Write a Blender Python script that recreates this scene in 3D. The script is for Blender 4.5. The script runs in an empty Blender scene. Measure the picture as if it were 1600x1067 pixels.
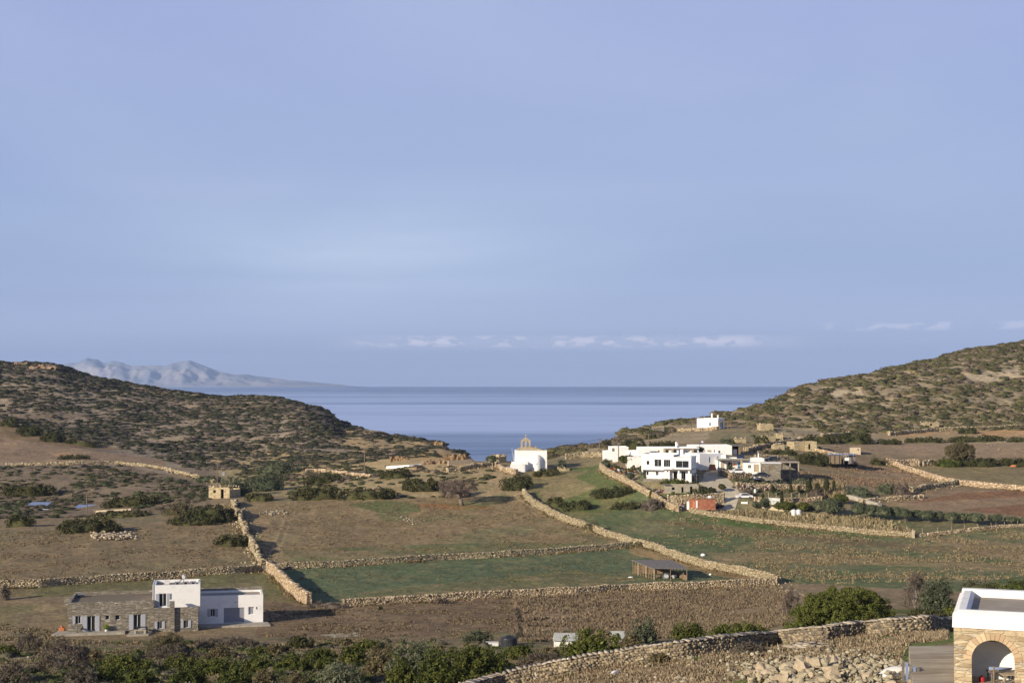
import bpy, math, random
import numpy as np
from math import sin, cos, pi, radians, atan, exp
D = bpy.data
SC = bpy.context.scene
COL = SC.collection
R = np.random.RandomState(7)
random.seed(7)

# ------------------------------------------------------------------ camera
F = 1600 * 50 / 36.0; CX = 800.0; CY = 533.5; HZ = 599.6; CAMZ = 50.0
TH = atan((HZ - CY) / F)
cd = D.cameras.new('camera'); cam = D.objects.new('camera', cd); COL.objects.link(cam)
cd.lens = 50; cd.sensor_width = 36; cd.clip_start = 1; cd.clip_end = 90000
cam.location = (0, 0, CAMZ); cam.rotation_euler = (pi / 2 + TH, 0, 0)
SC.camera = cam
SC.view_settings.view_transform = 'Standard'; SC.view_settings.look = 'None'
SC.view_settings.gamma = 1; SC.view_settings.exposure = 0.38

# ------------------------------------------------------------------ sun and sky
EL = radians(19); AZ = radians(180 + 50)
sl = D.lights.new('sun', 'SUN'); sl.energy = 5.0; sl.angle = radians(0.5); sl.color = (1.0, 0.86, 0.66)
so = D.objects.new('sun', sl); COL.objects.link(so)
so.rotation_euler = (pi / 2 - EL, 0, pi - AZ)
W = D.worlds.new('World'); SC.world = W; W.use_nodes = True
nt = W.node_tree; nt.nodes.clear()
def N(t, **kw):
    n = nt.nodes.new(t)
    for k, v in kw.items(): setattr(n, k, v)
    return n
def LK(a, b): nt.links.new(a, b)
def M(op, a, b=None, c=None, clamp=False):
    n = N('ShaderNodeMath', operation=op); n.use_clamp = clamp
    for i, v in enumerate((a, b, c)):
        if v is None: continue
        if isinstance(v, (int, float)): n.inputs[i].default_value = v
        else: LK(v, n.inputs[i])
    return n.outputs[0]
def MIX(f, a, b, mode='MIX'):
    n = N('ShaderNodeMix', data_type='RGBA', blend_type=mode)
    for s, v in ((0, f), (6, a), (7, b)):
        if isinstance(v, (int, float)): n.inputs[s].default_value = v
        elif isinstance(v, tuple): n.inputs[s].default_value = (*v, 1)
        else: LK(v, n.inputs[s])
    return n.outputs[2]
def RAMP(f, stops):
    n = N('ShaderNodeValToRGB'); e = n.color_ramp.elements
    while len(e) < len(stops): e.new(.5)
    for q, (p, c) in zip(e, stops):
        q.position = p; q.color = (*c, 1) if isinstance(c, tuple) else (c, c, c, 1)
    LK(f, n.inputs[0]); return n.outputs[0]
def NOISE(vec, scale, detail=4, rough=.55, dist=0.0):
    n = N('ShaderNodeTexNoise'); n.inputs['Scale'].default_value = scale
    n.inputs['Detail'].default_value = detail; n.inputs['Roughness'].default_value = rough
    n.inputs['Distortion'].default_value = dist
    if vec is not None: LK(vec, n.inputs['Vector'])
    return n.outputs[0]
def XYZ(x, y, z):
    n = N('ShaderNodeCombineXYZ')
    for i, v in enumerate((x, y, z)):
        if isinstance(v, (int, float)): n.inputs[i].default_value = v
        else: LK(v, n.inputs[i])
    return n.outputs[0]
tc = N('ShaderNodeTexCoord'); sp = N('ShaderNodeSeparateXYZ'); LK(tc.outputs['Generated'], sp.inputs[0])
sx, sy, sz = sp.outputs
zc = M('MAXIMUM', sz, 0.015)
sky = N('ShaderNodeTexSky', sky_type='NISHITA'); sky.sun_disc = False
sky.sun_elevation = EL; sky.sun_rotation = AZ; sky.air_density = 1.0; sky.dust_density = 1.0; sky.ozone_density = 2.5
LK(XYZ(sx, sy, zc), sky.inputs[0])
# thin high veil of cloud: pale over the whole sky, streaky
ya = M('MAXIMUM', M('ABSOLUTE', sy), 0.05)
az = M('DIVIDE', sx, ya)
v1 = XYZ(M('MULTIPLY', az, 1.0), M('MULTIPLY', sz, 3.4), 0.3)
veil = NOISE(v1, 1.9, 5, .5, .6)
veilf = RAMP(veil, [(.30, 0.0), (.72, 1.0)])
base = MIX(1.0, sky.outputs[0], (1.0, 1.0, 1.0), 'MULTIPLY')
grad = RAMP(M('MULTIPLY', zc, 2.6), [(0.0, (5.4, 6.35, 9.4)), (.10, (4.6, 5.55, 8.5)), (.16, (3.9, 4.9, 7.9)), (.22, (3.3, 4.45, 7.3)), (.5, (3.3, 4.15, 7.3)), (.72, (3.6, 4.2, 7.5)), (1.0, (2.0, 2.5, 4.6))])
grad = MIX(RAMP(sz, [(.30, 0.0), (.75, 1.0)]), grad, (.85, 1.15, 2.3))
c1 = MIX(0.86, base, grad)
hi_ = RAMP(sz, [(.30, 1.0), (.7, .1)])
c2 = MIX(M('MULTIPLY', M('MULTIPLY', veilf, .5), hi_), c1, (4.8, 5.6, 7.6))
# a broad soft bright patch left of centre and grey-blue bands low down
dx = M('DIVIDE', M('ADD', az, 0.085), 0.16); dz = M('DIVIDE', M('SUBTRACT', sz, 0.085), 0.042)
g = M('EXPONENT', M('MULTIPLY', M('ADD', M('MULTIPLY', dx, dx), M('MULTIPLY', dz, dz)), -1.0))
soft = NOISE(XYZ(M('MULTIPLY', az, 2.5), M('MULTIPLY', sz, 11), 1.7), 1.5, 5, .55, .5)
c3 = MIX(M('MULTIPLY', M('MULTIPLY', g, RAMP(soft, [(.3, .35), (.62, 1.0)])), 1.0), c2, (5.6, 6.7, 8.7))
band = NOISE(XYZ(M('MULTIPLY', az, 1.2), M('MULTIPLY', sz, 26), 4.1), 1.6, 4, .5, .3)
low = M('EXPONENT', M('MULTIPLY', sz, -13.0))
c4 = MIX(M('MULTIPLY', M('MULTIPLY', low, RAMP(band, [(.42, 0.0), (.68, 1.0)])), .28), c3, (2.9, 3.5, 5.3))
# row of small cumulus just above the sea horizon
def cband(zc0, zw, xs, xe, seed, thr, sc=34):
    nn = NOISE(XYZ(M('MULTIPLY', az, 1.0), M('MULTIPLY', sz, 2.0), seed), sc, 4, .55, .0)
    nb = NOISE(XYZ(M('MULTIPLY', az, 1.0), 0.0, seed + 3), 22, 2, .5)
    nn = M('ADD', M('MULTIPLY', nn, .6), M('MULTIPLY', nb, .4))
    t = M('DIVIDE', M('SUBTRACT', sz, zc0), zw)
    vert = M('SUBTRACT', 1.0, M('MULTIPLY', t, t), clamp=True)
    hor = M('MULTIPLY', RAMP(M('MULTIPLY_ADD', az, 1.0, .5), [(xs, 0.0), (xs + .03, 1.0)]), RAMP(M('MULTIPLY_ADD', az, 1.0, .5), [(xe - .03, 1.0), (xe, 0.0)]))
    v = M('MULTIPLY', M('MULTIPLY', M('SUBTRACT', nn, thr), 16.0, clamp=True), M('MULTIPLY', vert, hor))
    return v
k1 = cband(.0295, .0050, .378, .69, 2.0, .472, 75)
k2 = cband(.0390, .0035, .70, .95, 7.0, .50, 60)
k0 = cband(.0285, .0062, .36, .72, 5.0, .40, 26)
k1 = M('MAXIMUM', k1, M('MULTIPLY', k0, .22))
kf = M('MAXIMUM', M('MULTIPLY', k1, 1.0), M('MULTIPLY', k2, .5))
c5 = MIX(M('MULTIPLY', kf, .9), c4, (8.6, 8.4, 9.8))
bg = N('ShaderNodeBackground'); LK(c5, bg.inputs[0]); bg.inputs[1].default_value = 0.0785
wo = N('ShaderNodeOutputWorld'); LK(bg.outputs[0], wo.inputs[0])

# ------------------------------------------------------------------ helpers: tags
def tag(o, label=None, cat=None, group=None, kind=None):
    if label: o['label'] = label
    if cat: o['category'] = cat
    if group: o['group'] = group
    if kind: o['kind'] = kind
    return o
def thing(name, label, cat, loc=(0, 0, 0), rz=0.0, group=None):
    o = D.objects.new(name, None); COL.objects.link(o); o.location = loc; o.rotation_euler = (0, 0, rz)
    o.empty_display_size = .2
    return tag(o, label, cat, group)

# ------------------------------------------------------------------ materials
def bsdf(name, rough=.9, spec=.2):
    global nt
    m = D.materials.new(name); m.use_nodes = True; nt = m.node_tree
    b = nt.nodes['Principled BSDF']; b.inputs['Roughness'].default_value = rough
    b.inputs['Specular IOR Level'].default_value = spec
    return m, b
def bump(b, h, dist, strength=.6):
    n = N('ShaderNodeBump'); n.inputs['Distance'].default_value = dist; n.inputs['Strength'].default_value = strength
    LK(h, n.inputs['Height']); LK(n.outputs[0], b.inputs['Normal'])
def objco():
    return N('ShaderNodeTexCoord').outputs['Object']
def mixed(name, ca, cb, scale=2, rough=.9, detail=5, lo=.35, hi=.65, bd=0.0, spec=.2, metal=0):
    m, b = bsdf(name, rough, spec); f = NOISE(objco(), scale, detail, .6)
    LK(RAMP(f, [(lo, ca), (hi, cb)]), b.inputs['Base Color']); b.inputs['Metallic'].default_value = metal
    if bd: bump(b, f, bd)
    return m
def island(name, stops, rough=.9, tint=False, bd=0, bs=8, trans=0.0):
    m, b = bsdf(name, rough, .15)
    gi = N('ShaderNodeNewGeometry').outputs['Random Per Island']
    c = RAMP(gi, stops)
    oi = N('ShaderNodeObjectInfo').outputs['Random']
    c = MIX(1.0, c, RAMP(oi, [(0, (.85, .88, .85)), (1, (1.12, 1.06, 1.05))]), 'MULTIPLY')
    if tint:
        a = N('ShaderNodeAttribute', attribute_name='tint')
        c = MIX(1.0, c, a.outputs['Color'], 'MULTIPLY')
    if bd: 
        f = NOISE(objco(), bs, 5, .65); bump(b, f, bd)
        c = MIX(.8, c, RAMP(f, [(.3, .65), (.7, 1.25)]), 'MULTIPLY')
    LK(c, b.inputs['Base Color'])
    return m
def masonry(name, stops, sx_=2.2, sz_=5.5, mortar=(.30, .25, .19), rough=.92):
    m, b = bsdf(name, rough, .15); o = objco()
    mp = N('ShaderNodeMapping'); LK(o, mp.inputs[0]); mp.inputs['Scale'].default_value = (sx_, sx_, sz_)
    w = N('ShaderNodeTexNoise'); LK(mp.outputs[0], w.inputs['Vector']); w.inputs['Scale'].default_value = 1.3
    ad = N('ShaderNodeVectorMath', operation='MULTIPLY_ADD'); LK(w.outputs['Color'], ad.inputs[0]); ad.inputs[1].default_value = (.5, .5, .35); LK(mp.outputs[0], ad.inputs[2])
    v = N('ShaderNodeTexVoronoi'); LK(ad.outputs[0], v.inputs['Vector']); v.inputs['Scale'].default_value = 1
    e = N('ShaderNodeTexVoronoi', feature='DISTANCE_TO_EDGE'); LK(ad.outputs[0], e.inputs['Vector']); e.inputs['Scale'].default_value = 1
    s2 = N('ShaderNodeSeparateColor'); LK(v.outputs['Color'], s2.inputs[0])
    c = RAMP(s2.outputs[0], stops)
    jf = RAMP(e.outputs[0], [(.0, 1.0), (.09, 0.0)])
    c = MIX(M('MULTIPLY', jf, .75), c, mortar)
    f = NOISE(o, 3, 6, .7); c = MIX(.8, c, RAMP(f, [(.3, .75), (.7, 1.2)]), 'MULTIPLY')
    LK(c, b.inputs['Base Color']); bump(b, RAMP(e.outputs[0], [(0, 0.0), (.12, 1.0)]), .05, .8)
    return m
MT = {}
MT['white'] = mixed('whitewash', (.68, .68, .67), (.83, .83, .82), .8, .85, bd=.01, lo=.25, hi=.5, detail=8)
MT['white2'] = mixed('weathered_whitewash', (.60, .60, .58), (.80, .79, .76), 1.1, .9, lo=.25, hi=.5, bd=.02)
MT['cream'] = mixed('cream_plaster', (.42, .35, .24), (.56, .48, .35), 2.0, .9, bd=.04)
MT['churchroof'] = mixed('lichen_plaster', (.30, .25, .16), (.50, .43, .31), 2.5, .9, bd=.06)
MT['concrete'] = mixed('concrete', (.28, .26, .22), (.42, .39, .33), 1.5, .9, bd=.02)
MT['block'] = mixed('concrete_block', (.26, .24, .19), (.38, .34, .27), 1.5, .9, bd=.03)
MT['roofscreed'] = mixed('roof_screed', (.30, .26, .21), (.40, .35, .29), .9, .9, lo=.3, hi=.7)
MT['gravel'] = mixed('roof_gravel', (.12, .10, .075), (.24, .20, .15), 9, .95, bd=.03)
MT['shutter'] = mixed('grey_shutter_paint', (.36, .38, .43), (.42, .44, .49), 3, .6)
MT['garage'] = mixed('garage_door_paint', (.24, .25, .29), (.28, .29, .33), 3, .6)
MT['glass'] = mixed('window_glass', (.015, .018, .022), (.03, .035, .04), 1, .12, spec=.5)
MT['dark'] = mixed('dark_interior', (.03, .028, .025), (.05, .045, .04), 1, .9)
MT['frame'] = mixed('white_frame_paint', (.65, .66, .68), (.72, .73, .74), 3, .5)
MT['wood'] = mixed('weathered_wood', (.14, .10, .065), (.28, .21, .14), 6, .85)
MT['palewood'] = mixed('pale_timber', (.36, .29, .20), (.50, .42, .31), 5, .85)
MT['greywood'] = mixed('grey_thatch', (.12, .11, .11), (.24, .22, .21), 3, .9, bd=.03)
MT['rust'] = mixed('rusty_red_paint', (.27, .10, .06), (.44, .20, .12), 1.2, .8, detail=8)
MT['blue'] = mixed('blue_paint', (.10, .22, .42), (.16, .30, .50), 3, .6)
MT['teal'] = mixed('teal_paint', (.10, .25, .26), (.16, .32, .32), 3, .6)
MT['bluesheet'] = mixed('blue_sheet_metal', (.16, .22, .38), (.26, .33, .50), 2, .5)
MT['orange'] = mixed('terracotta', (.50, .16, .07), (.62, .24, .12), 6, .8)
MT['red'] = mixed('red_plastic', (.35, .02, .03), (.45, .04, .05), 3, .4)
MT['metal'] = mixed('grey_metal', (.35, .36, .38), (.5, .5, .52), 3, .4, metal=.6)
MT['pv'] = mixed('solar_collector', (.02, .025, .05), (.04, .05, .08), 3, .15, spec=.5)
MT['black'] = mixed('black_plastic', (.02, .022, .028), (.04, .042, .05), 3, .45)
MT['corr'] = mixed('pale_corrugated_sheet', (.55, .57, .52), (.70, .71, .66), 2, .6)
MT['bark'] = mixed('bark', (.13, .10, .08), (.24, .20, .16), 5, .9)
MT['greybark'] = mixed('grey_bark', (.22, .19, .17), (.34, .30, .27), 5, .9)
MT['stonehouse'] = masonry('grey_stone_masonry', [(0, (.17, .15, .12)), (.5, (.26, .235, .19)), (.85, (.35, .32, .26)), (1, (.48, .44, .36))], 1.7, 6.5, (.19, .17, .14))
MT['goldstone'] = masonry('golden_stone_masonry', [(0, (.29, .215, .13)), (.4, (.45, .365, .24)), (.8, (.57, .48, .33)), (1, (.36, .32, .27))], 1.5, 5.5, (.52, .43, .30))
MT['tanstone'] = masonry('tan_stone_masonry', [(0, (.31, .25, .145)), (.5, (.46, .385, .23)), (1, (.57, .50, .33))], 2.2, 4.0, (.40, .32, .22))
MT['stone'] = island('dry_stone', [(0, (.19, .150, .10)), (.35, (.32, .258, .17)), (.75, (.45, .37, .25)), (1, (.60, .53, .41))], .95)
MT['stone2'] = island('grey_dry_stone', [(0, (.14, .12, .10)), (.35, (.25, .20, .15)), (.75, (.36, .29, .20)), (.93, (.44, .35, .23)), (1, (.50, .46, .40))], .95, bd=.05, bs=5)
MT['slab'] = island('coping_stone', [(0, (.26, .23, .18)), (1, (.46, .42, .34))], .95, bd=.04, bs=5)
MT['rock'] = island('rubble_rock', [(0, (.24, .20, .145)), (.5, (.38, .325, .23)), (1, (.52, .46, .36))], .95, bd=.06, bs=4)
MT['outcrop'] = mixed('outcrop_rock', (.15, .10, .065), (.38, .28, .18), .5, .95, bd=.8)
MT['cliff'] = mixed('cliff_rock', (.16, .10, .055), (.40, .28, .15), .35, .95, bd=.8)
GL = {'dark': [(0, (.030, .033, .013)), (.5, (.058, .061, .024)), (1, (.095, .096, .040))],
      'green': [(0, (.034, .047, .011)), (.5, (.074, .089, .020)), (1, (.124, .137, .036))],
      'bright': [(0, (.046, .060, .013)), (.5, (.096, .114, .025)), (1, (.155, .170, .046))],
      'olive': [(0, (.050, .062, .035)), (.5, (.088, .105, .062)), (1, (.150, .165, .105))],
      'silver': [(0, (.09, .10, .06)), (.5, (.15, .16, .10)), (1, (.22, .23, .15))],
      'grey': [(0, (.075, .062, .050)), (.5, (.130, .108, .088)), (1, (.20, .165, .135))],
      'brown': [(0, (.07, .060, .032)), (.5, (.115, .10, .052)), (1, (.17, .145, .08))]}
for k, v in GL.items(): MT['leaf_' + k] = island('foliage_' + k, v, .8)
MT['scrub'] = island('hill_scrub', [(0, (.75, .75, .75)), (1, (1.3, 1.3, 1.3))], .9, tint=True)
MT['straw'] = island('dry_grass', [(0, (.19, .150, .10)), (.5, (.31, .25, .17)), (1, (.44, .37, .26))], .95, tint=True)
MT['reed'] = island('dry_reed', [(0, (.22, .17, .09)), (.5, (.34, .27, .16)), (1, (.46, .38, .24))], .95)

# ------------------------------------------------------------------ mesh building
def np_mesh(name, V, faces, mat, tint=None, smooth=False, parent=None, loc=(0, 0, 0)):
    me = D.meshes.new(name); V = np.asarray(V, np.float32)
    me.vertices.add(len(V)); me.vertices.foreach_set('co', V.ravel())
    idx = []; cnt = []
    for f in faces:
        f = np.asarray(f, np.int32)
        if len(f) == 0: continue
        idx.append(f.ravel()); cnt.append(np.full(len(f), f.shape[1], np.int32))
    idx = np.concatenate(idx); cnt = np.concatenate(cnt)
    me.loops.add(len(idx)); me.loops.foreach_set('vertex_index', idx)
    me.polygons.add(len(cnt)); st = np.zeros(len(cnt), np.int32); st[1:] = np.cumsum(cnt)[:-1]
    me.polygons.foreach_set('loop_start', st); me.polygons.foreach_set('loop_total', cnt)
    if smooth: me.polygons.foreach_set('use_smooth', np.ones(len(cnt), bool))
    me.update(calc_edges=True)
    if tint is not None:
        a = me.color_attributes.new('tint', 'FLOAT_COLOR', 'POINT')
        t = np.ones((len(V), 4), np.float32); t[:, :3] = tint; a.data.foreach_set('color', t.ravel())
    me.materials.append(mat)
    o = D.objects.new(name, me); COL.objects.link(o); o.parent = parent; o.location = loc
    return o
CUBE = np.array([(x, y, z) for z in (-1, 1) for y in (-1, 1) for x in (-1, 1)], float) * .5
CQ = np.array([(0, 2, 3, 1), (4, 5, 7, 6), (0, 1, 5, 4), (1, 3, 7, 5), (3, 2, 6, 7), (2, 0, 4, 6)])
class MB:
    def __init__(s): s.v = []; s.f = []; s.n = 0
    def add(s, V, Fs):
        s.v += [tuple(map(float, p)) for p in V]; s.f += [tuple(int(i) + s.n for i in f) for f in Fs]; s.n += len(V); return s
    def box(s, x0, x1, y0, y1, z0, z1, tx=0, ty=0):
        V = [(x0, y0, z0), (x1, y0, z0), (x1, y1, z0), (x0, y1, z0), (x0 + tx, y0 + ty, z1), (x1 - tx, y0 + ty, z1), (x1 - tx, y1 - ty, z1), (x0 + tx, y1 - ty, z1)]
        return s.add(V, [(0, 3, 2, 1), (4, 5, 6, 7), (0, 1, 5, 4), (1, 2, 6, 5), (2, 3, 7, 6), (3, 0, 4, 7)])
    def cyl(s, p0, p1, r0, r1=None, n=10, cap=True):
        r1 = r0 if r1 is None else r1; p0 = np.array(p0, float); p1 = np.array(p1, float); d = p1 - p0; d /= (np.linalg.norm(d) + 1e-9)
        a = np.cross(d, (0, 0, 1) if abs(d[2]) < .9 else (1, 0, 0)); a /= np.linalg.norm(a); b = np.cross(d, a)
        V = []
        for p, r in ((p0, r0), (p1, r1)):
            for i in range(n):
                t = 2 * pi * i / n; V.append(p + r * (a * cos(t) + b * sin(t)))
        Fs = [(i, (i + 1) % n, n + (i + 1) % n, n + i) for i in range(n)]
        if cap: Fs += [tuple(range(n - 1, -1, -1)), tuple(range(n, 2 * n))]
        return s.add(V, Fs)
    def lathe(s, prof, cx=0, cy=0, n=20, a0=0, a1=2 * pi):
        V = []; m = len(prof); full = abs(a1 - a0 - 2 * pi) < 1e-6; k = n if full else n + 1
        for i in range(k):
            t = a0 + (a1 - a0) * i / n
            for r, z in prof: V.append((cx + r * cos(t), cy + r * sin(t), z))
        Fs = []
        for i in range(n):
            j = (i + 1) % k
            for q in range(m - 1): Fs.append((i * m + q, j * m + q, j * m + q + 1, i * m + q + 1))
        return s.add(V, Fs)
    def prism(s, poly, y0, y1):   # poly in x,z, extruded along y
        n = len(poly); V = [(x, y0, z) for x, z in poly] + [(x, y1, z) for x, z in poly]
        return s.add(V, [tuple(range(n)), tuple(range(2 * n - 1, n - 1, -1))] + [(i, i + n, (i + 1) % n + n, (i + 1) % n) for i in range(n)])
    def wall(s, x0, x1, z0, z1, y0, y1, holes=()):
        xs = sorted({x0, x1, *[h[0] for h in holes], *[h[1] for h in holes]}); zs = sorted({z0, z1, *[h[2] for h in holes], *[h[3] for h in holes]})
        for a, b in zip(xs, xs[1:]):
            run = None
            for c, d in zip(zs, zs[1:]):
                mx, mz = (a + b) / 2, (c + d) / 2
                if any(h[0] < mx < h[1] and h[2] < mz < h[3] for h in holes):
                    if run: s.box(a, b, y0, y1, run[0], run[1]); run = None
                else: run = (run[0], d) if run else (c, d)
            if run: s.box(a, b, y0, y1, run[0], run[1])
        return s
    def build(s, name, mat, parent=None, smooth=False, loc=(0, 0, 0), rz=0):
        me = D.meshes.new(name); me.from_pydata(s.v, [], s.f); me.update()
        if smooth:
            for p in me.polygons: p.use_smooth = True
        me.materials.append(MT[mat] if isinstance(mat, str) else mat)
        o = D.objects.new(name, me); COL.objects.link(o); o.parent = parent; o.location = loc; o.rotation_euler = (0, 0, rz)
        return o

# ------------------------------------------------------------------ noise
LAT = R.rand(256, 256)
def vnoise(x, y):
    xi = np.floor(x).astype(int); yi = np.floor(y).astype(int); fx = x - xi; fy = y - yi
    fx = fx * fx * (3 - 2 * fx); fy = fy * fy * (3 - 2 * fy)
    a = LAT[xi & 255, yi & 255]; b = LAT[(xi + 1) & 255, yi & 255]; c = LAT[xi & 255, (yi + 1) & 255]; d = LAT[(xi + 1) & 255, (yi + 1) & 255]
    return (a * (1 - fx) + b * fx) * (1 - fy) + (c * (1 - fx) + d * fx) * fy
def fbm(x, y, o=4, g=.5):
    s = 0; a = 1; t = 0
    for i in range(o): s = s + a * vnoise(x * 2 ** i + 17.3 * i, y * 2 ** i + 9.1 * i); t += a; a *= g
    return s / t

# ------------------------------------------------------------------ terrain heights
def pz(py, d): return CAMZ - (py - HZ) / F * d
LV = []
def level(*pts): LV.append(np.array(pts, float))
level((0, 1400, 26), (1600, 1400, 26))
level((-600, 1330, 60), (0, 1330, 60), (700, 1240, 60), (1200, 1190, 60), (1500, 1170, 60), (2300, 1170, 60))
level((-600, 1260, 90), (0, 1250, 90), (700, 1160, 86), (900, 1130, 86), (1100, 1085, 86), (1280, 1062, 84), (1400, 1042, 83), (1500, 1028, 82), (2300, 1028, 82))
level((-600, 1110, 130), (0, 1110, 135), (300, 1110, 125), (600, 1110, 108), (740, 1092, 104), (890, 1056, 105), (990, 1038, 106), (1140, 1019, 107), (1290, 1003, 108), (1400, 990, 109), (1500, 985, 110), (2300, 970, 112))
level((-600, 1070, 150), (0, 1070, 150), (300, 1070, 145), (600, 1075, 125), (740, 1075, 118), (990, 1028, 120), (1290, 1000, 121), (1500, 988, 122), (2300, 980, 124))
level((-600, 1020, 180), (0, 1020, 180), (300, 1020, 185), (600, 1020, 168), (800, 1010, 168), (1000, 1000, 170), (1290, 975, 168), (1500, 965, 172), (2300, 960, 175))
level((-600, 985, 208), (0, 985, 208), (250, 990, 206), (400, 990, 206), (600, 985, 208), (800, 975, 212), (1000, 965, 215), (1250, 940, 225), (1500, 925, 230), (2300, 915, 235))
level((-600, 960, 230), (0, 955, 230), (300, 948, 233), (450, 945, 236), (540, 946, 236), (800, 931, 246), (1000, 922, 253), (1215, 910, 262), (1500, 890, 272), (2300, 880, 275))
level((-600, 920, 255), (0, 917, 255), (200, 903, 266), (400, 890, 277), (700, 873, 292), (960, 857, 308), (1215, 850, 312), (1430, 838, 318), (1600, 825, 325), (2300, 815, 330))
level((-600, 830, 330), (0, 822, 332), (380, 822, 326), (600, 820, 335), (830, 800, 350), (960, 790, 352), (1070, 800, 345), (1200, 800, 345), (1430, 805, 340), (1600, 800, 342), (2300, 795, 345))
level((-600, 795, 390), (0, 792, 390), (100, 794, 388), (350, 782, 368), (600, 782, 362), (720, 779, 366), (800, 765, 376), (850, 752, 386), (950, 760, 367), (1050, 752, 362), (1200, 765, 365), (1430, 770, 372), (1600, 770, 375), (2300, 768, 378))
level((-600, 745, 450), (0, 745, 450), (200, 750, 440), (330, 755, 430), (450, 755, 420), (600, 745, 400), (750, 733, 405), (828, 735, 399), (900, 735, 400), (1000, 712, 402), (1100, 712, 400), (1200, 722, 405), (1400, 730, 425), (1600, 735, 425), (2300, 735, 430))
level((-600, 722, 490), (0, 722, 490), (200, 722, 490), (400, 728, 485), (550, 724, 470), (650, 722, 440), (720, 722, 430), (800, 721, 430), (900, 717, 435), (960, 707, 440), (1100, 695, 440), (1250, 700, 450), (1400, 700, 465), (1600, 695, 470), (2300, 690, 480))
level((-600, 660, 600), (0, 665, 600), (200, 690, 570), (400, 712, 540), (550, 712, 520), (650, 708, 510), (700, 713, 490), (735, 721, 465), (790, 727, 462), (840, 722, 462), (880, 710, 470), (960, 690, 490), (1100, 669, 520), (1200, 668, 520), (1400, 672, 530), (1600, 668, 540), (2300, 655, 560))
SK = [(-900, 480, 1000), (-400, 530, 940), (0, 566, 900), (50, 568, 900), (92, 573, 895), (125, 584, 885), (187, 597, 870), (250, 607, 850), (300, 614, 820), (350, 619, 790), (400, 621, 765), (450, 624, 745), (475, 628, 735), (505, 640, 720), (520, 649, 710), (537, 661, 700), (560, 665, 680), (600, 674, 655), (612, 680, 645), (645, 685, 620), (690, 692, 590), (705, 701, 575), (717, 703, 570), (728, 708, 560), (737, 719, 545), (746, 733, 520), (800, 735, 500), (838, 728, 500), (850, 705, 500), (870, 700, 505), (890, 695, 515), (925, 694, 525), (945, 696, 530), (960, 689, 535), (969, 678, 540), (998, 667, 550), (1021, 666, 558), (1034, 659, 562), (1074, 652, 572), (1107, 649, 580), (1147, 645, 592), (1180, 639, 600), (1215, 622, 610), (1250, 608, 625), (1300, 598, 655), (1338, 588, 680), (1375, 579, 705), (1400, 573, 722), (1435, 565, 745), (1470, 558, 770), (1500, 552, 795), (1550, 545, 830), (1590, 538, 870), (1600, 537, 880), (2000, 505, 1000), (2500, 490, 1050)]
level(*SK)
NC_IN = 1150
ui = np.linspace(-.43, .43, NC_IN)
uo = .43 + (np.linspace(0, 1, 90)[1:] ** 1.7) * .9
U = np.concatenate([-uo[::-1], ui, uo])
PXC = CX + U * F
# lines of sight: u is exactly the column, py -> height (small pitch correction)
def py2z(px, py, d):
    v = (CY - py) / F; y = cos(TH) - v * sin(TH); z = sin(TH) + v * cos(TH)
    return CAMZ + z / y * d
def pxu(px, py):
    v = (CY - py) / F; return ((px - CX) / F) / (cos(TH) - v * sin(TH))
NR = 1000
Srow = np.concatenate([np.linspace(math.log(24), math.log(95), 130)[:-1], np.linspace(math.log(95), math.log(900), 760)[:-1], np.linspace(math.log(900), math.log(2300), 112)])
NR = len(Srow)
LD = []; LZ = []
for L in LV:
    pu = np.array([pxu(a, b) for a, b, _ in L]); zz = np.array([py2z(a, b, d) for a, b, d in L])
    LD.append(np.interp(U, pu, L[:, 2])); LZ.append(np.interp(U, pu, zz))
dk, zk = LD[-1], LZ[-1]
LD.append(dk * 1.13); LZ.append(zk - .085 * dk)
LD.append(dk * 1.5); LZ.append(np.minimum(zk * .0 - 5.0, zk - .1 * dk))
LD.append(np.full_like(U, 2400.)); LZ.append(np.full_like(U, -9.0))
LD = np.log(np.array(LD)); LZ = np.array(LZ)
# smooth levels gently across columns (not the skyline)
ker = np.hanning(61); ker /= ker.sum()
for k in range(len(LV) - 1):
    for A in (LD, LZ):
        p = np.pad(A[k], 30, mode='edge'); A[k] = np.convolve(p, ker, 'valid')
def pchip_cols(LD, LZ, S):
    K, n = LD.shape; h = np.diff(LD, axis=0); dl = np.diff(LZ, axis=0) / h
    m = np.zeros_like(LZ)
    w1 = 2 * h[1:] + h[:-1]; w2 = h[1:] + 2 * h[:-1]
    ok = (dl[:-1] * dl[1:]) > 0
    with np.errstate(divide='ignore', invalid='ignore'):
        mm = (w1 + w2) / (w1 / dl[:-1] + w2 / dl[1:])
    m[1:-1] = np.where(ok, mm, 0); m[0] = dl[0]; m[-1] = dl[-1]
    out = np.zeros((len(S), n))
    for c in range(n):
        j = np.clip(np.searchsorted(LD[:, c], S) - 1, 0, K - 2)
        t = np.clip((S - LD[j, c]) / h[j, c], 0, 1); H = h[j, c]
        out[:, c] = (2 * t**3 - 3 * t**2 + 1) * LZ[j, c] + (t**3 - 2 * t**2 + t) * H * m[j, c] + (-2 * t**3 + 3 * t**2) * LZ[j + 1, c] + (t**3 - t**2) * H * m[j + 1, c]
    return out
Z = pchip_cols(LD, LZ, Srow)
UU, SS = np.meshgrid(U, Srow); DD = np.exp(SS); XX = UU * DD
amp = np.clip((DD - 440) / 160, 0, 1)
Z += (fbm(XX / 26, DD / 26, 5) - .5) * 4.6 * amp * np.clip(Z / 12 + .2, 0, 1)
Z += (fbm(XX / 7 + 50, DD / 7, 3) - .5) * .5
Z += (fbm(XX / 1.6 + 90, DD / 1.6, 2) - .5) * .12 * (DD < 420)
Z = np.maximum(Z, -9.5)
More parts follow.
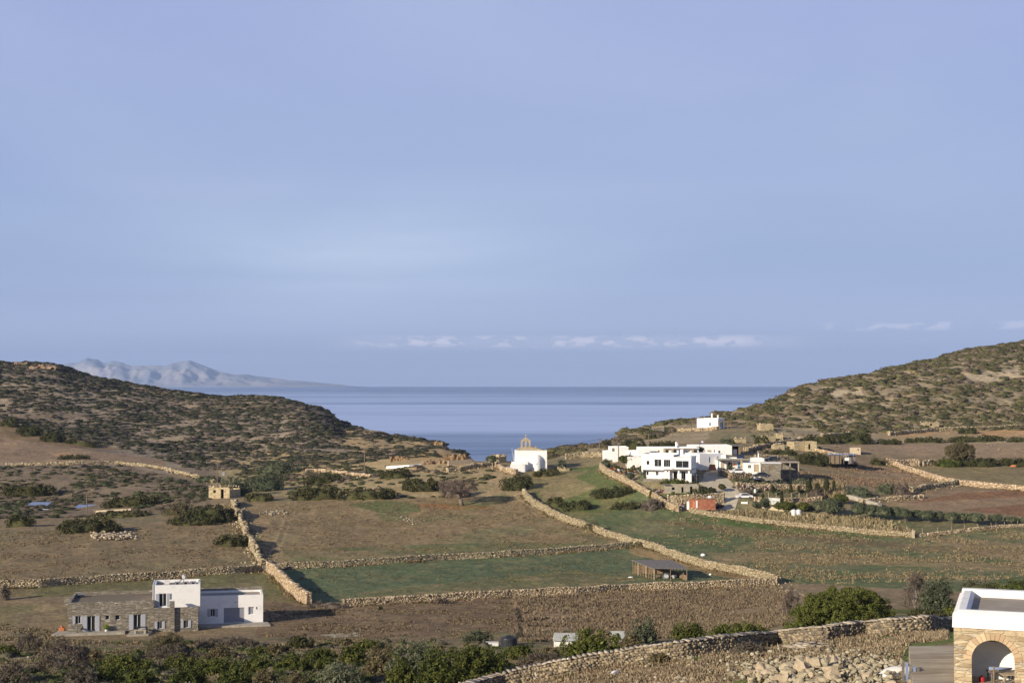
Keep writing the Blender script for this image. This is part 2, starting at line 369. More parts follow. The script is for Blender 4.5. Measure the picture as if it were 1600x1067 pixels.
def flatten(cx, cy, rx, ry, z, soft=4.0, rot=0.0):
    c, s = cos(rot), sin(rot); dx = XX - cx; dy = DD - cy; a = np.abs(dx * c + dy * s) - rx; b = np.abs(-dx * s + dy * c) - ry
    k = np.clip(1 - np.sqrt(np.maximum(a, 0) ** 2 + np.maximum(b, 0) ** 2) / soft, 0, 1); k = k * k * (3 - 2 * k); Z[:] = Z * (1 - k) + z * k
_z = py2z(105, 987, 208); _x = pxu(105, 987) * 208
flatten(_x + 13.0, 208 + 5.5, 15.5, 8.0, _z - .35, 6.0, radians(12))
def hz(x, y):
    s = math.log(max(y, 25)); u = x / y
    r = float(np.interp(s, Srow, np.arange(NR))); c = float(np.interp(u, U, np.arange(len(U))))
    i = min(int(r), NR - 2); j = min(int(c), len(U) - 2); a = r - i; b = c - j
    return float((Z[i, j] * (1 - b) + Z[i, j + 1] * b) * (1 - a) + (Z[i + 1, j] * (1 - b) + Z[i + 1, j + 1] * b) * a)
def hzv(x, y):
    s = np.log(np.maximum(y, 25)); u = x / y
    r = np.interp(s, Srow, np.arange(NR)); c = np.interp(u, U, np.arange(len(U)))
    i = np.minimum(r.astype(int), NR - 2); j = np.minimum(c.astype(int), len(U) - 2); a = r - i; b = c - j
    return (Z[i, j] * (1 - b) + Z[i, j + 1] * b) * (1 - a) + (Z[i + 1, j] * (1 - b) + Z[i + 1, j + 1] * b) * a
def at(px, py, dmax=1200):
    """ground point seen at pixel (px, py) of the 1600 px photograph"""
    v = (CY - py) / F; yy = cos(TH) - v * sin(TH); zz = sin(TH) + v * cos(TH); u = ((px - CX) / F) / yy; s = zz / yy
    c = np.interp(u, U, np.arange(len(U))); j = min(int(c), len(U) - 2); b = c - j
    col = Z[:, j] * (1 - b) + Z[:, j + 1] * b; d = np.exp(Srow); ray = CAMZ + s * d
    k = np.nonzero((ray <= col) & (d > 30))[0]
    if len(k) == 0: i = NR - 2
    else: i = max(k[0], 1)
    a0 = ray[i - 1] - col[i - 1]; a1 = ray[i] - col[i]; t = a0 / (a0 - a1 + 1e-9) if a0 > 0 else 0
    y = d[i - 1] + (d[i] - d[i - 1]) * t
    return np.array([u * y, y, hz(u * y, y)])
def proj(x, y, z):
    """world -> pixel of the 1600 px photograph"""
    dy = y; dz = z - CAMZ; f = cos(TH) * dy + sin(TH) * dz; up = -sin(TH) * dy + cos(TH) * dz
    return CX + F * x / f, CY - F * up / f
# ------------------------------------------------------------------ ground cover colours (real colours of soil, grass and rock)
GPX, GPY = proj(XX, DD, Z)
WA = fbm(XX / 9, DD / 9, 3) - .5; WB = fbm(XX / 9 + 60, DD / 9, 3) - .5
def inside(poly, px, py, warp=1.0, seed=0.0):
    w = 7 * warp; a = np.array(poly)
    r0 = np.zeros(px.shape, bool); bb = (px > a[:, 0].min() - 12) & (px < a[:, 0].max() + 12) & (py > a[:, 1].min() - 8) & (py < a[:, 1].max() + 8) & (DD < 900)
    k = int(seed) * 37
    px = px[bb] + np.roll(WA, k, 1)[bb] * w * 2; py = py[bb] + np.roll(WB, k, 1)[bb] * w * .7
    r = np.zeros(px.shape, bool); n = len(poly)
    for i in range(n):
        x0, y0 = poly[i]; x1, y1 = poly[(i + 1) % n]
        if y0 == y1: continue
        c = ((y0 > py) != (y1 > py)) & (px < (x1 - x0) * (py - y0) / (y1 - y0) + x0); r ^= c
    r0[bb] = r
    return r0
XW, YW = XX, DD
C = np.empty(XX.shape + (3,)); C[:] = (.20, .155, .11)
far = DD > 455
n1 = fbm(XX / 30, DD / 30, 5); n2 = fbm(XX / 8 + 5, DD / 8, 4); n3 = fbm(XX / 2.2, DD / 2.2, 4); n4 = 0
def paint(mask, c, k=1.0):
    k = k * mask if np.ndim(k) else mask * k
    k = np.clip(k, 0, 1)[..., None]; C[:] = C * (1 - k) + np.array(c) * k
def sm(v, a, b): t = np.clip((v - a) / (b - a), 0, 1); return t * t * (3 - 2 * t)
# hills
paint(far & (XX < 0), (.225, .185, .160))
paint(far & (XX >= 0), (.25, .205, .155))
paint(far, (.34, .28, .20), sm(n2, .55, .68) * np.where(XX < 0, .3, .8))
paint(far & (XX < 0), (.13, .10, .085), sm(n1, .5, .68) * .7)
REG = []
def reg(poly, c, warp=1.0, g=0.0, gthr=.5, gcol=(.085, .112, .055), d=0.0, dcol=(.25, .19, .125), k=1.0, seed=0.0, smooth_=False):
    m = inside(poly, GPX, GPY, warp, seed) & (DD < 900)
    paint(m, c, k)
    if d: paint(m, dcol, sm(n3 * .6 + n2 * .4, .47, .66) * d)
    if g: paint(m, gcol, sm(n2 * .5 + n1 * .5, gthr - .05, gthr + .07) * g)
    return m
# left side fields and slopes
reg([(400, 705), (560, 708), (640, 715), (740, 722), (800, 730), (800, 780), (560, 775), (400, 775), (330, 760), (340, 735)], (.30, .235, .155), g=.25, d=.3)
reg([(510, 645), (560, 664), (620, 680), (700, 700), (745, 735), (640, 722), (570, 712), (520, 690)], (.33, .245, .155), k=.85)
reg([(600, 706), (650, 704), (735, 712), (740, 722), (640, 722)], (.36, .25, .13), k=.8)
reg([(330, 700), (480, 706), (560, 712), (640, 716), (700, 722), (700, 735), (560, 733), (430, 730), (330, 722)], (.37, .285, .175), d=.5, dcol=(.24, .18, .12))
reg([(-700, 655), (0, 656), (60, 672), (130, 690), (190, 703), (120, 700), (0, 686), (-700, 680)], (.17, .125, .085), warp=.3)
reg([(-700, 680), (0, 682), (60, 692), (150, 706), (250, 716), (262, 728), (200, 724), (80, 724), (-700, 730)], (.21, .155, .12), warp=.3)
reg([(70, 708), (110, 706), (150, 716), (100, 716)], (.34, .22, .14), k=.7)
reg([(-700, 728), (200, 728), (330, 757), (330, 800), (-700, 830)], (.15, .118, .096), d=.4, dcol=(.24, .19, .145))
reg([(-700, 826), (80, 828), (140, 825), (240, 818), (380, 816), (395, 850), (410, 886), (150, 907), (0, 920), (-700, 950)], (.185, .145, .098), g=.35, gthr=.52, gcol=(.125, .125, .078), d=.5, dcol=(.22, .17, .115))
reg([(170, 805), (260, 800), (262, 815), (180, 818)], (.17, .145, .10))
reg([(390, 783), (450, 780), (800, 775), (830, 790), (875, 812), (960, 845), (960, 856), (700, 870), (430, 886), (400, 850), (385, 810)], (.205, .158, .105), g=.6, gthr=.56, gcol=(.115, .125, .07), d=.7)
reg([(540, 788), (600, 782), (660, 788), (655, 800), (600, 802)], (.10, .12, .058), k=.8, seed=3)
reg([(590, 800), (640, 795), (640, 812), (600, 815)], (.10, .12, .058), k=.6, seed=9)
reg([(650, 787), (700, 788), (760, 790), (780, 795), (720, 797), (660, 793)], (.24, .12, .065), k=.8, seed=4)
reg([(700, 790), (790, 770), (800, 778), (740, 800)], (.10, .12, .055), k=.45, seed=4)
reg([(430, 858), (600, 850), (950, 848), (950, 853), (600, 870), (430, 884)], (.17, .15, .09), k=.5, g=.6, gthr=.45)
reg([(394, 800), (415, 800), (450, 882), (420, 886)], (.26, .19, .125), k=.7)
# the green strip field with the animal pen
reg([(420, 888), (600, 880), (800, 867), (960, 858), (1010, 852), (1100, 880), (1210, 905), (1050, 915), (800, 929), (540, 943), (484, 940), (440, 905)], (.094, .120, .074), warp=.3, d=.4, dcol=(.185, .155, .09))
reg([(560, 925), (700, 910), (900, 890), (1000, 905), (900, 922), (700, 932), (560, 938)], (.16, .14, .075), k=.55, d=.5)
reg([(980, 850), (1100, 884), (1200, 905), (1150, 903), (1050, 885), (980, 862)], (.30, .20, .12), k=.7, seed=2)
# below left: yard fields
reg([(-700, 925), (0, 920), (400, 892), (430, 900), (475, 940), (400, 940), (230, 928), (-700, 950)], (.165, .14, .085), g=.6, gthr=.48, gcol=(.10, .11, .052), d=.4)
reg([(-700, 940), (105, 940), (105, 1000), (-700, 1010)], (.20, .155, .105), g=.5, gthr=.55, gcol=(.12, .125, .06), d=.6)
reg([(405, 938), (540, 948), (800, 932), (806, 950), (812, 1000), (560, 1010), (400, 1000)], (.155, .112, .08), warp=.5, d=.5, dcol=(.20, .15, .105))
reg([(500, 991), (560, 987), (565, 993), (520, 996)], (.36, .33, .29), warp=.3, k=.8)
reg([(805, 930), (1000, 922), (1215, 912), (1240, 930), (1240, 990), (1100, 985), (820, 1000)], (.235, .172, .12), g=.5, gthr=.56, gcol=(.13, .13, .07), d=.8, dcol=(.285, .205, .14))
reg([(802, 935), (812, 935), (822, 1000), (806, 1000)], (.26, .18, .12))
# big right meadow
reg([(830, 790), (880, 770), (940, 735), (1000, 765), (1060, 797), (1250, 820), (1430, 838), (1600, 822), (2400, 800), (2400, 930), (1500, 925), (1215, 908), (1100, 880), (1010, 848), (900, 815)], (.140, .140, .086), g=.85, gthr=.46, gcol=(.085, .115, .060), d=.65, dcol=(.245, .185, .118))
reg([(1100, 862), (1250, 865), (1600, 880), (1600, 892), (1300, 880), (1130, 880)], (.25, .185, .12), k=.6, seed=5)
reg([(1000, 810), (1200, 828), (1420, 850), (1600, 860), (1600, 870), (1400, 858), (1100, 830)], (.14, .095, .065), k=.55, seed=6)
reg([(1440, 836), (1500, 840), (1600, 850), (1600, 880), (1500, 860)], (.24, .18, .12), k=.7, seed=8)
reg([(1080, 806), (1150, 813), (1250, 825), (1340, 836), (1420, 842), (1300, 838), (1150, 822)], (.075, .11, .04), warp=.4, k=.9, seed=8)
# slope by the church
reg([(810, 740), (940, 722), (1000, 765), (960, 800), (900, 812), (835, 785)], (.165, .145, .085), g=.9, gthr=.5, gcol=(.090, .115, .048), d=.5)
reg([(840, 770), (860, 750), (900, 745), (930, 760), (900, 775), (860, 785)], (.245, .19, .125), k=.6)
reg([(770, 720), (1000, 705), (1000, 716), (900, 730), (780, 735)], (.20, .17, .11), k=.8)
reg([(800, 760), (835, 775), (835, 795), (800, 775)], (.33, .26, .17), k=.7)
# village grounds
reg([(965, 742), (1000, 718), (1120, 700), (1260, 715), (1310, 750), (1330, 790), (1330, 815), (1200, 812), (1060, 797)], (.20, .165, .115), g=.5, gthr=.55, gcol=(.08, .10, .045), d=.5, dcol=(.33, .26, .18))
reg([(1035, 770), (1090, 768), (1135, 770), (1130, 776), (1040, 777)], (.07, .10, .035), warp=.3)
reg([(1230, 708), (1330, 715), (1470, 742), (1480, 760), (1330, 762), (1240, 740)], (.225, .165, .118), g=.3, gthr=.56, d=.6, dcol=(.28, .205, .15))
reg([(1440, 720), (1700, 715), (2400, 715), (2400, 765), (1600, 764), (1500, 752), (1430, 732)], (.20, .165, .105), g=.4, gthr=.5, gcol=(.145, .14, .08), d=.4)
reg([(1270, 694), (2400, 690), (2400, 716), (1470, 715), (1350, 706)], (.235, .175, .135), warp=.2, d=.3)
reg([(1350, 676), (1600, 668), (2400, 668), (2400, 688), (1400, 690)], (.30, .225, .145), k=.8)
reg([(1385, 676), (1430, 674), (1500, 678), (1400, 681)], (.42, .25, .14), k=.75, warp=1.0, d=.8, dcol=(.33,.26,.17))
reg([(1520, 674), (1600, 671), (2400, 671), (2400, 680), (1530, 682)], (.42, .25, .14), k=.75, warp=1.0, d=.8, dcol=(.33,.26,.17))
reg([(1380, 790), (1420, 772), (1500, 764), (2400, 768), (2400, 808), (1500, 798), (1420, 792)], (.215, .155, .115), warp=.4, d=.4)
reg([(1420, 786), (1500, 770), (1600, 766), (2400, 766), (2400, 776), (1600, 776), (1500, 780)], (.19, .105, .068), warp=.6, k=.85)
reg([(1500, 797), (1600, 786), (2400, 786), (2400, 808), (1600, 806)], (.175, .098, .065), warp=.6, k=.85)
reg([(1330, 800), (1400, 795), (1600, 810), (2400, 810), (2400, 818), (1600, 824), (1430, 836), (1330, 826)], (.14, .13, .085), k=.9, g=.4)
reg([(1120, 668), (1200, 672), (1230, 690), (1160, 700), (1100, 690)], (.24, .19, .125), k=.8, g=.3)
# right hill bare patches
reg([(1295, 612), (1345, 606), (1350, 616), (1300, 621)], (.46, .38, .29), k=.9, seed=2)
reg([(1500, 585), (1600, 575), (1600, 590), (1540, 598), (1510, 594)], (.40, .33, .26), k=.8, seed=2)
# near slope on the right
nearm = (DD < 118) & (GPX > 640)
paint(nearm, (.215, .165, .11)); paint(nearm, (.30, .24, .165), sm(n3, .45, .62) * .7)
paint(nearm, (.085, .12, .035), sm(n2 * .6 + n3 * .4, .53, .60) * .9)
bl = (DD < 200) & (DD > 118) | ((DD <= 118) & (GPX <= 640))
paint(bl, (.165, .13, .09)); paint(bl, (.10, .12, .05), sm(n2, .52, .62) * .8); paint(bl, (.24, .18, .12), sm(n3, .5, .66) * .5)
reg([(-100, 1000), (60, 1000), (110, 1040), (60, 1067), (-100, 1067)], (.25, .19, .13), k=.7)
pl = inside([(420, 860), (400, 790), (800, 778), (870, 815), (950, 850), (700, 868)], GPX, GPY) | inside([(405, 945), (800, 936), (806, 1000), (420, 1000)], GPX, GPY) | inside([(1380, 790), (1420, 772), (1600, 766), (2400, 768), (2400, 808), (1420, 792)], GPX, GPY)
ph_ = (DD * .93 + XX * .35 + fbm(XX / 40, DD / 40, 2) * 22) * 2.4
C *= (1 + pl * .11 * np.sin(ph_) * sm(n2, .35, .6))[..., None]
tr = np.exp(-((XX - np.interp(DD, [262, 300, 350, 372], [-47, -50.5, -55, -58])) / .28) ** 2) + np.exp(-((XX - np.interp(DD, [262, 300, 350, 372], [-45.4, -48.9, -53.4, -56.4])) / .28) ** 2)
paint(tr * (DD > 285) * (DD < 372), (.30, .24, .17), .7)
C *= (1 + (n3[..., None] - .5) * .35 + (n1[..., None] - .5) * .25)
C *= (1 + (fbm(XX / .7 + 3, DD / .9, 3)[..., None] - .5) * .5)
C *= np.array([1.26, 1.26, 1.08]); C = np.clip(C, .01, .8)

nr, nc = XX.shape
Vt = np.stack([XX, DD, Z], -1).reshape(-1, 3)
ii, jj = np.meshgrid(np.arange(nr - 1), np.arange(nc - 1), indexing='ij')
Qd = np.stack([ii * nc + jj, ii * nc + jj + 1, (ii + 1) * nc + jj + 1, (ii + 1) * nc + jj], -1).reshape(-1, 4)
gm, b = bsdf('ground_earth', .95, .1)
at_ = N('ShaderNodeAttribute', attribute_name='tint'); o_ = objco()
f1 = NOISE(o_, 1.1, 6, .7); f2 = NOISE(o_, .22, 4, .6)
c_ = MIX(1.0, at_.outputs['Color'], RAMP(f1, [(.25, .62), (.5, 1.0), (.75, 1.42)]), 'MULTIPLY')
c_ = MIX(1.0, c_, RAMP(f2, [(.3, (.88, .9, .9)), (.7, (1.14, 1.1, 1.08))]), 'MULTIPLY')
LK(c_, b.inputs['Base Color']); bump(b, f1, .35, .8)
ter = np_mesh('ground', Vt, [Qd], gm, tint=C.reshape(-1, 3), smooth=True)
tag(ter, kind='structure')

# ------------------------------------------------------------------ sea
mw, b = bsdf('sea_water', .3, .5); o_ = objco()
mp = N('ShaderNodeMapping'); LK(o_, mp.inputs[0]); mp.inputs['Scale'].default_value = (.00038, .0013, 1)
s1 = NOISE(mp.outputs[0], 1.0, 5, .55, .4)
mp2 = N('ShaderNodeMapping'); LK(o_, mp2.inputs[0]); mp2.inputs['Scale'].default_value = (.0026, .009, 1)
s2_ = NOISE(mp2.outputs[0], 1.0, 4, .6, .5)
# wind lanes: ruffled water, sky reflection painted into base colour, broken up by the noise
sy_ = N('ShaderNodeSeparateXYZ'); LK(o_, sy_.inputs[0])
ly = M('LOGARITHM', M('MAXIMUM', sy_.outputs[1], 10.0), 10.0)
lyn = M('ADD', ly, M('MULTIPLY_ADD', s1, .18, -.09))
lane = RAMP(M('MULTIPLY_ADD', lyn, .5, -1.25), [(.0, .7), (.32, .7), (.345, .02), (.50, .0), (.53, .55), (.56, .55), (.585, .2), (.66, .45), (.74, .85), (1.0, 1.0)])
ruf = M('ADD', lane, M('ADD', M('MULTIPLY_ADD', s2_, 1.3, -.65), M('MULTIPLY_ADD', s1, 2.0, -1.0)), clamp=True)
LK(MIX(ruf, (.42, .54, .80), (.13, .21, .38)), b.inputs['Base Color'])
LK(M('MULTIPLY_ADD', ruf, .10, .36), b.inputs['Roughness'])
wv = NOISE(o_, .35, 3, .6); bump(b, wv, .35, .5)
mb = MB(); n = 96; rr = [0, 300, 800, 1500, 3000, 6000, 12000, 19000, 25000]
V = [(0, 0, 0)]; Fs = []
for r in rr[1:]:
    for i in range(n): a = -.08 * pi + 1.16 * pi * i / (n - 1); V.append((r * cos(a), r * sin(a), 0))
for i in range(n - 1): Fs.append((0, 1 + i, 2 + i))
for k in range(len(rr) - 2):
    for i in range(n - 1): a = 1 + k * n + i; Fs.append((a, a + n, a + n + 1, a + 1))
mb.add(V, Fs); sea = mb.build('sea', mw); tag(sea, kind='structure')

# ------------------------------------------------------------------ far island
isk = [(-200, 602), (0, 590), (60, 578), (95, 572), (112, 566), (126, 564), (138, 559), (150, 561), (160, 565), (175, 562), (190, 566), (205, 572), (225, 571.5), (245, 570.5), (262, 571), (280, 565), (297, 563.5), (308, 567), (325, 574), (345, 580), (365, 584.5), (380, 584), (400, 588), (425, 590), (450, 594), (480, 596), (510, 599), (535, 601), (553, 604.5)]
YI = 23300.; nx, ny = 300, 70
gx = np.linspace(-260, 560, nx); hh = np.array([max((604.2 - p) / F * YI, 0) for p in np.interp(gx, [a for a, _ in isk], [q for _, q in isk])])
xs = (gx - CX) / F * YI
t = np.linspace(-1, 1, ny); V = np.zeros((ny, nx, 3))
for k in range(ny):
    yy = YI + t[k] * 1150
    prof = max(1 - abs(t[k]) ** 1.15, 0)
    rid = (fbm(xs / 520 + t[k] * 2.2, np.full(nx, 3 + t[k] * 2.4), 5) - .5); rid2 = np.abs(fbm(xs / 300 + 7 + t[k] * .6, np.full(nx, 9 + t[k] * 1.2), 4) - .5)
    V[k, :, 0] = xs; V[k, :, 1] = yy; V[k, :, 2] = hh * prof * (1 + (rid * 1.3 - rid2 * 2.2) * (1 - prof) ** .7 * 1.5) * (1 + .10 * (fbm(xs / 130, np.full(nx, 2.) + t[k] * 3, 3) - .5)) + hh * 0 - 4 + 9 * (prof > .02)
    if k in (0, ny - 1): V[k, :, 2] = -8
V[:, :, 2] = np.where(V[:, :, 2] < 1, -8, V[:, :, 2])
ii, jj = np.meshgrid(np.arange(ny - 1), np.arange(nx - 1), indexing='ij')
Qi = np.stack([ii * nx + jj, ii * nx + jj + 1, (ii + 1) * nx + jj + 1, (ii + 1) * nx + jj], -1).reshape(-1, 4)
mi = mixed('hazed_island_rock', (.20, .23, .30), (.42, .39, .38), .0015, .95, detail=7, lo=.38, hi=.62)  # rock colour paled and blued: distance haze painted into the albedo
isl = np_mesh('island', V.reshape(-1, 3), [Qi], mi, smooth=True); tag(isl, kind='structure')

# ------------------------------------------------------------------ air
hb = MB().box(-26500, 26500, -2600, 26500, -11, 620)
hzm = D.materials.new('sea_air'); hzm.use_nodes = True; nt = hzm.node_tree; nt.nodes.clear()
pv = N('ShaderNodeVolumePrincipled'); pv.inputs['Color'].default_value = (.44, .62, 1.0, 1); pv.inputs['Density'].default_value = 4.4e-5; pv.inputs['Anisotropy'].default_value = .0
ou = N('ShaderNodeOutputMaterial'); LK(pv.outputs[0], ou.inputs['Volume'])
hzo = hb.build('haze', hzm); tag(hzo, kind='stuff')
# ------------------------------------------------------------------ plants
def ico(sub):
    t = (1 + 5 ** .5) / 2
    v = [(-1, t, 0), (1, t, 0), (-1, -t, 0), (1, -t, 0), (0, -1, t), (0, 1, t), (0, -1, -t), (0, 1, -t), (t, 0, -1), (t, 0, 1), (-t, 0, -1), (-t, 0, 1)]
    f = [(0, 11, 5), (0, 5, 1), (0, 1, 7), (0, 7, 10), (0, 10, 11), (1, 5, 9), (5, 11, 4), (11, 10, 2), (10, 7, 6), (7, 1, 8), (3, 9, 4), (3, 4, 2), (3, 2, 6), (3, 6, 8), (3, 8, 9), (4, 9, 5), (2, 4, 11), (6, 2, 10), (8, 6, 7), (9, 8, 1)]
    v = [np.array(p) / np.linalg.norm(p) for p in v]
    for _ in range(sub):
        c = {}; nf = []
        def mid(a, b):
            k = (min(a, b), max(a, b))
            if k not in c: m = v[a] + v[b]; v.append(m / np.linalg.norm(m)); c[k] = len(v) - 1
            return c[k]
        for a, b, d in f:
            x, y, z = mid(a, b), mid(b, d), mid(d, a); nf += [(a, x, z), (b, y, x), (d, z, y), (x, y, z)]
        f = nf
    return np.array(v), np.array(f)
ICO = [ico(0), ico(1), ico(2)]
def unit(v): return v / (np.linalg.norm(v, axis=-1, keepdims=True) + 1e-9)
def leafquads(rs, P, Nn, size, aspect=.6, jit=.7, grow=.0):
    n = len(P); Nn = unit(Nn + rs.randn(n, 3) * jit); T = unit(np.cross(Nn, rs.randn(n, 3))); B = np.cross(Nn, T)
    if grow: T = unit(T + np.array([0, 0, grow]))
    s = (size * rs.uniform(.6, 1.35, n))[:, None]
    V = np.stack([P - T * s, P - B * s * aspect, P + T * s, P + B * s * aspect], 1).reshape(-1, 3)
    return V, np.arange(4 * n).reshape(-1, 4)
def bush_geo(rs, rx, ry, h, sr, nl, leaf, aspect=.6, core=True, z0=0.0, full=False, lump=.35, fill=1.5, grow=0.0, sq=1.0):
    """mound of leafy lobes: half extents rx, ry, height h, lobe radius sr"""
    sr = min(sr, rx * .5, h * .5)
    area = 2 * pi * ((rx * ry) ** 1.6 / 3 + (rx * h) ** 1.6 / 3 + (ry * h) ** 1.6 / 3) ** (1 / 1.6)
    if full: area *= 1.6
    n = int(max(8, fill * area / (pi * sr * sr)))
    d = unit(rs.randn(n, 3))
    d[:, 2] = np.abs(d[:, 2]) if not full else np.where(d[:, 2] < -.35, -d[:, 2], d[:, 2])
    if sq != 1: d = np.sign(d) * np.abs(d) ** sq
    zc = z0 + (h * .42 if full else h * .06); hz_ = (h * .58 if full else h * .94)
    ph = rs.rand() * 50
    prof = 1 + lump * 2 * (fbm(d[:, 0] * rx / max(ry, .5) * 1.3 + ph, d[:, 1] * 1.3 + d[:, 2] * 1.5 + ph, 2) - .5)
    ct = d * np.array([max(rx - sr * .8, rx * .4), max(ry - sr * .8, ry * .4), max(hz_ - sr * .8, hz_ * .4)]) * prof[:, None] * rs.uniform(.80, 1.04, (n, 1)); ct[:, 2] += zc
    rr = sr * rs.uniform(.7, 1.25, n)
    m = n * nl; di = unit(rs.randn(m, 3) + np.repeat(d, nl, 0) * .75); P = np.repeat(ct, nl, 0) + di * (np.repeat(rr, nl) * rs.uniform(.55, 1.08, m))[:, None]
    P[:, 2] = np.maximum(P[:, 2], rs.uniform(-.1, .15, m))
    V, Q = leafquads(rs, P, di, leaf, aspect, grow=grow); T = np.zeros((0, 3), int)
    if core and leaf < .13:
        k = max(n // 2, 6); d2 = unit(rs.randn(k, 3)); d2[:, 2] = np.abs(d2[:, 2]); c2 = d2 * np.array([rx, ry, hz_]) * rs.uniform(.3, .68, (k, 1)); c2[:, 2] += zc
        m2 = k * nl; e2 = unit(rs.randn(m2, 3)); P2 = np.repeat(c2, nl, 0) + e2 * sr * 1.1 * rs.uniform(.3, 1.1, (m2, 1)); P2[:, 2] = np.maximum(P2[:, 2], 0)
        V2, Q2 = leafquads(rs, P2, e2, leaf * 1.7, .8); Q = np.concatenate([Q, Q2 + len(V)]); V = np.concatenate([V, V2])
    elif core:
        iv, it = ICO[2]; cv = iv * np.array([rx * .66, ry * .66, hz_ * .66]) * (1 + (fbm(iv[:, 0] * 3 + ph, iv[:, 1] * 3 + iv[:, 2] * 2, 2)[:, None] - .5) * .7); cv[:, 2] += zc
        T = it + len(V); V = np.concatenate([V, cv])
    return V, Q, T
KP = {'dark': ('leaf_dark', .6), 'green': ('leaf_green', .5), 'bright': ('leaf_bright', .5), 'olive': ('leaf_olive', .45), 'silver': ('leaf_silver', .35), 'grey': ('leaf_grey', .14), 'brown': ('leaf_brown', .35)}
SEED = [100]
def rng():
    SEED[0] += 1; return np.random.RandomState(SEED[0])
def veg(px0, px1, yt, yb, kind, label, cat='bush', name='bush', group=None, dep=.55, full=False, sr=None, stems=0, dens=1.0, lump=.35, fwd=0.0, lf=None):
    rs = rng(); p = at((px0 + px1) / 2, yb); y = p[1]; w = (px1 - px0) / F * y; dp = min(w * dep, 9)
    y2 = y + dp / 2 * .8 - fwd; x2 = ((px0 + px1) / 2 - CX) / F * y2; zg = hz(x2, y2); h = max(py2z(0, yt, y2) - zg, .5)
    if y > 220 and kind == 'dark': h *= .9; lump = .14; dens *= 1.5; sr = sr or .8
    near = y < 200
    leaf = (.10 if near else .18) * (1.0 if y < 260 or near else 1.15)
    s_ = sr or (.42 if near else .62); nl = int((50 if near else 20) * dens)
    mt, asp = KP[kind]; leaf = lf or leaf
    if kind == 'grey': leaf *= 1.9; nl = int(nl * 1.1)
    if kind in ('silver',): leaf *= 1.2
    V, Q, T = bush_geo(rs, w / 2, dp / 2, h, s_, nl, leaf, asp, core=(kind != 'grey' or not near), full=full, lump=lump, sq=(.72 if y > 220 and kind == 'dark' else 1.0), grow=(.5 if kind in ('silver', 'grey') else 0))
    V[:, 2] += (hzv(x2 + V[:, 0], y2 + V[:, 1]) - zg) * np.clip(1.2 - V[:, 2] / max(h, .1) * .6, .5, 1) if w > 4 else 0
    if stems:
        t = thing(name, label, cat, (x2, y2, zg), group=group)
        o = np_mesh('crown', V, [Q, T], MT[mt], parent=t)
        mb = MB()
        for i in range(stems):
            a = rs.uniform(0, 2 * pi); x0 = rs.uniform(-.25, .25) * w * .4; r = .05 if near else .09
            q = np.array([x0, rs.uniform(-.2, .2), -.2]); e = np.array([x0 + cos(a) * w * .3, sin(a) * dp * .25 - .1, h * rs.uniform(.45, .8)])
            m_ = (q + e) / 2 + np.array([rs.uniform(-.2, .2), 0, .1]); mb.cyl(q, m_, r * 1.5, r, 6); mb.cyl(m_, e, r, r * .4, 6)
            for k in range(3): mb.cyl(m_ + (e - m_) * rs.rand(), e + rs.randn(3) * w * .1, r * .5, r * .2, 5)
        mb.build('stem', 'greybark' if kind == 'grey' else 'bark', t)
        return t
    o = np_mesh(name, V, [Q, T], MT[mt], loc=(x2, y2, zg)); tag(o, label, cat, group); return o
def tree(px, yb, yt, wpx, kind, label, cat='tree', name='tree', group=None, trunk=.35, lean=0, tw=.09, sr=None, dens=1, bark='bark'):
    rs = rng(); p = at(px, yb); y = p[1]; w = wpx / F * y; h = (yb - yt) / F * y; mt, asp = KP[kind]
    t = thing(name, label, cat, tuple(p), group=group)
    mb = MB(); tp = np.array([lean * h, 0, h * trunk * 1.05]); r = max(tw * h * .5, .05)
    mb.cyl((0, 0, -.3), tp * .55 + np.array([.04 * h, 0, 0]), r * 1.4, r, 8); mb.cyl(tp * .55 + np.array([.04 * h, 0, 0]), tp, r, r * .8, 8)
    for k in range(7):
        a = 2 * pi * k / 7 + rs.rand(); e = tp + np.array([cos(a) * w * .3, sin(a) * w * .25, h * (1 - trunk) * rs.uniform(.25, .6)])
        mb.cyl(tp, e, r * .6, r * .15, 6)
    mb.build('trunk', bark, t, smooth=True)
    near = y < 200; leaf = .10 if near else .17
    if kind == 'grey': leaf *= 2
    V, Q, T = bush_geo(rs, w / 2, w / 2 * .9, h * (1 - trunk) , sr or (.4 if near else .5), int((40 if near else 20) * dens), leaf, asp, core=(kind != 'grey'), full=True, z0=0)
    V[:, 2] += h * trunk; V[:, 0] += lean * h
    np_mesh('crown', V, [Q, T], MT[mt], parent=t)
    return t
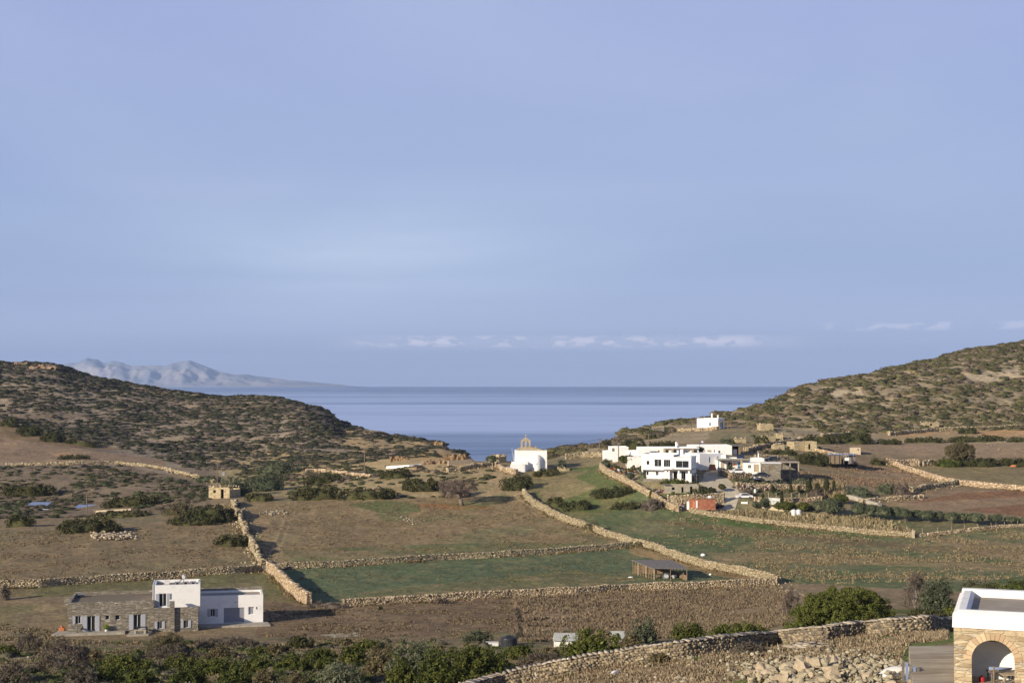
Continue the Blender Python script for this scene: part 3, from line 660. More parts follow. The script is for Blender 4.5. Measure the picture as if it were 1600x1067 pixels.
# ------------------------------------------------------------------ dry stone walls
def boxes(rs, P, size, yaw, jit=.13, tilt=.12):
    """many irregular stones: P (n,3) centres, size (n,3), yaw (n,)"""
    n = len(P); v = CUBE[None] * size[:, None, :] * (1 + rs.randn(n, 8, 3) * jit)
    tl = rs.randn(n, 1) * tilt; x = v[..., 0].copy(); v[..., 0] = x - v[..., 2] * tl; v[..., 2] = v[..., 2] + x * tl
    c, s = np.cos(yaw)[:, None], np.sin(yaw)[:, None]
    X = v[..., 0] * c - v[..., 1] * s; Y = v[..., 0] * s + v[..., 1] * c
    v = np.stack([X, Y, v[..., 2]], -1) + P[:, None, :]
    return v.reshape(-1, 3), (CQ[None] + (np.arange(n) * 8)[:, None, None]).reshape(-1, 4)
def polyw(pts):
    return np.array([p if len(p) == 3 else at(*p) for p in pts])
WALLPTS = []
def stone_wall(label, pts, h, th=.6, st=.38, mat='stone', cop=None, rag=.15, name='dry_stone_wall', group=None, hv=None, spill=.0):
    rs = rng(); W = polyw(pts); seg = np.linalg.norm(np.diff(W[:, :2], axis=0), axis=1); L = np.concatenate([[0], np.cumsum(seg)])
    n = max(int(L[-1] / st), 3); s = np.linspace(0, L[-1], n); X = np.interp(s, L, W[:, 0]); Y = np.interp(s, L, W[:, 1])
    X += (fbm(s / 6 + rs.rand() * 9, s * 0 + 1, 2) - .5) * .7; Y += (fbm(s / 6 + rs.rand() * 9, s * 0 + 4, 2) - .5) * .7
    G = hzv(X, Y); yaw = np.arctan2(np.gradient(Y), np.gradient(X))
    hh = h * (1 + (fbm(s / 3 + rs.rand() * 30, s * 0 + 7, 3) - .5) * 2 * rag)
    if hv: hh *= np.interp(s / L[-1], [a for a, _ in hv], [b for _, b in hv])
    WALLPTS.append(np.stack([X, Y, yaw], -1))
    nx, ny = -np.sin(yaw), np.cos(yaw); ox, oy = X.mean(), Y.mean(); oz = G.min()
    nco = int(math.ceil(h * 1.25 / (st * .72)))
    Ps, Ss, Ys = [], [], []
    for side in (-1, 1):
        for k in range(nco):
            z = (k + .45) * st * .72; m = z < hh * 1.02
            if not m.any(): continue
            off = side * (th / 2 - z * .06); e = rs.randn(m.sum()) * .05 * st * 2
            x = X[m] + nx[m] * (off + e) + np.cos(yaw[m]) * ((k % 2) * st * .5 + rs.randn(m.sum()) * st * .15); y = Y[m] + ny[m] * (off + e) + np.sin(yaw[m]) * ((k % 2) * st * .5)
            Ps.append(np.stack([x, y, G[m] + z - .05 + rs.randn(m.sum()) * .03], -1))
            Ss.append(np.stack([st * rs.uniform(.75, 1.35, m.sum()), st * rs.uniform(.6, .9, m.sum()), st * rs.uniform(.55, .85, m.sum())], -1)); Ys.append(yaw[m] + rs.randn(m.sum()) * .15)
    # top stones
    if not cop:
        for _ in range(2):
            Ps.append(np.stack([X + rs.randn(n) * .1 + nx * rs.uniform(-th / 3, th / 3, n), Y + rs.randn(n) * .1 + ny * rs.uniform(-th / 3, th / 3, n), G + hh * 1.0 + rs.uniform(-.1, .1, n) * st], -1)); Ss.append(np.stack([st * rs.uniform(.6, 1.3, n), th * rs.uniform(.4, .9, n), st * rs.uniform(.4, .9, n)], -1)); Ys.append(yaw + rs.randn(n) * .4)
    if spill:
        m_ = int(n * spill); i = rs.randint(0, n, m_); o_ = rs.randn(m_) * th * 1.3
        Ps.append(np.stack([X[i] + nx[i] * o_, Y[i] + ny[i] * o_, hzv(X[i] + nx[i] * o_, Y[i] + ny[i] * o_) + .08], -1)); Ss.append(st * rs.uniform(.4, 1.0, (m_, 3))); Ys.append(rs.rand(m_) * 6)
    for e_ in (0, n - 1):
        kk = int(hh[e_] / (st * .72)) + 1; ww = max(int(th / (st * .8)) + 1, 2); q_ = np.array([(X[e_] + nx[e_] * (w_ / (ww - 1) - .5) * th, Y[e_] + ny[e_] * (w_ / (ww - 1) - .5) * th, G[e_] + (z_ + .45) * st * .72) for z_ in range(kk) for w_ in range(ww)])
        Ps.append(q_); Ss.append(st * rs.uniform(.7, 1.15, q_.shape)); Ys.append(yaw[e_] + rs.randn(len(q_)) * .2)
    V, Q = boxes(rs, np.concatenate(Ps), np.concatenate(Ss), np.concatenate(Ys))
    # packed earth and rubble core
    cw = th * .47
    A = np.stack([X - nx * cw, Y - ny * cw, G - .4], -1); B = np.stack([X + nx * cw, Y + ny * cw, G - .4], -1)
    A2 = A.copy(); B2 = B.copy(); A2[:, 2] = B2[:, 2] = G + hh * .93
    b0 = len(V); V = np.concatenate([V, A, B, A2, B2]); i = np.arange(n - 1)
    Q2 = np.concatenate([np.stack([b0 + i, b0 + i + 1, b0 + 2 * n + i + 1, b0 + 2 * n + i], -1), np.stack([b0 + n + i + 1, b0 + n + i, b0 + 3 * n + i, b0 + 3 * n + i + 1], -1), np.stack([b0 + 2 * n + i, b0 + 2 * n + i + 1, b0 + 3 * n + i + 1, b0 + 3 * n + i], -1)])
    V = V - np.array([ox, oy, oz])
    if cop:
        t = thing(name, label, 'wall', (ox, oy, oz), group=group); np_mesh('stonework', V, [Q, Q2], MT[mat], parent=t)
        n2 = int(L[-1] / cop); s2 = np.linspace(0, L[-1], n2); x2 = np.interp(s2, s, X); y2 = np.interp(s2, s, Y); z2 = np.interp(s2, s, G + hh * .97) + .08
        V2, Q3 = boxes(rs, np.stack([x2, y2, z2], -1) - np.array([ox, oy, oz]), np.stack([cop * rs.uniform(.7, 1.25, n2), th * rs.uniform(.9, 1.2, n2), rs.uniform(.05, .12, n2)], -1), np.interp(s2, s, yaw) + rs.randn(n2) * .12, .08)
        np_mesh('coping', V2, [Q3], MT['slab'], parent=t)
        return t
    o = np_mesh(name, V, [Q, Q2], MT[mat], loc=(ox, oy, oz)); return tag(o, label, 'wall', group)

SW = stone_wall
SW('long foreground dry stone wall with pale flat coping slabs', [(725, 1096), (780, 1078), (840, 1064), (890, 1054), (940, 1044), (990, 1037), (1065, 1028), (1140, 1018), (1215, 1010), (1290, 1003), (1350, 996), (1400, 991), (1450, 988), (1489, 986)], 1.2, .75, .23, 'stone2', cop=.38, rag=.09)
SW('tall sunlit stone wall running diagonally down past the animal pen', [(818, 773), (832, 788), (855, 801), (872, 809), (900, 820), (930, 830), (960, 841), (1000, 853), (1012, 856), (1040, 867), (1080, 880), (1120, 889), (1160, 897), (1190, 904), (1217, 911)], 1.45, .85, .28, rag=.10, spill=.5)
SW('low stone wall along the top edge of the green field', [(428, 890), (500, 886), (600, 880), (700, 874), (800, 868), (880, 863), (945, 858), (985, 854)], 1.1, .7, .27, rag=.06, spill=.2)
SW('stone wall along the near edge of the green field below the pen', [(536, 947), (620, 942), (700, 938), (800, 932), (900, 927), (980, 922), (1050, 919), (1130, 916), (1212, 912)], 1.1, .8, .27, rag=.07, spill=.3)
SW('short tall rubble wall coming downhill towards the garage', [(419, 893), (432, 903), (446, 916), (458, 929), (470, 938), (482, 944)], 1.9, .85, .28, rag=.08)
SW('stone terrace wall across the slope behind the stone house', [(-60, 922), (0, 918), (60, 916), (120, 912), (200, 906), (300, 899), (360, 895), (405, 892)], 1.2, .7, .27, rag=.06, spill=.2)
SW('crumbling stone wall descending from the roofless stone hut', [(364, 786), (370, 800), (376, 815), (384, 832), (392, 850), (402, 868), (412, 884)], 1.9, 1.0, .40, rag=.45, spill=2.2, hv=[(0, .3), (.08, .9), (.15, .15), (.25, .85), (.34, .9), (.40, .2), (.48, .9), (.56, .7), (.62, .08), (.72, .9), (.85, .7), (.92, .35), (1, .5)])
SW('stone wall bordering the village yard on its left side', [(938, 733), (955, 744), (972, 752), (990, 762), (1008, 772), (1024, 780), (1036, 788), (1048, 795), (1062, 799)], 1.4, .8, .34, rag=.14, spill=.3)
SW('low wall below the reed bed running right from the rusty container', [(1078, 800), (1110, 806), (1150, 812), (1200, 818), (1250, 823), (1300, 828), (1350, 833), (1400, 837), (1428, 839)], 1.0, .6, .27, rag=.08)
SW('low overgrown wall beside the olive grove at far right', [(1430, 839), (1470, 835), (1520, 829), (1570, 824), (1640, 820)], .6, .5, .34, rag=.3)
SW('long curving stone wall climbing to the ruin right of the village', [(1700, 772), (1600, 767), (1550, 763), (1500, 758), (1470, 752), (1450, 746), (1430, 740), (1405, 731), (1387, 725)], 1.4, .8, .42, rag=.1, spill=.2)
SW('grey tumbled field wall below the curving wall', [(1425, 769), (1450, 764), (1475, 760), (1500, 757)], 1.2, 1.0, .5, rag=.3, spill=.8)
SW('low tumbled stone bank ending at the red ploughed field', [(1345, 786), (1375, 783), (1410, 780), (1440, 778)], .8, 1.0, .45, rag=.4, spill=1.0)
SW('ruined field wall with a doorway gap beside the long dark hedge', [(1385, 727), (1400, 728), (1420, 728), (1436, 728)], 1.9, .7, .42, rag=.15)
SW('stone wall stretch touching the left end of the long dark hedge', [(1441, 728), (1450, 727), (1462, 726)], 1.5, .7, .42, rag=.1)
SW('broken stone wall running left from the church yard', [(700, 738), (720, 735), (745, 731), (775, 727)], 1.1, .9, .45, rag=.3, spill=1.2)
SW('stone yard wall wrapping the front corner of the church', [(776, 728), (784, 736), (796, 739), (806, 741)], 1.2, .7, .40, rag=.1, spill=.5)
SW('low wall on the skyline between the palm and the village', [(884, 717), (910, 715), (935, 714), (962, 713)], 1.5, .8, .42, rag=.08)
SW('yellowish overgrown wall across the far left slope', [(10, 728), (60, 727), (120, 725), (180, 724), (230, 729), (270, 737), (300, 744), (334, 754)], .8, .8, .5, rag=.25, spill=.4)
SW('low ruined wall on the bank below the dark hedge left of the pole', [(480, 736), (520, 738), (550, 742), (580, 745)], .6, .9, .5, rag=.5, spill=1.0)
SW('long pale terrace wall at the foot of the right hill', [(1388, 680), (1420, 677), (1460, 674), (1500, 672), (1560, 670), (1640, 668)], 1.1, .9, .5, rag=.2, spill=.4)
SW('short pale terrace wall behind the tan hut', [(1284, 684), (1305, 682), (1325, 680)], 1.1, .8, .5, rag=.2, spill=.4)
SW('rough stone wall between the tan hut and the tin shack', [(1277, 706), (1290, 709), (1305, 712), (1325, 713)], .9, .9, .45, rag=.3, spill=.6)
SW('grey stone wall winding uphill behind the long white house', [(1165, 706), (1185, 700), (1215, 694), (1235, 691), (1252, 689)], 1.0, 1.2, .5, rag=.3, spill=1.0)
SW('retaining wall of rubble under the stone barn terrace', [(1125, 744), (1145, 748), (1170, 750), (1200, 751), (1235, 749)], 1.7, .7, .40, 'stone2', rag=.1)
SW('terrace wall behind the row of small posts', [(1150, 762), (1180, 764), (1230, 765), (1275, 766)], 1.3, .7, .40, rag=.12)
SW('low garden wall in front of the row of small posts', [(1180, 783), (1220, 785), (1260, 784), (1282, 782)], .9, .6, .38, rag=.12)
SW('retaining wall between the block shed and the rusty container', [(1043, 789), (1060, 788), (1085, 787), (1110, 786), (1130, 785)], 2.2, .7, .38, 'tanstone' if 0 else 'stone', rag=.05)
SW('short stone wall left of the tin shack under the right slope', [(1180, 717), (1205, 718), (1228, 719)], 1.2, .7, .42, rag=.2)
SW('small terrace wall beside the upper white hut', [(1060, 674), (1080, 674), (1100, 673), (1120, 672)], 1.0, .7, .45, rag=.2, spill=.3)
# plastered low walls
def smooth_wall(label, pts, h, th, mat, name='garden_wall'):
    W = polyw(pts); mb = MB(); o = W[0]
    for k in range(len(W) - 1):
        a, b = W[k] - o, W[k + 1] - o; d = (b - a)[:2]; L = np.linalg.norm(d); d /= L; nn = np.array([-d[1], d[0]]) * th / 2; m = MB()
        V = [(*(a[:2] - nn), a[2] - .5), (*(b[:2] - nn), b[2] - .5), (*(b[:2] + nn), b[2] - .5), (*(a[:2] + nn), a[2] - .5), (*(a[:2] - nn), a[2] + h), (*(b[:2] - nn), b[2] + h), (*(b[:2] + nn), b[2] + h), (*(a[:2] + nn), a[2] + h)]
        mb.add(V, [(0, 3, 2, 1), (4, 5, 6, 7), (0, 1, 5, 4), (1, 2, 6, 5), (2, 3, 7, 6), (3, 0, 4, 7)])
    ob = mb.build(name, mat, loc=tuple(o)); return tag(ob, label, 'wall')
smooth_wall('smooth concrete wall sloping down beside the dark olive bushes', [(1317, 776), (1335, 780), (1355, 786), (1375, 792)], .9, 1.1, 'concrete')
smooth_wall('long cream plastered wall in front of the sea cliff', [(700, 727), (737, 724)], 1.3, .5, 'cream')
smooth_wall('low cream wall in the garden left of the white tanks', [(1176, 790), (1210, 797), (1240, 800)], .8, .4, 'cream')
smooth_wall('low whitewashed wall behind the oval dark bush on the ridge', [(604, 732), (612, 731.5), (640, 730), (658, 728)], .75, .5, 'white2')
smooth_wall('small cream yard wall at the blue roofed sheds', [(150, 800), (205, 797)], .45, .4, 'cream')

# ------------------------------------------------------------------ rubble and rocks
def rockmesh(seed, cuts=12, sub=1):
    rs = np.random.RandomState(seed); v, f = ICO[sub]; v = v * np.array([1, rs.uniform(.55, .85), rs.uniform(.40, .7)])
    for _ in range(cuts):
        n = unit(rs.randn(3)); d = rs.uniform(.22, .5); k = np.maximum(v @ n - d, 0); v = v - k[:, None] * n
    return v * 1.5, f
def rockproto(seed):
    v, f = rockmesh(seed); me = D.meshes.new('boulder'); me.from_pydata(v.tolist(), [], f.tolist()); me.materials.append(MT['rock']); return me
RM = [rockproto(50 + i) for i in range(8)]
rs = rng()
cen = [(1190, 1052), (1250, 1044), (1300, 1050), (1340, 1046), (1290, 1065), (1230, 1066), (1370, 1050)]
for k in range(150):
    c = cen[k % len(cen)]; px = c[0] + rs.randn() * 32; py = c[1] + rs.randn() * 11
    px = min(max(px, 1155), 1403); py = min(max(py, 1033 + abs(px - 1270) * .05), 1085)
    p = at(px, py); s = rs.uniform(.22, .52) * (1.15 if py > 1045 else .85)
    o = D.objects.new('boulder', RM[k % 8]); COL.objects.link(o)
    up = max(0, .8 - abs(px - 1280) / 130 - abs(py - 1058) / 40)
    o.location = (p[0], p[1], p[2] + s * .3 + up * rs.uniform(.2, 1.1)); o.rotation_euler = (rs.uniform(-.9, .9), rs.uniform(-.9, .9), rs.uniform(0, 6.3)); o.scale = (s, s, s)
    tag(o, 'pale broken boulder in the rubble heap left of the concrete terrace', 'rock', 'boulders of the foreground rubble heap')
def stones(name, polyc, n, smin, smax, sdx, sdy, seed, lift=0.0, mat='rock'):
    rs = np.random.RandomState(seed); V = []; Fc = []; nv = 0
    for k in range(n):
        c = polyc[k % len(polyc)]; p = at(c[0] + rs.randn() * sdx, c[1] + rs.randn() * sdy); v, f = rockmesh(seed + k % 12, 7, 1)
        s = rs.uniform(smin, smax); a = rs.rand() * 6.3; v = v * s; x = v[:, 0] * cos(a) - v[:, 1] * sin(a); y = v[:, 0] * sin(a) + v[:, 1] * cos(a)
        V.append(np.stack([x + p[0], y + p[1], v[:, 2] + p[2] + s * .2 + lift * rs.rand()], -1)); Fc.append(f + nv); nv += len(v)
    o = np_mesh(name, np.concatenate(V), [np.concatenate(Fc)], MT[mat]); return o
tag(stones('rubble', cen, 1500, .05, .2, 38, 12, 31, .35), kind='stuff')
tag(stones('loose_stones', [(1215, 921), (1225, 930), (1205, 926), (1060, 1068), (700, 738), (640, 812), (1500, 700), (1540, 690), (1440, 676), (1250, 690), (1200, 686)], 500, .08, .28, 16, 4, 61), kind='stuff')
tag(stones('scattered_stones', [(60, 1040), (70, 1058), (90, 1050), (1180, 1000), (1300, 1020), (1000, 1060), (1100, 1040)], 260, .05, .18, 30, 10, 71), kind='stuff')
o = stones('stone_heap', [(160, 838), (175, 839), (195, 837)], 190, .2, .5, 10, 2.6, 81, .3); tag(o, 'low heap of cleared field stones on the left brown field', 'stones')
o = stones('stone_heap', [(420, 802), (435, 801)], 70, .15, .4, 9, 1.4, 83, .2); tag(o, 'small strip of cleared stones at the top left of the big brown field', 'stones')
# flat slabs pile near the big bush
rs = rng(); p = at(1275, 1012); Ps = []; n = 46
Pp = np.stack([rs.uniform(-1.9, 1.9, n), rs.uniform(-.8, .8, n), rs.uniform(.05, .45, n)], -1); Pp[:, 2] *= 1 - np.abs(Pp[:, 0]) / 2.4
V, Q = boxes(rs, Pp, np.stack([rs.uniform(.5, 1.0, n), rs.uniform(.3, .6, n), rs.uniform(.06, .12, n)], -1), rs.randn(n) * .6, .07, .15)
o = np_mesh('slab_pile', V, [Q], MT['slab'], loc=tuple(p)); tag(o, 'pile of flat stone slabs below the big green bush', 'stones')
# rocky outcrops
def outcrop(label, px0, px1, yt, yb, mat, name='rock_outcrop', dep=.5, seed=1):
    rs = np.random.RandomState(seed); p = at((px0 + px1) / 2, yb); w = (px1 - px0) / F * p[1]; h = (yb - yt) / F * p[1]; V = []; Fc = []; nv = 0
    for k in range(26):
        v, f = rockmesh(seed * 50 + k, 10, 2); sx = w * rs.uniform(.08, .16); s = np.array([sx, sx * .9, h * rs.uniform(.45, .85)]); x = rs.uniform(-.42, .42) * w
        v = v * s * (1 + (fbm(v[:, 0] * 3, v[:, 2] * 3 + k, 3)[:, None] - .5) * .5); v = v + np.array([x, rs.uniform(0, 1) * w * dep * .4, h * .15 * rs.rand() * (1 - abs(x) / w)]); V.append(v); Fc.append(f + nv); nv += len(v)
    o = np_mesh(name, np.concatenate(V), [np.concatenate(Fc)], MT[mat], loc=tuple(p)); return tag(o, label, 'rock')
outcrop('jagged brown rock crag on top of the left hill', 42, 90, 566, 577, 'outcrop', seed=2)
outcrop('low rock ledge at the far left of the hilltop', 22, 44, 564, 569, 'outcrop', seed=5)
outcrop('brown eroded cliff head at the tip of the left headland', 688, 736, 702, 722, 'cliff', 'cliff', .35, seed=3)
outcrop('ochre eroded gully face below the left headland', 608, 640, 708, 720, 'cliff', 'cliff', .4, seed=4)
outcrop('grey rock outcrop beside the cream wall on the ridge', 660, 698, 714, 725, 'outcrop', seed=7)
outcrop('pale rock ledge on the headland above the ochre gully', 668, 692, 688, 695, 'cliff', seed=8)
# ------------------------------------------------------------------ hillside scrub (ground cover nobody could count)
def scatter(n, dmin, dmax, keep, rs, umin=-.43, umax=.43):
    d = np.sqrt(rs.uniform(dmin ** 2, dmax ** 2, n)); u = rs.uniform(umin, umax, n); x = u * d; z = hzv(x, d); px, py = proj(x, d, z); k = keep(x, d, z, px, py); return x[k], d[k], z[k], px[k], py[k]
def poly_in(poly, px, py):
    r = np.zeros(px.shape, bool); n = len(poly)
    for i in range(n):
        x0, y0 = poly[i]; x1, y1 = poly[(i + 1) % n]
        if y0 == y1: continue
        c = ((y0 > py) != (y1 > py)) & (px < (x1 - x0) * (py - y0) / (y1 - y0) + x0); r ^= c
    return r
PROT = []
for k in range(10):
    rs = np.random.RandomState(300 + k); V, Q, T = bush_geo(rs, 1, .95, .62, .34, 7, .15, .6, core=False, lump=.5)
    iv, it = ICO[1]; cv = iv * np.array([.86, .82, .50]) * (1 + .35 * (rs.rand(len(iv), 1) - .5)); cv[:, 2] += .05
    PROT.append((V, Q, cv, it))
def scrub(name, x, y, z, r, hs, tints, rs):
    Vs, Qs, Ts, Cs = [], [], [], []; nv = 0; pi_ = rs.randint(0, len(PROT), len(x)); a = rs.rand(len(x)) * 6.28
    for k in range(len(PROT)):
        V, Q, cv, it = PROT[k]; V = np.concatenate([V, cv]); it = it + len(V) - len(cv); m = np.nonzero(pi_ == k)[0]
        if len(m) == 0: continue
        c, s = np.cos(a[m])[:, None], np.sin(a[m])[:, None]; X = (V[None, :, 0] * c - V[None, :, 1] * s) * r[m][:, None] + x[m][:, None]; Y = (V[None, :, 0] * s + V[None, :, 1] * c) * r[m][:, None] + y[m][:, None]; Zz = V[None, :, 2] * (r[m] * hs[m])[:, None] + z[m][:, None] - .1
        Vs.append(np.stack([X, Y, Zz], -1).reshape(-1, 3)); off = nv + np.arange(len(m)) * len(V); Qs.append((Q[None] + off[:, None, None]).reshape(-1, 4)); Ts.append((it[None] + off[:, None, None]).reshape(-1, 3)); Cs.append(np.repeat(tints[m], len(V), 0)); nv += len(m) * len(V)
    o = np_mesh(name, np.concatenate(Vs), [np.concatenate(Qs), np.concatenate(Ts)], MT['scrub'], tint=np.concatenate(Cs)); return tag(o, kind='stuff')
def tints(rs, n, pal, pr):
    i = rs.choice(len(pal), n, p=pr); return np.array(pal)[i] * rs.uniform(.8, 1.2, (n, 1))
rs = rng()
FLD_L = [(-900, 655), (0, 656), (60, 672), (130, 690), (200, 704), (330, 740), (330, 757), (200, 728), (-900, 735)]
def keepL(x, y, z, px, py):
    dens = .64 + 1.9 * (fbm(x / 16, y / 22, 3) - .42) + .5 * (fbm(x / 7 + 9, y / 7, 2) - .5)
    dens = np.where(px > 500, dens - (px - 500) / 330, dens); dens = np.where(py > 702, dens * .75, dens)
    return (px < 738) & (z > 1) & (x < 0) & (py < 735) & ~poly_in(FLD_L, px, py) & (rs.rand(len(x)) < dens)
x, y, z, px, py = scatter(44000, 470, 940, keepL, rs, -.46, -.02)
scrub('left_hillside_scrub', x, y, z, rs.uniform(.5, 1.0, len(x)) * np.where(rs.rand(len(x)) < .3, 2.6, 1.2), rs.uniform(.38, .75, len(x)), tints(rs, len(x), [(.056, .060, .036), (.080, .074, .056), (.045, .050, .028), (.12, .10, .085)], [.4, .2, .3, .1]), rs)
def keepR(x, y, z, px, py):
    dens = .85 + 1.5 * (fbm(x / 24, y / 24, 3) - .42) + .4 * (fbm(x / 8 + 3, y / 8, 2) - .5)
    bare = poly_in([(1295, 610), (1345, 604), (1352, 618), (1300, 622)], px, py) | poly_in([(1500, 583), (1600, 574), (1600, 590), (1540, 598), (1510, 596)], px, py)
    low = poly_in([(1050, 664), (1260, 668), (1330, 690), (1180, 700), (1060, 680)], px, py)
    return (px > 838) & (z > 1) & (y > 455) & (py < 722) & (py < np.interp(px, [838, 950, 1080, 1250, 1400, 2000], [722, 702, 668, 690, 674, 668])) & ~low & ~(bare & (rs.rand(len(x)) < .85)) & (rs.rand(len(x)) < dens)
x, y, z, px, py = scatter(25000, 455, 960, keepR, rs, .01, .46)
scrub('right_hillside_scrub', x, y, z, rs.uniform(.5, 1.0, len(x)) * np.where(rs.rand(len(x)) < .35, 3.2, 1.4), rs.uniform(.42, .85, len(x)), tints(rs, len(x), [(.088, .088, .042), (.118, .104, .062), (.070, .076, .036), (.15, .125, .095)], [.4, .25, .2, .15]), rs)
def keepM(x, y, z, px, py):
    dens = .34 + 1.8 * (fbm(x / 14 + 4, y / 14, 3) - .44)
    a = poly_in([(-400, 740), (0, 735), (200, 732), (330, 762), (330, 792), (200, 806), (0, 812), (-400, 815)], px, py)
    b = poly_in([(370, 740), (400, 720), (560, 722), (600, 742), (560, 752), (400, 762)], px, py)
    c = poly_in([(600, 728), (760, 728), (790, 765), (700, 780), (450, 782), (440, 755)], px, py)
    return (y < 560) & ((a & (rs.rand(len(x)) < dens)) | (b & (rs.rand(len(x)) < dens + .25)) | (c & (rs.rand(len(x)) < dens * .35)))
x, y, z, px, py = scatter(13000, 350, 560, keepM, rs, -.5, .02)
scrub('valley_scrub', x, y, z, rs.uniform(.5, 1.8, len(x)), rs.uniform(.45, .9, len(x)), tints(rs, len(x), [(.062, .068, .034), (.10, .085, .06), (.05, .06, .026), (.15, .12, .09)], [.4, .25, .2, .15]), rs)
def keepV(x, y, z, px, py):
    a = poly_in([(1040, 745), (1100, 735), (1330, 745), (1330, 812), (1090, 800), (1040, 775)], px, py) & ~poly_in([(1085, 755), (1110, 730), (1130, 735), (1165, 795), (1110, 800)], px, py)
    b = poly_in([(1160, 668), (1280, 676), (1320, 700), (1300, 720), (1180, 712)], px, py)
    return (rs.rand(len(x)) < .25) & ((a & (fbm(x / 5, y / 5, 2) > .5)) | (b & (fbm(x / 6, y / 6, 2) > .5)))
x, y, z, px, py = scatter(6000, 320, 520, keepV, rs, .08, .26)
scrub('village_undergrowth', x, y, z, rs.uniform(.35, 1.0, len(x)), rs.uniform(.8, 1.6, len(x)), tints(rs, len(x), [(.07, .085, .035), (.13, .11, .07), (.09, .10, .06), (.19, .155, .10)], [.35, .2, .25, .2]), rs)
# near slope low scrub bottom left
def keepN(x, y, z, px, py):
    return (py > 1003) & (py < 1150) & (px < 800) & ((fbm(x / 4, y / 4, 3) > .46)) & (rs.rand(len(x)) < np.clip((py - 1000) / 50, .2, .9)) & (px > -60)
x, y, z, px, py = scatter(3600, 120, 200, keepN, rs, -.40, 0)
scrub('foreground_undergrowth', x, y, z, rs.uniform(.4, 1.1, len(x)), rs.uniform(.8, 1.3, len(x)), tints(rs, len(x), [(.08, .088, .032), (.11, .10, .07), (.06, .075, .022), (.14, .125, .085)], [.35, .25, .25, .15]), rs)

# ------------------------------------------------------------------ dry grass
def tufts(name, x, y, z, h, w, nb, tint, rs, mat='straw'):
    n = len(x); m = n * nb; i = np.repeat(np.arange(n), nb); a = rs.rand(m) * 6.28; r = rs.rand(m) * w
    bx = x[i] + np.cos(a) * r; by = y[i] + np.sin(a) * r; bz = z[i] - .03; hh = h[i] * rs.uniform(.5, 1.15, m); t = rs.rand(m) * 6.28; bw = .035 * (1 + y[i] / 90)
    tx = bx + np.cos(a) * hh * .7 * rs.rand(m); ty = by + np.sin(a) * hh * .7 * rs.rand(m)
    V = np.stack([np.stack([bx - np.cos(t) * bw, by - np.sin(t) * bw, bz], -1), np.stack([bx + np.cos(t) * bw, by + np.sin(t) * bw, bz], -1), np.stack([tx, ty, bz + hh], -1)], 1).reshape(-1, 3)
    o = np_mesh(name, V, [np.arange(3 * m).reshape(-1, 3)], MT[mat], tint=np.repeat(tint[i], 3, 0) if mat == 'straw' else None); return tag(o, kind='stuff')
def grass(name, n, dmin, dmax, umin, umax, poly, hmin, hmax, thr, tcol, nb=7, w=.35, sc=6, mat='straw'):
    rs = rng()
    x, y, z, px, py = scatter(n, dmin, dmax, lambda x, y, z, px, py: poly_in(poly, px, py) & (fbm(x / sc + 3, y / sc, 3) + rs.randn(len(x)) * .13 > thr + .05), rs, umin, umax)
    t = np.array(tcol) * np.array([.80, .80, .80]) * rs.uniform(.8, 1.2, (len(x), 1)); tufts(name, x, y, z, rs.uniform(hmin, hmax, len(x)), w, nb, t, rs, mat)
grass('dry_grass', 26000, 170, 262, 0.0, .21, [(806, 934), (1000, 925), (1215, 915), (1240, 935), (1230, 990), (1100, 1000), (815, 1002)], .2, .55, .43, (.80, .76, .76))
grass('brown_field_weeds', 9000, 190, 240, -.18, 0.01, [(410, 945), (540, 952), (800, 935), (805, 1000), (560, 1005), (410, 995)], .1, .3, .5, (.75, .70, .66))
grass('near_slope_grass', 30000, 68, 120, -.06, .32, [(700, 1300), (740, 1060), (990, 1020), (1290, 990), (1480, 985), (1480, 1000), (1420, 1005), (1405, 1035), (1300, 1028), (1180, 1030), (1140, 1060), (1150, 1300)], .08, .34, .44, (1.0, 1.0, .98), 9, .22, 3)
grass('meadow_weeds', 24000, 255, 345, .02, .43, [(1000, 850), (1060, 803), (1250, 826), (1428, 842), (1600, 826), (1800, 826), (1800, 930), (1500, 925), (1235, 910), (1100, 876)], .15, .45, .54, (.76, .80, .70), 6, .5, 7)
grass('pen_field_weeds', 7000, 235, 320, -.18, .16, [(480, 930), (460, 890), (800, 872), (1000, 862), (1100, 890), (1190, 906), (1050, 915), (800, 928), (560, 940)], .08, .22, .52, (.60, .60, .46), 5, .5, 7)
grass('upper_field_weeds', 17000, 280, 370, -.19, .07, [(420, 880), (395, 790), (800, 778), (870, 812), (950, 845), (700, 868)], .08, .25, .48, (.78, .74, .66), 5, .5, 8)
grass('reeds', 11000, 300, 350, .13, .29, [(1100, 801), (1180, 800), (1260, 806), (1320, 808), (1425, 818), (1428, 836), (1350, 830), (1250, 820), (1150, 809), (1100, 804)], .5, 1.2, .36, (1, 1, 1), 6, .4, 5, 'reed')
grass('orchard_reeds', 2500, 345, 375, .20, .25, [(1275, 760), (1318, 762), (1318, 780), (1280, 778)], 1.2, 2.4, .2, (1, 1, 1), 6, .4, 5, 'reed')
grass('pale_hill_grass', 16000, 330, 420, .10, .30, [(1240, 716), (1440, 735), (1480, 756), (1330, 764), (1235, 745)], .2, .5, .50, (.80, .74, .72), 6, .5, 7)
grass('left_field_weeds', 13000, 215, 335, -.42, -.17, [(-100, 915), (-100, 835), (380, 820), (405, 885), (150, 905)], .1, .3, .5, (.75, .70, .62), 5, .5, 8)
grass('lower_left_grass', 30000, 140, 215, -.42, -.02, [(-100, 960), (100, 950), (100, 1000), (400, 1005), (560, 1000), (700, 1010), (600, 1100), (-100, 1100)], .12, .4, .49, (.70, .74, .66), 7, .3, 5)

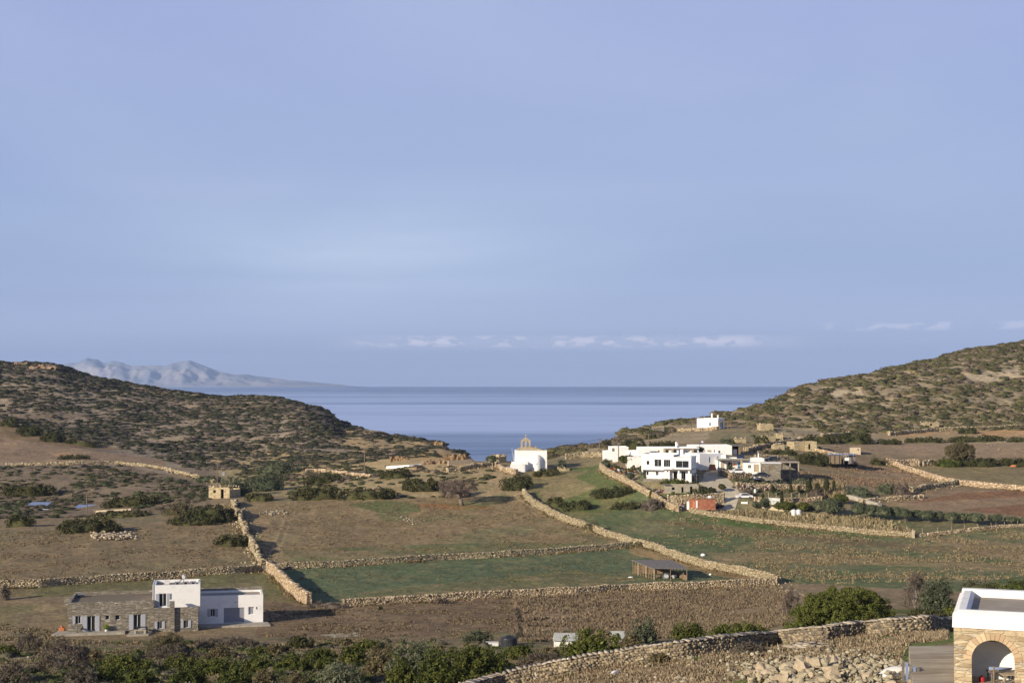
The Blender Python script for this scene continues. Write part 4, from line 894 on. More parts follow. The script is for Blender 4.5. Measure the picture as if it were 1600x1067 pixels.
# weeds thickening along the feet of the walls
rs = rng(); wp = np.concatenate(WALLPTS); wp = wp[wp[:, 1] > 0]; i = rs.randint(0, len(wp), 15000); o_ = rs.choice([-1, 1], len(i)) * (.55 + np.abs(rs.randn(len(i))) * .55)
x = wp[i, 0] - np.sin(wp[i, 2]) * o_; y = wp[i, 1] + np.cos(wp[i, 2]) * o_; k = fbm(x / 5, y / 5, 2) + rs.randn(len(x)) * .1 > .5; x, y = x[k], y[k]
tc_ = np.array([(.72, .68, .62), (.36, .42, .20), (.55, .50, .42)])[rs.choice(3, len(x), p=[.45, .3, .25])] * rs.uniform(.8, 1.2, (len(x), 1))
tufts('wall_foot_weeds', x, y, hzv(x, y), rs.uniform(.12, .5, len(x)), .3, 6, tc_, rs)
# ------------------------------------------------------------------ shrubs and trees one can point at
V_ = veg
# near left
V_(0, 20, 911, 938, 'grey', 'grey leafless bush at the far left edge beside the terrace wall')
V_(28, 72, 986, 1017, 'grey', 'round grey leafless bush left of the stone house')
V_(-8, 34, 1007, 1024, 'green', 'low green shrub at the left frame edge below the grey bush')
V_(56, 148, 1001, 1048, 'grey', 'large grey scraggly shrub with bare stems below the stone house terrace', stems=9)
V_(60, 100, 1003, 1022, 'brown', 'olive brown leafy top on the left of the scraggly shrub')
V_(155, 238, 1019, 1052, 'bright', 'wide dark green juniper below the patio of the stone house')
V_(194, 258, 1044, 1072, 'green', 'small green juniper at the bottom edge under the patio')
V_(229, 300, 987, 1020, 'brown', 'olive brown bush right in front of the stone house corner', stems=6)
V_(230, 320, 1008, 1030, 'grey', 'grey twiggy brush beneath the olive brown bush')
V_(256, 320, 1022, 1049, 'green', 'rounded green juniper below the olive brown bush')
V_(302, 382, 1024, 1054, 'bright', 'spreading green juniper below the garage', dep=.5)
V_(340, 400, 1040, 1072, 'green', 'green juniper at the bottom edge below the garage')
V_(385, 434, 1008, 1028, 'green', 'bright green juniper right of the garage yard')
V_(300, 420, 995, 1012, 'grey', 'band of grey dry brush in front of the garage drive', dep=.3)
V_(447, 496, 991, 1013, 'dark', 'isolated dark bush in front of the brown field')
V_(428, 500, 1022, 1050, 'green', 'green juniper left of the silvery shrub')
V_(488, 535, 1024, 1046, 'green', 'small green juniper behind the silvery shrub')
V_(480, 576, 1036, 1078, 'silver', 'silvery olive shrub at the bottom edge of the picture', sr=.5)
V_(530, 574, 1003, 1040, 'green', 'upright dark green juniper with a yellowish top')
V_(524, 560, 996, 1008, 'brown', 'low brown bush behind the upright juniper')
V_(566, 622, 1000, 1062, 'brown', 'brownish juniper at the left side of the big dark clump')
V_(600, 700, 1001, 1072, 'olive', 'tall olive grey shrub in the middle of the big dark clump', dep=.5)
V_(650, 728, 1008, 1078, 'green', 'thick green juniper below the olive grey shrub')
V_(692, 785, 1000, 1068, 'green', 'large dark green juniper at the right end of the big clump')
V_(714, 770, 978, 1004, 'olive', 'sparse wispy bush behind the big dark clump', stems=5, dens=.5)
V_(395, 440, 1040, 1075, 'brown', 'brown juniper at the bottom edge left of the silvery shrub')
V_(100, 160, 1040, 1075, 'grey', 'grey dry brush at the bottom left edge')
V_(440, 490, 1050, 1080, 'brown', 'yellow brown shrub at the bottom edge by the silvery shrub')
# behind the foreground wall
V_(790, 845, 1003, 1030, 'green', 'low juniper in front of the black water tank')
V_(800, 880, 1018, 1038, 'grey', 'dry grey brush against the foreground wall', dep=.3)
V_(838, 880, 1006, 1030, 'brown', 'small brown green juniper left of the dense juniper')
V_(872, 975, 983, 1026, 'bright', 'dense green juniper hiding the corrugated roofs')
V_(962, 1010, 988, 1014, 'brown', 'brown green juniper at the right end of the dense juniper')
V_(978, 1032, 962, 1006, 'olive', 'umbrella shaped shrub with bare grey stems behind the wall', stems=9, dens=.6)
V_(1046, 1104, 968, 1001, 'green', 'dark green juniper behind the middle of the foreground wall')
V_(1095, 1205, 971, 996, 'bright', 'long low green juniper left of the huge round bush', dep=.3)
V_(1222, 1398, 915, 991, 'bright', 'huge round bright green juniper overhanging the foreground wall', dep=.8, dens=1.7, lump=.10, fwd=4.6, lf=.085, sr=.36)
V_(1218, 1250, 918, 966, 'grey', 'purple grey leafless shrub behind the huge round bush')
V_(1392, 1490, 950, 974, 'dark', 'dark shaded hedge right of the huge round bush', dep=.3)
V_(1408, 1452, 893, 950, 'grey', 'grey leafless tree left of the arched stone house', 'tree', 'tree', stems=6, dens=.8)
V_(1432, 1490, 903, 958, 'olive', 'tall grey green shrub touching the arched stone house', stems=5)
V_(1463, 1500, 946, 968, 'bright', 'bright green shrub at the corner of the arched stone house')
V_(1490, 1560, 906, 925, 'dark', 'dark bush behind the white roof parapet', dep=.4)
V_(1550, 1620, 904, 928, 'green', 'green brown bush behind the roof at the right edge', dep=.4)
V_(1140, 1200, 1004, 1023, 'grey', 'dry straw coloured bush in front of the foreground wall')
V_(1012, 1050, 1020, 1036, 'brown', 'small dry bush at the foot of the foreground wall')
# field edges, left half
V_(88, 197, 807, 833, 'dark', 'wide dark mound bush above the heap of field stones', dens=1.2)
V_(12, 58, 801, 823, 'dark', 'dark round bush at the top left corner of the left brown field')
V_(142, 240, 796, 809, 'dark', 'long dark hedge right of the blue roofed sheds', dep=.3)
V_(332, 397, 831, 855, 'dark', 'isolated oval green bush beside the crumbling wall')
V_(262, 345, 802, 821, 'dark', 'left lobe of the green thicket below the stone hut')
V_(285, 372, 784, 818, 'dark', 'main mound of the green thicket below the stone hut')
V_(255, 310, 785, 806, 'brown', 'brownish bush at the upper left of the green thicket')
V_(380, 431, 768, 784, 'dark', 'low oval green bush right of the stone hut')
V_(340, 396, 745, 775, 'olive', 'blue green thicket behind the stone hut')
V_(380, 452, 738, 768, 'olive', 'blue green thicket right of the twin poles')
V_(452, 540, 755, 782, 'dark', 'left half of the long dark hedge on the field bank', dep=.3)
V_(522, 622, 758, 781, 'dark', 'right half of the long dark hedge on the field bank', dep=.3)
V_(474, 536, 738, 757, 'dark', 'dark bush above the long hedge near the tall pole')
V_(592, 645, 731, 748, 'dark', 'oval dark bush below the low whitewashed wall')
V_(624, 696, 744, 769, 'dark', 'dark green bush left of the bare leaning tree')
V_(690, 738, 754, 778, 'grey', 'grey brown brush behind the bare leaning tree')
V_(400, 470, 720, 740, 'olive', 'greyish bush patch on the bare slope above the long hedge')
V_(160, 255, 770, 792, 'dark', 'dark thicket on the slope behind the left brown field', dep=.4)
V_(0, 95, 752, 776, 'dark', 'dark thicket at the left edge above the blue roofed sheds', dep=.3)
V_(300, 350, 742, 754, 'olive', 'small bush at the end of the yellowish wall')
V_(90, 145, 709, 718, 'dark', 'thin green hedge strip beside the brown field on the left slope', dep=.3)
V_(100, 160, 686, 697, 'dark', 'dark hedge line at the upper edge of the left slope field', dep=.3)
# by the church
V_(778, 836, 740, 767, 'dark', 'big dark mound bush below the church')
V_(832, 878, 730, 745, 'dark', 'dark hedge in front of the church apse')
V_(850, 884, 774, 793, 'dark', 'small dark bush left on the slope below the church', dep=.5)
V_(868, 932, 779, 798, 'dark', 'long dark bush on the slope below the palm', dep=.4)
V_(920, 994, 759, 779, 'dark', 'wide flat dark bush beside the village yard wall', dep=.4)
V_(952, 1002, 781, 797, 'dark', 'flat dark bush below the village yard wall', dep=.4)
V_(996, 1034, 778, 798, 'grey', 'grey leafless bush at the corner of the yard wall')
V_(1012, 1024, 766, 779, 'green', 'small upright green shrub on the yard wall')
V_(905, 941, 815, 831, 'brown', 'small green bush leaning on the diagonal wall')
V_(982, 1012, 846, 856, 'brown', 'low brush on the corner where the field walls meet')
V_(937, 956, 714, 731, 'olive', 'grey green bush at the left tip of the yard wall')
# right side
V_(1254, 1310, 676, 694, 'dark', 'left part of the long green hedge under the right hill', dep=.4)
V_(1300, 1366, 672, 694, 'dark', 'right part of the long green hedge under the right hill', dep=.4)
V_(1362, 1412, 684, 695, 'dark', 'low end of the green hedge beside the red earth bank', dep=.3)
V_(1410, 1480, 681, 692, 'dark', 'flat hedge below the long pale terrace wall', dep=.3)
V_(1476, 1572, 679, 691, 'dark', 'flat hedge continuing below the terrace wall to the right', dep=.3)
V_(1570, 1640, 681, 691, 'dark', 'flat hedge at the right frame edge under the terrace', dep=.3)
V_(1495, 1530, 667, 678, 'dark', 'single round bush on the red earth bank')
V_(1391, 1412, 669, 679, 'dark', 'small dark bush at the left end of the red earth bank')
V_(1240, 1300, 705, 727, 'dark', 'dark mound bush right of the stone barn', dens=1.2)
V_(1292, 1340, 713, 728, 'dark', 'low dark bush in front of the tin shack')
V_(1192, 1250, 702, 711, 'dark', 'thin dark hedge behind the stone barn', dep=.3)
V_(1357, 1386, 714, 727, 'dark', 'small olive green bush left of the doorway wall')
V_(1459, 1500, 713, 730, 'green', 'bright green left end of the long dark hedge', dep=.4)
V_(1494, 1560, 712, 730, 'dark', 'middle of the long dark hedge right of the round tree', dep=.3)
V_(1550, 1640, 714, 730, 'dark', 'right end of the long dark hedge at the frame edge', dep=.3)
V_(1316, 1366, 757, 779, 'olive', 'dark bushy thicket above the sloping concrete wall')
V_(1362, 1400, 751, 772, 'olive', 'grey green thicket right of the concrete wall')
V_(1392, 1424, 755, 775, 'grey', 'tangled grey shrub beside the tumbled bank')
V_(1177, 1202, 677, 698, 'dark', 'round dark bush on the slope left of the small ruins')
V_(1095, 1116, 724, 733, 'olive', 'small bush beside the red tarpaulin')
V_(1030, 1078, 747, 758, 'green', 'green garden shrubs under the main white house', dep=.4)
V_(1078, 1122, 758, 776, 'dark', 'dark garden bushes right of the block shed')
V_(994, 1012, 735, 752, 'olive', 'grey green tree in the yard left of the main white house')
V_(1145, 1190, 748, 762, 'olive', 'dry olive hedge under the barn terrace', dep=.3)
V_(1185, 1235, 749, 762, 'silver', 'silvery hedge below the stone barn', dep=.3)
V_(1235, 1268, 744, 762, 'silver', 'silvery shrub at the right end of the barn hedge')
V_(1008, 1030, 676, 686, 'dark', 'round dark bush on the ridge left of the upper white hut')
V_(966, 1010, 683, 702, 'dark', 'dark maquis behind the small white cube house', dep=.4)
V_(1010, 1060, 687, 700, 'dark', 'dark maquis behind the long white house', dep=.4)
V_(1122, 1150, 683, 693, 'olive', 'low hedge right behind the solar water heater', dep=.4)
V_(1260, 1290, 762, 780, 'grey', 'dry brush beside the last fence posts')
# trees
T_ = tree
T_(722, 789, 749, 62, 'grey', 'bare leaning tree with dark trunk in the big brown field', trunk=.42, lean=-.2, tw=.13, dens=.7, sr=.7)
T_(769, 732, 711, 20, 'olive', 'small windswept tree with pale trunk left of the church', trunk=.45, tw=.12, bark='greybark')
T_(1498, 726, 690, 44, 'brown', 'large round olive brown tree above the long dark hedge', trunk=.12, tw=.1, dens=1.5)
T_(979, 731, 711, 28, 'green', 'dense green umbrella tree in the village yard', trunk=.35, tw=.08)
T_(1094, 712, 698, 14, 'olive', 'grey green tree between the white village houses', trunk=.3)
T_(948, 698, 688, 14, 'dark', 'small round tree on the skyline right of the left pole', trunk=.4)
T_(1232, 800, 783, 24, 'green', 'round garden tree right of the white greenhouse frame', trunk=.15)
T_(1255, 800, 785, 24, 'green', 'round garden tree directly above the white tanks', trunk=.15)
T_(1300, 806, 779, 38, 'olive', 'big grey green olive tree right of the white tanks', trunk=.15)
T_(1278, 800, 782, 22, 'olive', 'olive tree between the white tanks and the big olive', trunk=.15)
T_(1314, 788, 772, 24, 'green', 'bright green tree at the top of the concrete wall', trunk=.2)
T_(1195, 797, 778, 20, 'olive', 'olive tree left of the white greenhouse frame', trunk=.2)
ORC = [(1343, 812, 784, 30), (1362, 813, 788, 28), (1381, 815, 790, 28), (1398, 812, 792, 26), (1414, 816, 794, 26), (1432, 814, 796, 26), (1450, 817, 797, 26), (1468, 815, 799, 24), (1487, 819, 800, 26), (1506, 818, 801, 26), (1526, 821, 801, 30), (1556, 820, 803, 24), (1580, 820, 807, 24), (1604, 820, 808, 24)]
nm = ['first', 'second', 'third', 'fourth', 'fifth', 'sixth', 'seventh', 'eighth', 'ninth', 'tenth', 'eleventh', 'twelfth', 'thirteenth', 'last']
for i, (a, b_, c_, d_) in enumerate(ORC):
    T_(a, b_, c_, d_, 'olive', nm[i] + ' olive tree from the left in the orchard row on the right', group='olive trees in the orchard row', trunk=.28, tw=.07)
CYP = [(1207, 772, 757, 6), (1236, 773, 756, 5.5), (1248, 773, 758, 4), (1264, 776, 752, 10), (1277, 778, 756, 10), (1291, 777, 748, 10), (1222, 790, 766, 5), (1192, 784, 772, 5), (1303, 772, 750, 5)]
for i, (a, b_, c_, d_) in enumerate(CYP):
    rs = rng(); p = at(a, b_); w = d_ / F * p[1]; h = (b_ - c_) / F * p[1]
    t = thing('cypress_tree', 'slim dark cypress, ' + nm[i] + ' of those planted along the village terraces', 'tree', tuple(p), group='young cypresses on the village terraces')
    MB().cyl((0, 0, -.2), (0, 0, h * .5), .07, .04, 6).build('trunk', 'bark', t)
    V, Q, T = bush_geo(rs, w / 2, w / 2, h * .92, .22, 14, .16, .5, full=True); V[:, 2] += h * .08; np_mesh('crown', V, [Q, T], MT['leaf_dark'], parent=t)
# date palm on its stone planter
p = at(877, 735); s = 1.0
MBp = MB().box(-1.15, 1.15, -.9, .9, -.5, 1.2, .1, .1).box(.2, 2.3, -1.2, -.2, -.6, .55, .05, .05); tag(MBp.build('stone_planter', 'tanstone', loc=tuple(p)), 'square stone planter holding the palm right of the church', 'planter')
t = thing('palm_tree', 'short date palm with drooping fronds right of the church', 'palm', (p[0], p[1], p[2] + 1.0))
MB().cyl((0, 0, 0), (0, 0, 1.0), .42, .34, 10).build('trunk', 'bark', t)
rs = rng(); V = []; Q = []
for k in range(46):
    a = rs.rand() * 6.28; el = rs.uniform(-.1, 1.35); L = rs.uniform(1.8, 2.6); pts = []
    for q in range(7):
        u_ = q / 6; r_ = L * u_ * cos(el); z_ = 1.0 + L * u_ * sin(el) - 1.25 * u_ * u_ * L * .42; pts.append(np.array([r_ * cos(a), r_ * sin(a), z_]))
    side = np.array([-sin(a), cos(a), 0])
    for q in range(6):
        w0 = .30 * (1 - abs(q / 6 - .4)); w1 = .30 * (1 - abs((q + 1) / 6 - .4)) * (q < 5)
        for sg in (-1, 1):
            n0 = len(V); V += [pts[q], pts[q] + side * sg * w0 + np.array([0, 0, -.12]), pts[q + 1] + side * sg * w1 + np.array([0, 0, -.12]), pts[q + 1]]; Q.append((n0, n0 + 1, n0 + 2, n0 + 3))
np_mesh('frond_crown', np.array(V), [Q], MT['leaf_olive'], parent=t)
# more of the dense juniper belt along the lower left
V_(150, 205, 1036, 1070, 'green', 'low green juniper at the bottom edge left of the small juniper')
V_(262, 330, 1040, 1074, 'green', 'wide green juniper at the bottom edge under the rounded juniper')
V_(318, 372, 1010, 1030, 'brown', 'olive brown bush between the garage drive and the spreading juniper')
V_(374, 436, 1026, 1052, 'green', 'green juniper just below the bright juniper of the garage yard')
V_(410, 470, 1004, 1026, 'brown', 'brown green bush left of the isolated dark bush')
V_(470, 530, 1010, 1034, 'green', 'green juniper behind and left of the upright juniper')
V_(556, 600, 996, 1016, 'green', 'small green juniper on top of the brownish juniper')
V_(600, 660, 1026, 1080, 'green', 'dark green juniper at the bottom edge under the olive grey shrub')
V_(740, 800, 1012, 1050, 'green', 'green juniper where the foreground wall leaves the picture')
V_(130, 170, 1012, 1036, 'brown', 'brown bush right of the scraggly shrub')
V_(0, 60, 1036, 1072, 'grey', 'dry grey bush in the bottom left corner')
V_(0, 34, 650, 668, 'dark', 'dark thicket standing in for the shadow band at the left frame edge above the sloping brown field')  # these three shrubs are added to make the slope's dark shadow band
V_(26, 70, 661, 682, 'dark', 'dark thicket standing in for the shadow band along the upper edge of the sloping brown field')
V_(62, 106, 673, 691, 'dark', 'dark thicket standing in for the shadow band, ending the belt above the sloping brown field')
V_(803, 815, 948, 974, 'grey', 'dark dry brush standing in the gully of the brown field')
V_(804, 818, 976, 998, 'grey', 'dry brush at the lower end of the gully')
V_(486, 545, 938, 951, 'grey', 'dark brush under the end of the short rubble wall', dep=.3)
V_(678, 702, 934, 943, 'grey', 'small dark brush against the lower field wall')
V_(585, 600, 944, 953, 'brown', 'small yellowish bush in the brown field right of the garage')
# more garden growth in the village
T_(1140, 741, 727, 10, 'olive', 'small vine tree growing through the porch of the white porch house', trunk=.5, sr=.35)
T_(1166, 757, 746, 12, 'olive', 'small tree between the road bend and the barn terrace', trunk=.3, sr=.35)
T_(985, 752, 738, 14, 'olive', 'grey green tree inside the yard wall below the barrels', trunk=.3, sr=.35)
T_(1128, 768, 756, 12, 'dark', 'dark tree at the left kerb of the concrete road', trunk=.25, sr=.35)
T_(1216, 798, 785, 14, 'green', 'small green tree just right of the greenhouse frame', trunk=.2, sr=.35)
T_(1180, 795, 783, 12, 'olive', 'small olive tree between the two garden stores', trunk=.2, sr=.35)
V_(1096, 1130, 770, 782, 'dark', 'dark garden hedge above the rusty container', dep=.4)
V_(1040, 1076, 771, 778, 'green', 'strip of green grass growth at the foot of the block shed', dep=.2)
V_(1155, 1180, 764, 776, 'grey', 'dry brush behind the parked white car in the garden')
V_(1240, 1275, 786, 797, 'olive', 'low olive hedge behind the white tanks', dep=.4)
# ------------------------------------------------------------------ roads
def sheet(name, left, right, mat, lift=.06, n=40):
    """a strip draped on the ground between two edge lines given as ground pixels"""
    A = polyw(left); B = polyw(right)
    def res(Wp):
        L = np.concatenate([[0], np.cumsum(np.linalg.norm(np.diff(Wp[:, :2], axis=0), axis=1))]); s = np.linspace(0, L[-1], n); return np.stack([np.interp(s, L, Wp[:, 0]), np.interp(s, L, Wp[:, 1])], -1)
    A, B = res(A), res(B); m = 10; V = []
    for i in range(n):
        for j in range(m):
            q = A[i] + (B[i] - A[i]) * j / (m - 1); V.append((q[0], q[1], hz(*q) + lift))
    Q = [(i * m + j, i * m + j + 1, (i + 1) * m + j + 1, (i + 1) * m + j) for i in range(n - 1) for j in range(m - 1)]
    mb = MB().add(V, Q); o = mb.build(name, mat, smooth=True); return tag(o, kind='structure')
MT['road'] = mixed('dusty_concrete_road', (.48, .415, .30), (.62, .55, .42), .9, .95, detail=7, bd=.03)
sheet('road', [(1102, 738), (1096, 746), (1092, 756), (1112, 765), (1122, 775), (1128, 787), (1120, 797)], [(1122, 733), (1130, 742), (1140, 750), (1150, 760), (1156, 770), (1152, 785), (1148, 797)], 'road')
# ------------------------------------------------------------------ building helpers
ox0, ox1 = 0, 0
def window(par, x, z, w, h, y=0.0, kind='glass', frame='frame', bars=1, sh=None, shm='shutter', name='window', lab=None, d=.12, sill=True):
    """window in the front wall (front face at y): frame > pane; optional open shutters"""
    mb = MB(); f = .055
    mb.box(x, x + f, y + .03, y + .1, z, z + h).box(x + w - f, x + w, y + .03, y + .1, z, z + h).box(x + f, x + w - f, y + .03, y + .1, z + h - f, z + h).box(x + f, x + w - f, y + .03, y + .1, z, z + f)
    for b in range(bars):
        xm = x + w * (b + 1) / (bars + 1); mb.box(xm - f * .6, xm + f * .6, y + .028, y + .098, z + f, z + h - f)
    o = mb.build(name, frame, par)
    if lab: o['label'] = lab
    MB().box(x + .01, x + w - .01, y + .11, y + .14, z + .01, z + h - .01).build('pane', kind, o)
    if sh:
        for sd in (0, 1):
            a = x - sh - .02 if sd == 0 else x + w + .02; m = MB(); m.box(a, a + sh, y - .18, y - .135, z - .02, z + h + .02)
            for q in range(max(2, int(h / .3))): zz = z + (q + .5) * h / max(2, int(h / .3)); m.box(a + .06, a + sh - .06, y - .195, y - .1805, zz - .05, zz + .05)
            m.build('shutter', shm, par)
    return o
def door(par, x, z, w, h, y=0.0, mat='wood', name='door'):
    o = MB().box(x, x + w, y + .05, y + .1, z, z + h).box(x + .08, x + w - .08, y + .035, y + .0495, z + .1, z + h * .45).box(x + .08, x + w - .08, y + .035, y + .0495, z + h * .52, z + h - .1).build(name, mat, par)
    MB().cyl((x + w * .85, y + .03, z + h * .5), (x + w * .85, y - .03, z + h * .5), .03, n=6).build('handle', 'metal', o); return o
def flatroof(par, x0, x1, y0, y1, z, mat='roofscreed', par_h=.3, cop='white', cw=.25, name='roof'):
    o = MB().box(x0 + cw, x1 - cw, y0 + cw, y1 - cw, z - .12, z).build(name, mat, par)
    return o
def shell(par, x0, x1, y0, y1, zt, mat, holes=(), base=-1.4, th=.3, zr=None, name='wall', roof='roofscreed', sideholes=()):
    """four walls with a parapet and a flat roof set down inside them"""
    mb = MB().wall(x0, x1, base, zt, y0, y0 + th, holes)
    mb.box(x0, x1, y1 - th, y1, base, zt).box(x0, x0 + th, y0 + th, y1 - th, base, zt).box(x1 - th, x1, y0 + th, y1 - th, base, zt)
    w = mb.build(name, mat, par); zr = zt - .3 if zr is None else zr
    MB().box(x0 + th, x1 - th, y0 + th, y1 - th, zr - .15, zr).build('roof', roof, par)
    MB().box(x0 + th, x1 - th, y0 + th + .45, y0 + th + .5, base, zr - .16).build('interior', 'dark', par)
    return w
def chimney(par, x, y, z, h, r=.2, mat='white', cap=True):
    m = MB().lathe([(0.001, 0), (r * 1.1, 0), (r, h * .75), (r * 1.35, h * .8), (r * 1.1, h * .9), (.001, h)], x, y, 10)
    for i in range(len(m.v)): m.v[i] = (m.v[i][0], m.v[i][1], m.v[i][2] + z)
    return m.build('chimney', mat, par, smooth=False)
def heater(par, x, y, z, s=1.0):
    m = MB(); V = [(x, y, z + .1), (x + 1.0 * s, y, z + .1 + .0), (x + 1.9 * s, y + .3, z + 1.1 * s), (x + .9 * s, y + .3, z + 1.1 * s)]
    o = MB().add([(x - 1.0 * s, y - .4, z + .1), (x - 1.0 * s, y + .6, z + .1), (x, y + .6, z + 1.15 * s), (x, y - .4, z + 1.15 * s), (x - 1.0 * s, y - .4, z + .02), (x - 1.0 * s, y + .6, z + .02), (x, y + .6, z + 1.07 * s), (x, y - .4, z + 1.07 * s)], [(0, 3, 2, 1), (4, 5, 6, 7), (0, 1, 5, 4), (1, 2, 6, 5), (2, 3, 7, 6), (3, 0, 4, 7)]).build('solar_collector', 'pv', par)
    t = MB().cyl((x + .1, y - .6, z + 1.35 * s), (x + .1, y + .8, z + 1.35 * s), .27 * s, n=14).build('water_cylinder', 'frame', par)
    MB().cyl((x + .1, y - .2, z), (x + .1, y - .2, z + 1.2 * s), .05, n=6).cyl((x + .1, y + .5, z), (x + .1, y + .5, z + 1.2 * s), .05, n=6).build('heater_stand', 'metal', par)
    return t
def house(name, label, px, py, rz, group=None, cat='house'):
    p = at(px, py); return thing(name, label, cat, tuple(p), radians(rz), group), F / p[1]

# ------------------------------------------------------------------ stone house with white tower, bottom left
p0 = at(105, 987); p0[1] = 208.; p0[0] = pxu(105, 987) * 208; p0[2] = py2z(105, 987, 208)
H = thing('stone_house', 'grey stone house with white upper storey and white garage wing, bottom left', 'house', tuple(p0), radians(12))
hA = [(1.13, 1.87, 1.13, 2.24), (2.78, 3.91, .03, 2.2), (5.36, 5.9, 1.6, 2.24), (6.7, 7.4, 1.5, 2.2), (9.33, 10.4, .03, 2.2)]
MB().wall(0, 12.2, -1.2, 4.2, 0, .4, hA).box(0, .4, .4, 9.6, -1.2, 4.2).box(0, 12.2, 9.6, 10, -1.2, 4.35).box(11.8, 12.2, .4, 9.6, 3.0, 4.2).build('stone_wall', 'stonehouse', H)
MB().box(.4, 11.8, .4, 9.6, 3.7, 3.86).build('roof', 'gravel', H)
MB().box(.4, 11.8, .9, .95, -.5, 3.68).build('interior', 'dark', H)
window(H, 1.13, 1.13, .74, 1.11, .12, sh=.36); window(H, 2.78, .03, 1.13, 2.17, .12, sh=.6, name='french_door'); window(H, 5.36, 1.6, .54, .64, .12, bars=0); window(H, 6.7, 1.5, .7, .7, .12, bars=0); window(H, 9.33, .03, 1.07, 2.17, .12, sh=.62, name='french_door')
hB = [(12.75, 13.45, .12, 1.2), (16.5, 17.2, .15, 1.25)]
MB().wall(12.21, 18.6, -1.6, 3.12, -.7, -.3, hB).box(12.21, 12.61, -.3, .9, -1.6, 3.12).box(18.2, 18.6, -.3, 7.8, -1.6, 3.12).build('stone_wall', 'stonehouse', H)
MB().box(12.61, 18.2, -.3, .595, 2.7, 2.85).build('balcony_floor', 'concrete', H)
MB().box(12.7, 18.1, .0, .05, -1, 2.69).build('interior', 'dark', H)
window(H, 12.75, .12, .7, 1.08, -.6, sh=.36); window(H, 16.5, .15, .7, 1.1, -.6, sh=.36)
MB().box(14.55, 15.2, -1.15, -.705, -1.6, 4.2).build('chimney_pillar', 'stonehouse', H)
MB().box(14.45, 15.3, -1.22, -.62, 4.205, 4.36).build('pillar_cap', 'white', H)
hT = [(12.95, 14.0, 3.18, 5.1)]
MB().wall(12.1, 18.85, 2.86, 6.3, .6, .9, hT).box(12.1, 12.4, .9, 6.6, 2.86, 6.3).box(18.55, 18.85, .9, 6.6, 2.0, 6.3).box(12.4, 18.55, 6.3, 6.6, 2.0, 6.3).box(12.0, 12.099, .5, 6.7, 3.9, 6.36).build('tower_wall', 'white', H)
MB().box(12.4, 18.55, .9, 6.3, 5.7, 5.9).build('tower_roof', 'roofscreed', H); MB().box(12.5, 18.5, 1.3, 1.35, 2.9, 5.69).build('interior', 'dark', H)
window(H, 12.95, 3.18, 1.05, 1.9, .65, sh=.5, name='balcony_door')
# garage wing
hG = [(20.35, 21.05, .98, 2.12), (22.35, 25.4, -.05, 2.2), (26.0, 26.85, 1.1, 2.25)]
MB().wall(18.61, 28.2, -1.4, 4.05, 3.6, 3.9, hG).box(27.9, 28.2, 3.9, 9.2, -1.4, 4.05).box(18.86, 27.9, 8.9, 9.2, -1.4, 4.05).build('garage_wall', 'white', H)
MB().box(18.86, 27.9, 3.9, 8.9, 3.6, 3.75).build('roof', 'roofscreed', H); MB().box(18.9, 27.85, 4.6, 4.65, -.5, 3.59).build('interior', 'dark', H)
MB().box(18.86, 28.2, 9.21, 9.6, -1.4, 4.5).build('back_wall', 'stonehouse', H)
window(H, 20.35, .98, .7, 1.14, 3.7, sh=.4); window(H, 26.0, 1.1, .85, 1.15, 3.72, kind='shutter', bars=1)
gd = MB()
for k in range(9): gd.box(22.35, 25.4, 3.72, 3.8 - (k % 2) * .006, -.05 + k * .25, .195 + k * .25)
gd.build('garage_door', 'garage', H)
MB().box(23.95, 24.3, 3.5, 3.595, 3.0, 3.1).box(27.1, 27.18, 3.5, 3.595, 1.9, 2.25).build('wall_lamp', 'metal', H)
heater(H, 16.3, 3.2, 5.9, .9)
for xx in (15.1, 16.3, 17.4): 
    m = MB().box(xx, xx + .85, 2.3, 2.7, 5.95, 6.5); a = m.build('air_conditioner', 'metal', H)
    MB().cyl((xx + .4, 2.298, 6.22), (xx + .4, 2.27, 6.22), .2, n=12).build('fan_grille', 'black', a)
MB().box(13.6, 14.3, 4.2, 4.9, 5.92, 6.4).build('air_conditioner', 'frame', H)
MB().box(.7, 1.7, 7.5, 8.3, 3.87, 4.25).build('skylight', 'glass', H)
# terraces
def pad(name, label, pts, z0, z1, mat, loc, rz):
    m = MB(); n = len(pts); m.add([(x, y, z0) for x, y in pts] + [(x, y, z1) for x, y in pts], [tuple(range(n - 1, -1, -1)), tuple(range(n, 2 * n))] + [(i, (i + 1) % n, (i + 1) % n + n, i + n) for i in range(n)])
    o = m.build(name, mat, loc=loc, rz=rz); return tag(o, label, 'terrace') if label else tag(o, kind='structure')
pad('terrace', 'paved terrace along the front of the stone house', [(-2.0, -1.6), (8.2, -1.6), (8.2, -.02), (-.02, -.02), (-.02, 2.5), (-1.2, 2.5)], -1.3, .0, 'concrete', tuple(p0), radians(12))
pad('patio', 'small concrete patio with a stone bench in front of the stone house', [(8.6, -3.6), (11.6, -3.6), (12.1, -.75), (9.4, -.02), (8.9, -.02)], -1.6, -.15, 'concrete', tuple(p0), radians(12))
pad('driveway', None, [(18.7, 1.2), (29.2, 1.0), (28.9, 3.55), (18.7, 3.55)], -1.8, -.1, 'concrete', tuple(p0), radians(12))
def hl(x, y, z=0):
    c, s = cos(radians(12)), sin(radians(12)); return (p0[0] + x * c - y * s, p0[1] + x * s + y * c, p0[2] + z)
t = thing('potted_plant', 'bright green plant in a white pot against the stone house wall', 'plant', hl(5.5, -.5, 0))
MB().lathe([(.001, 0), (.16, 0), (.22, .32), (.001, .32)], n=12).build('pot', 'white', t); V, Q, T = bush_geo(rng(), .38, .34, .75, .16, 26, .06); V[:, 2] += .3; np_mesh('foliage', V, [Q, T], island('bright_leaf', [(0, (.14, .22, .02)), (1, (.30, .40, .05))], .7), parent=t)
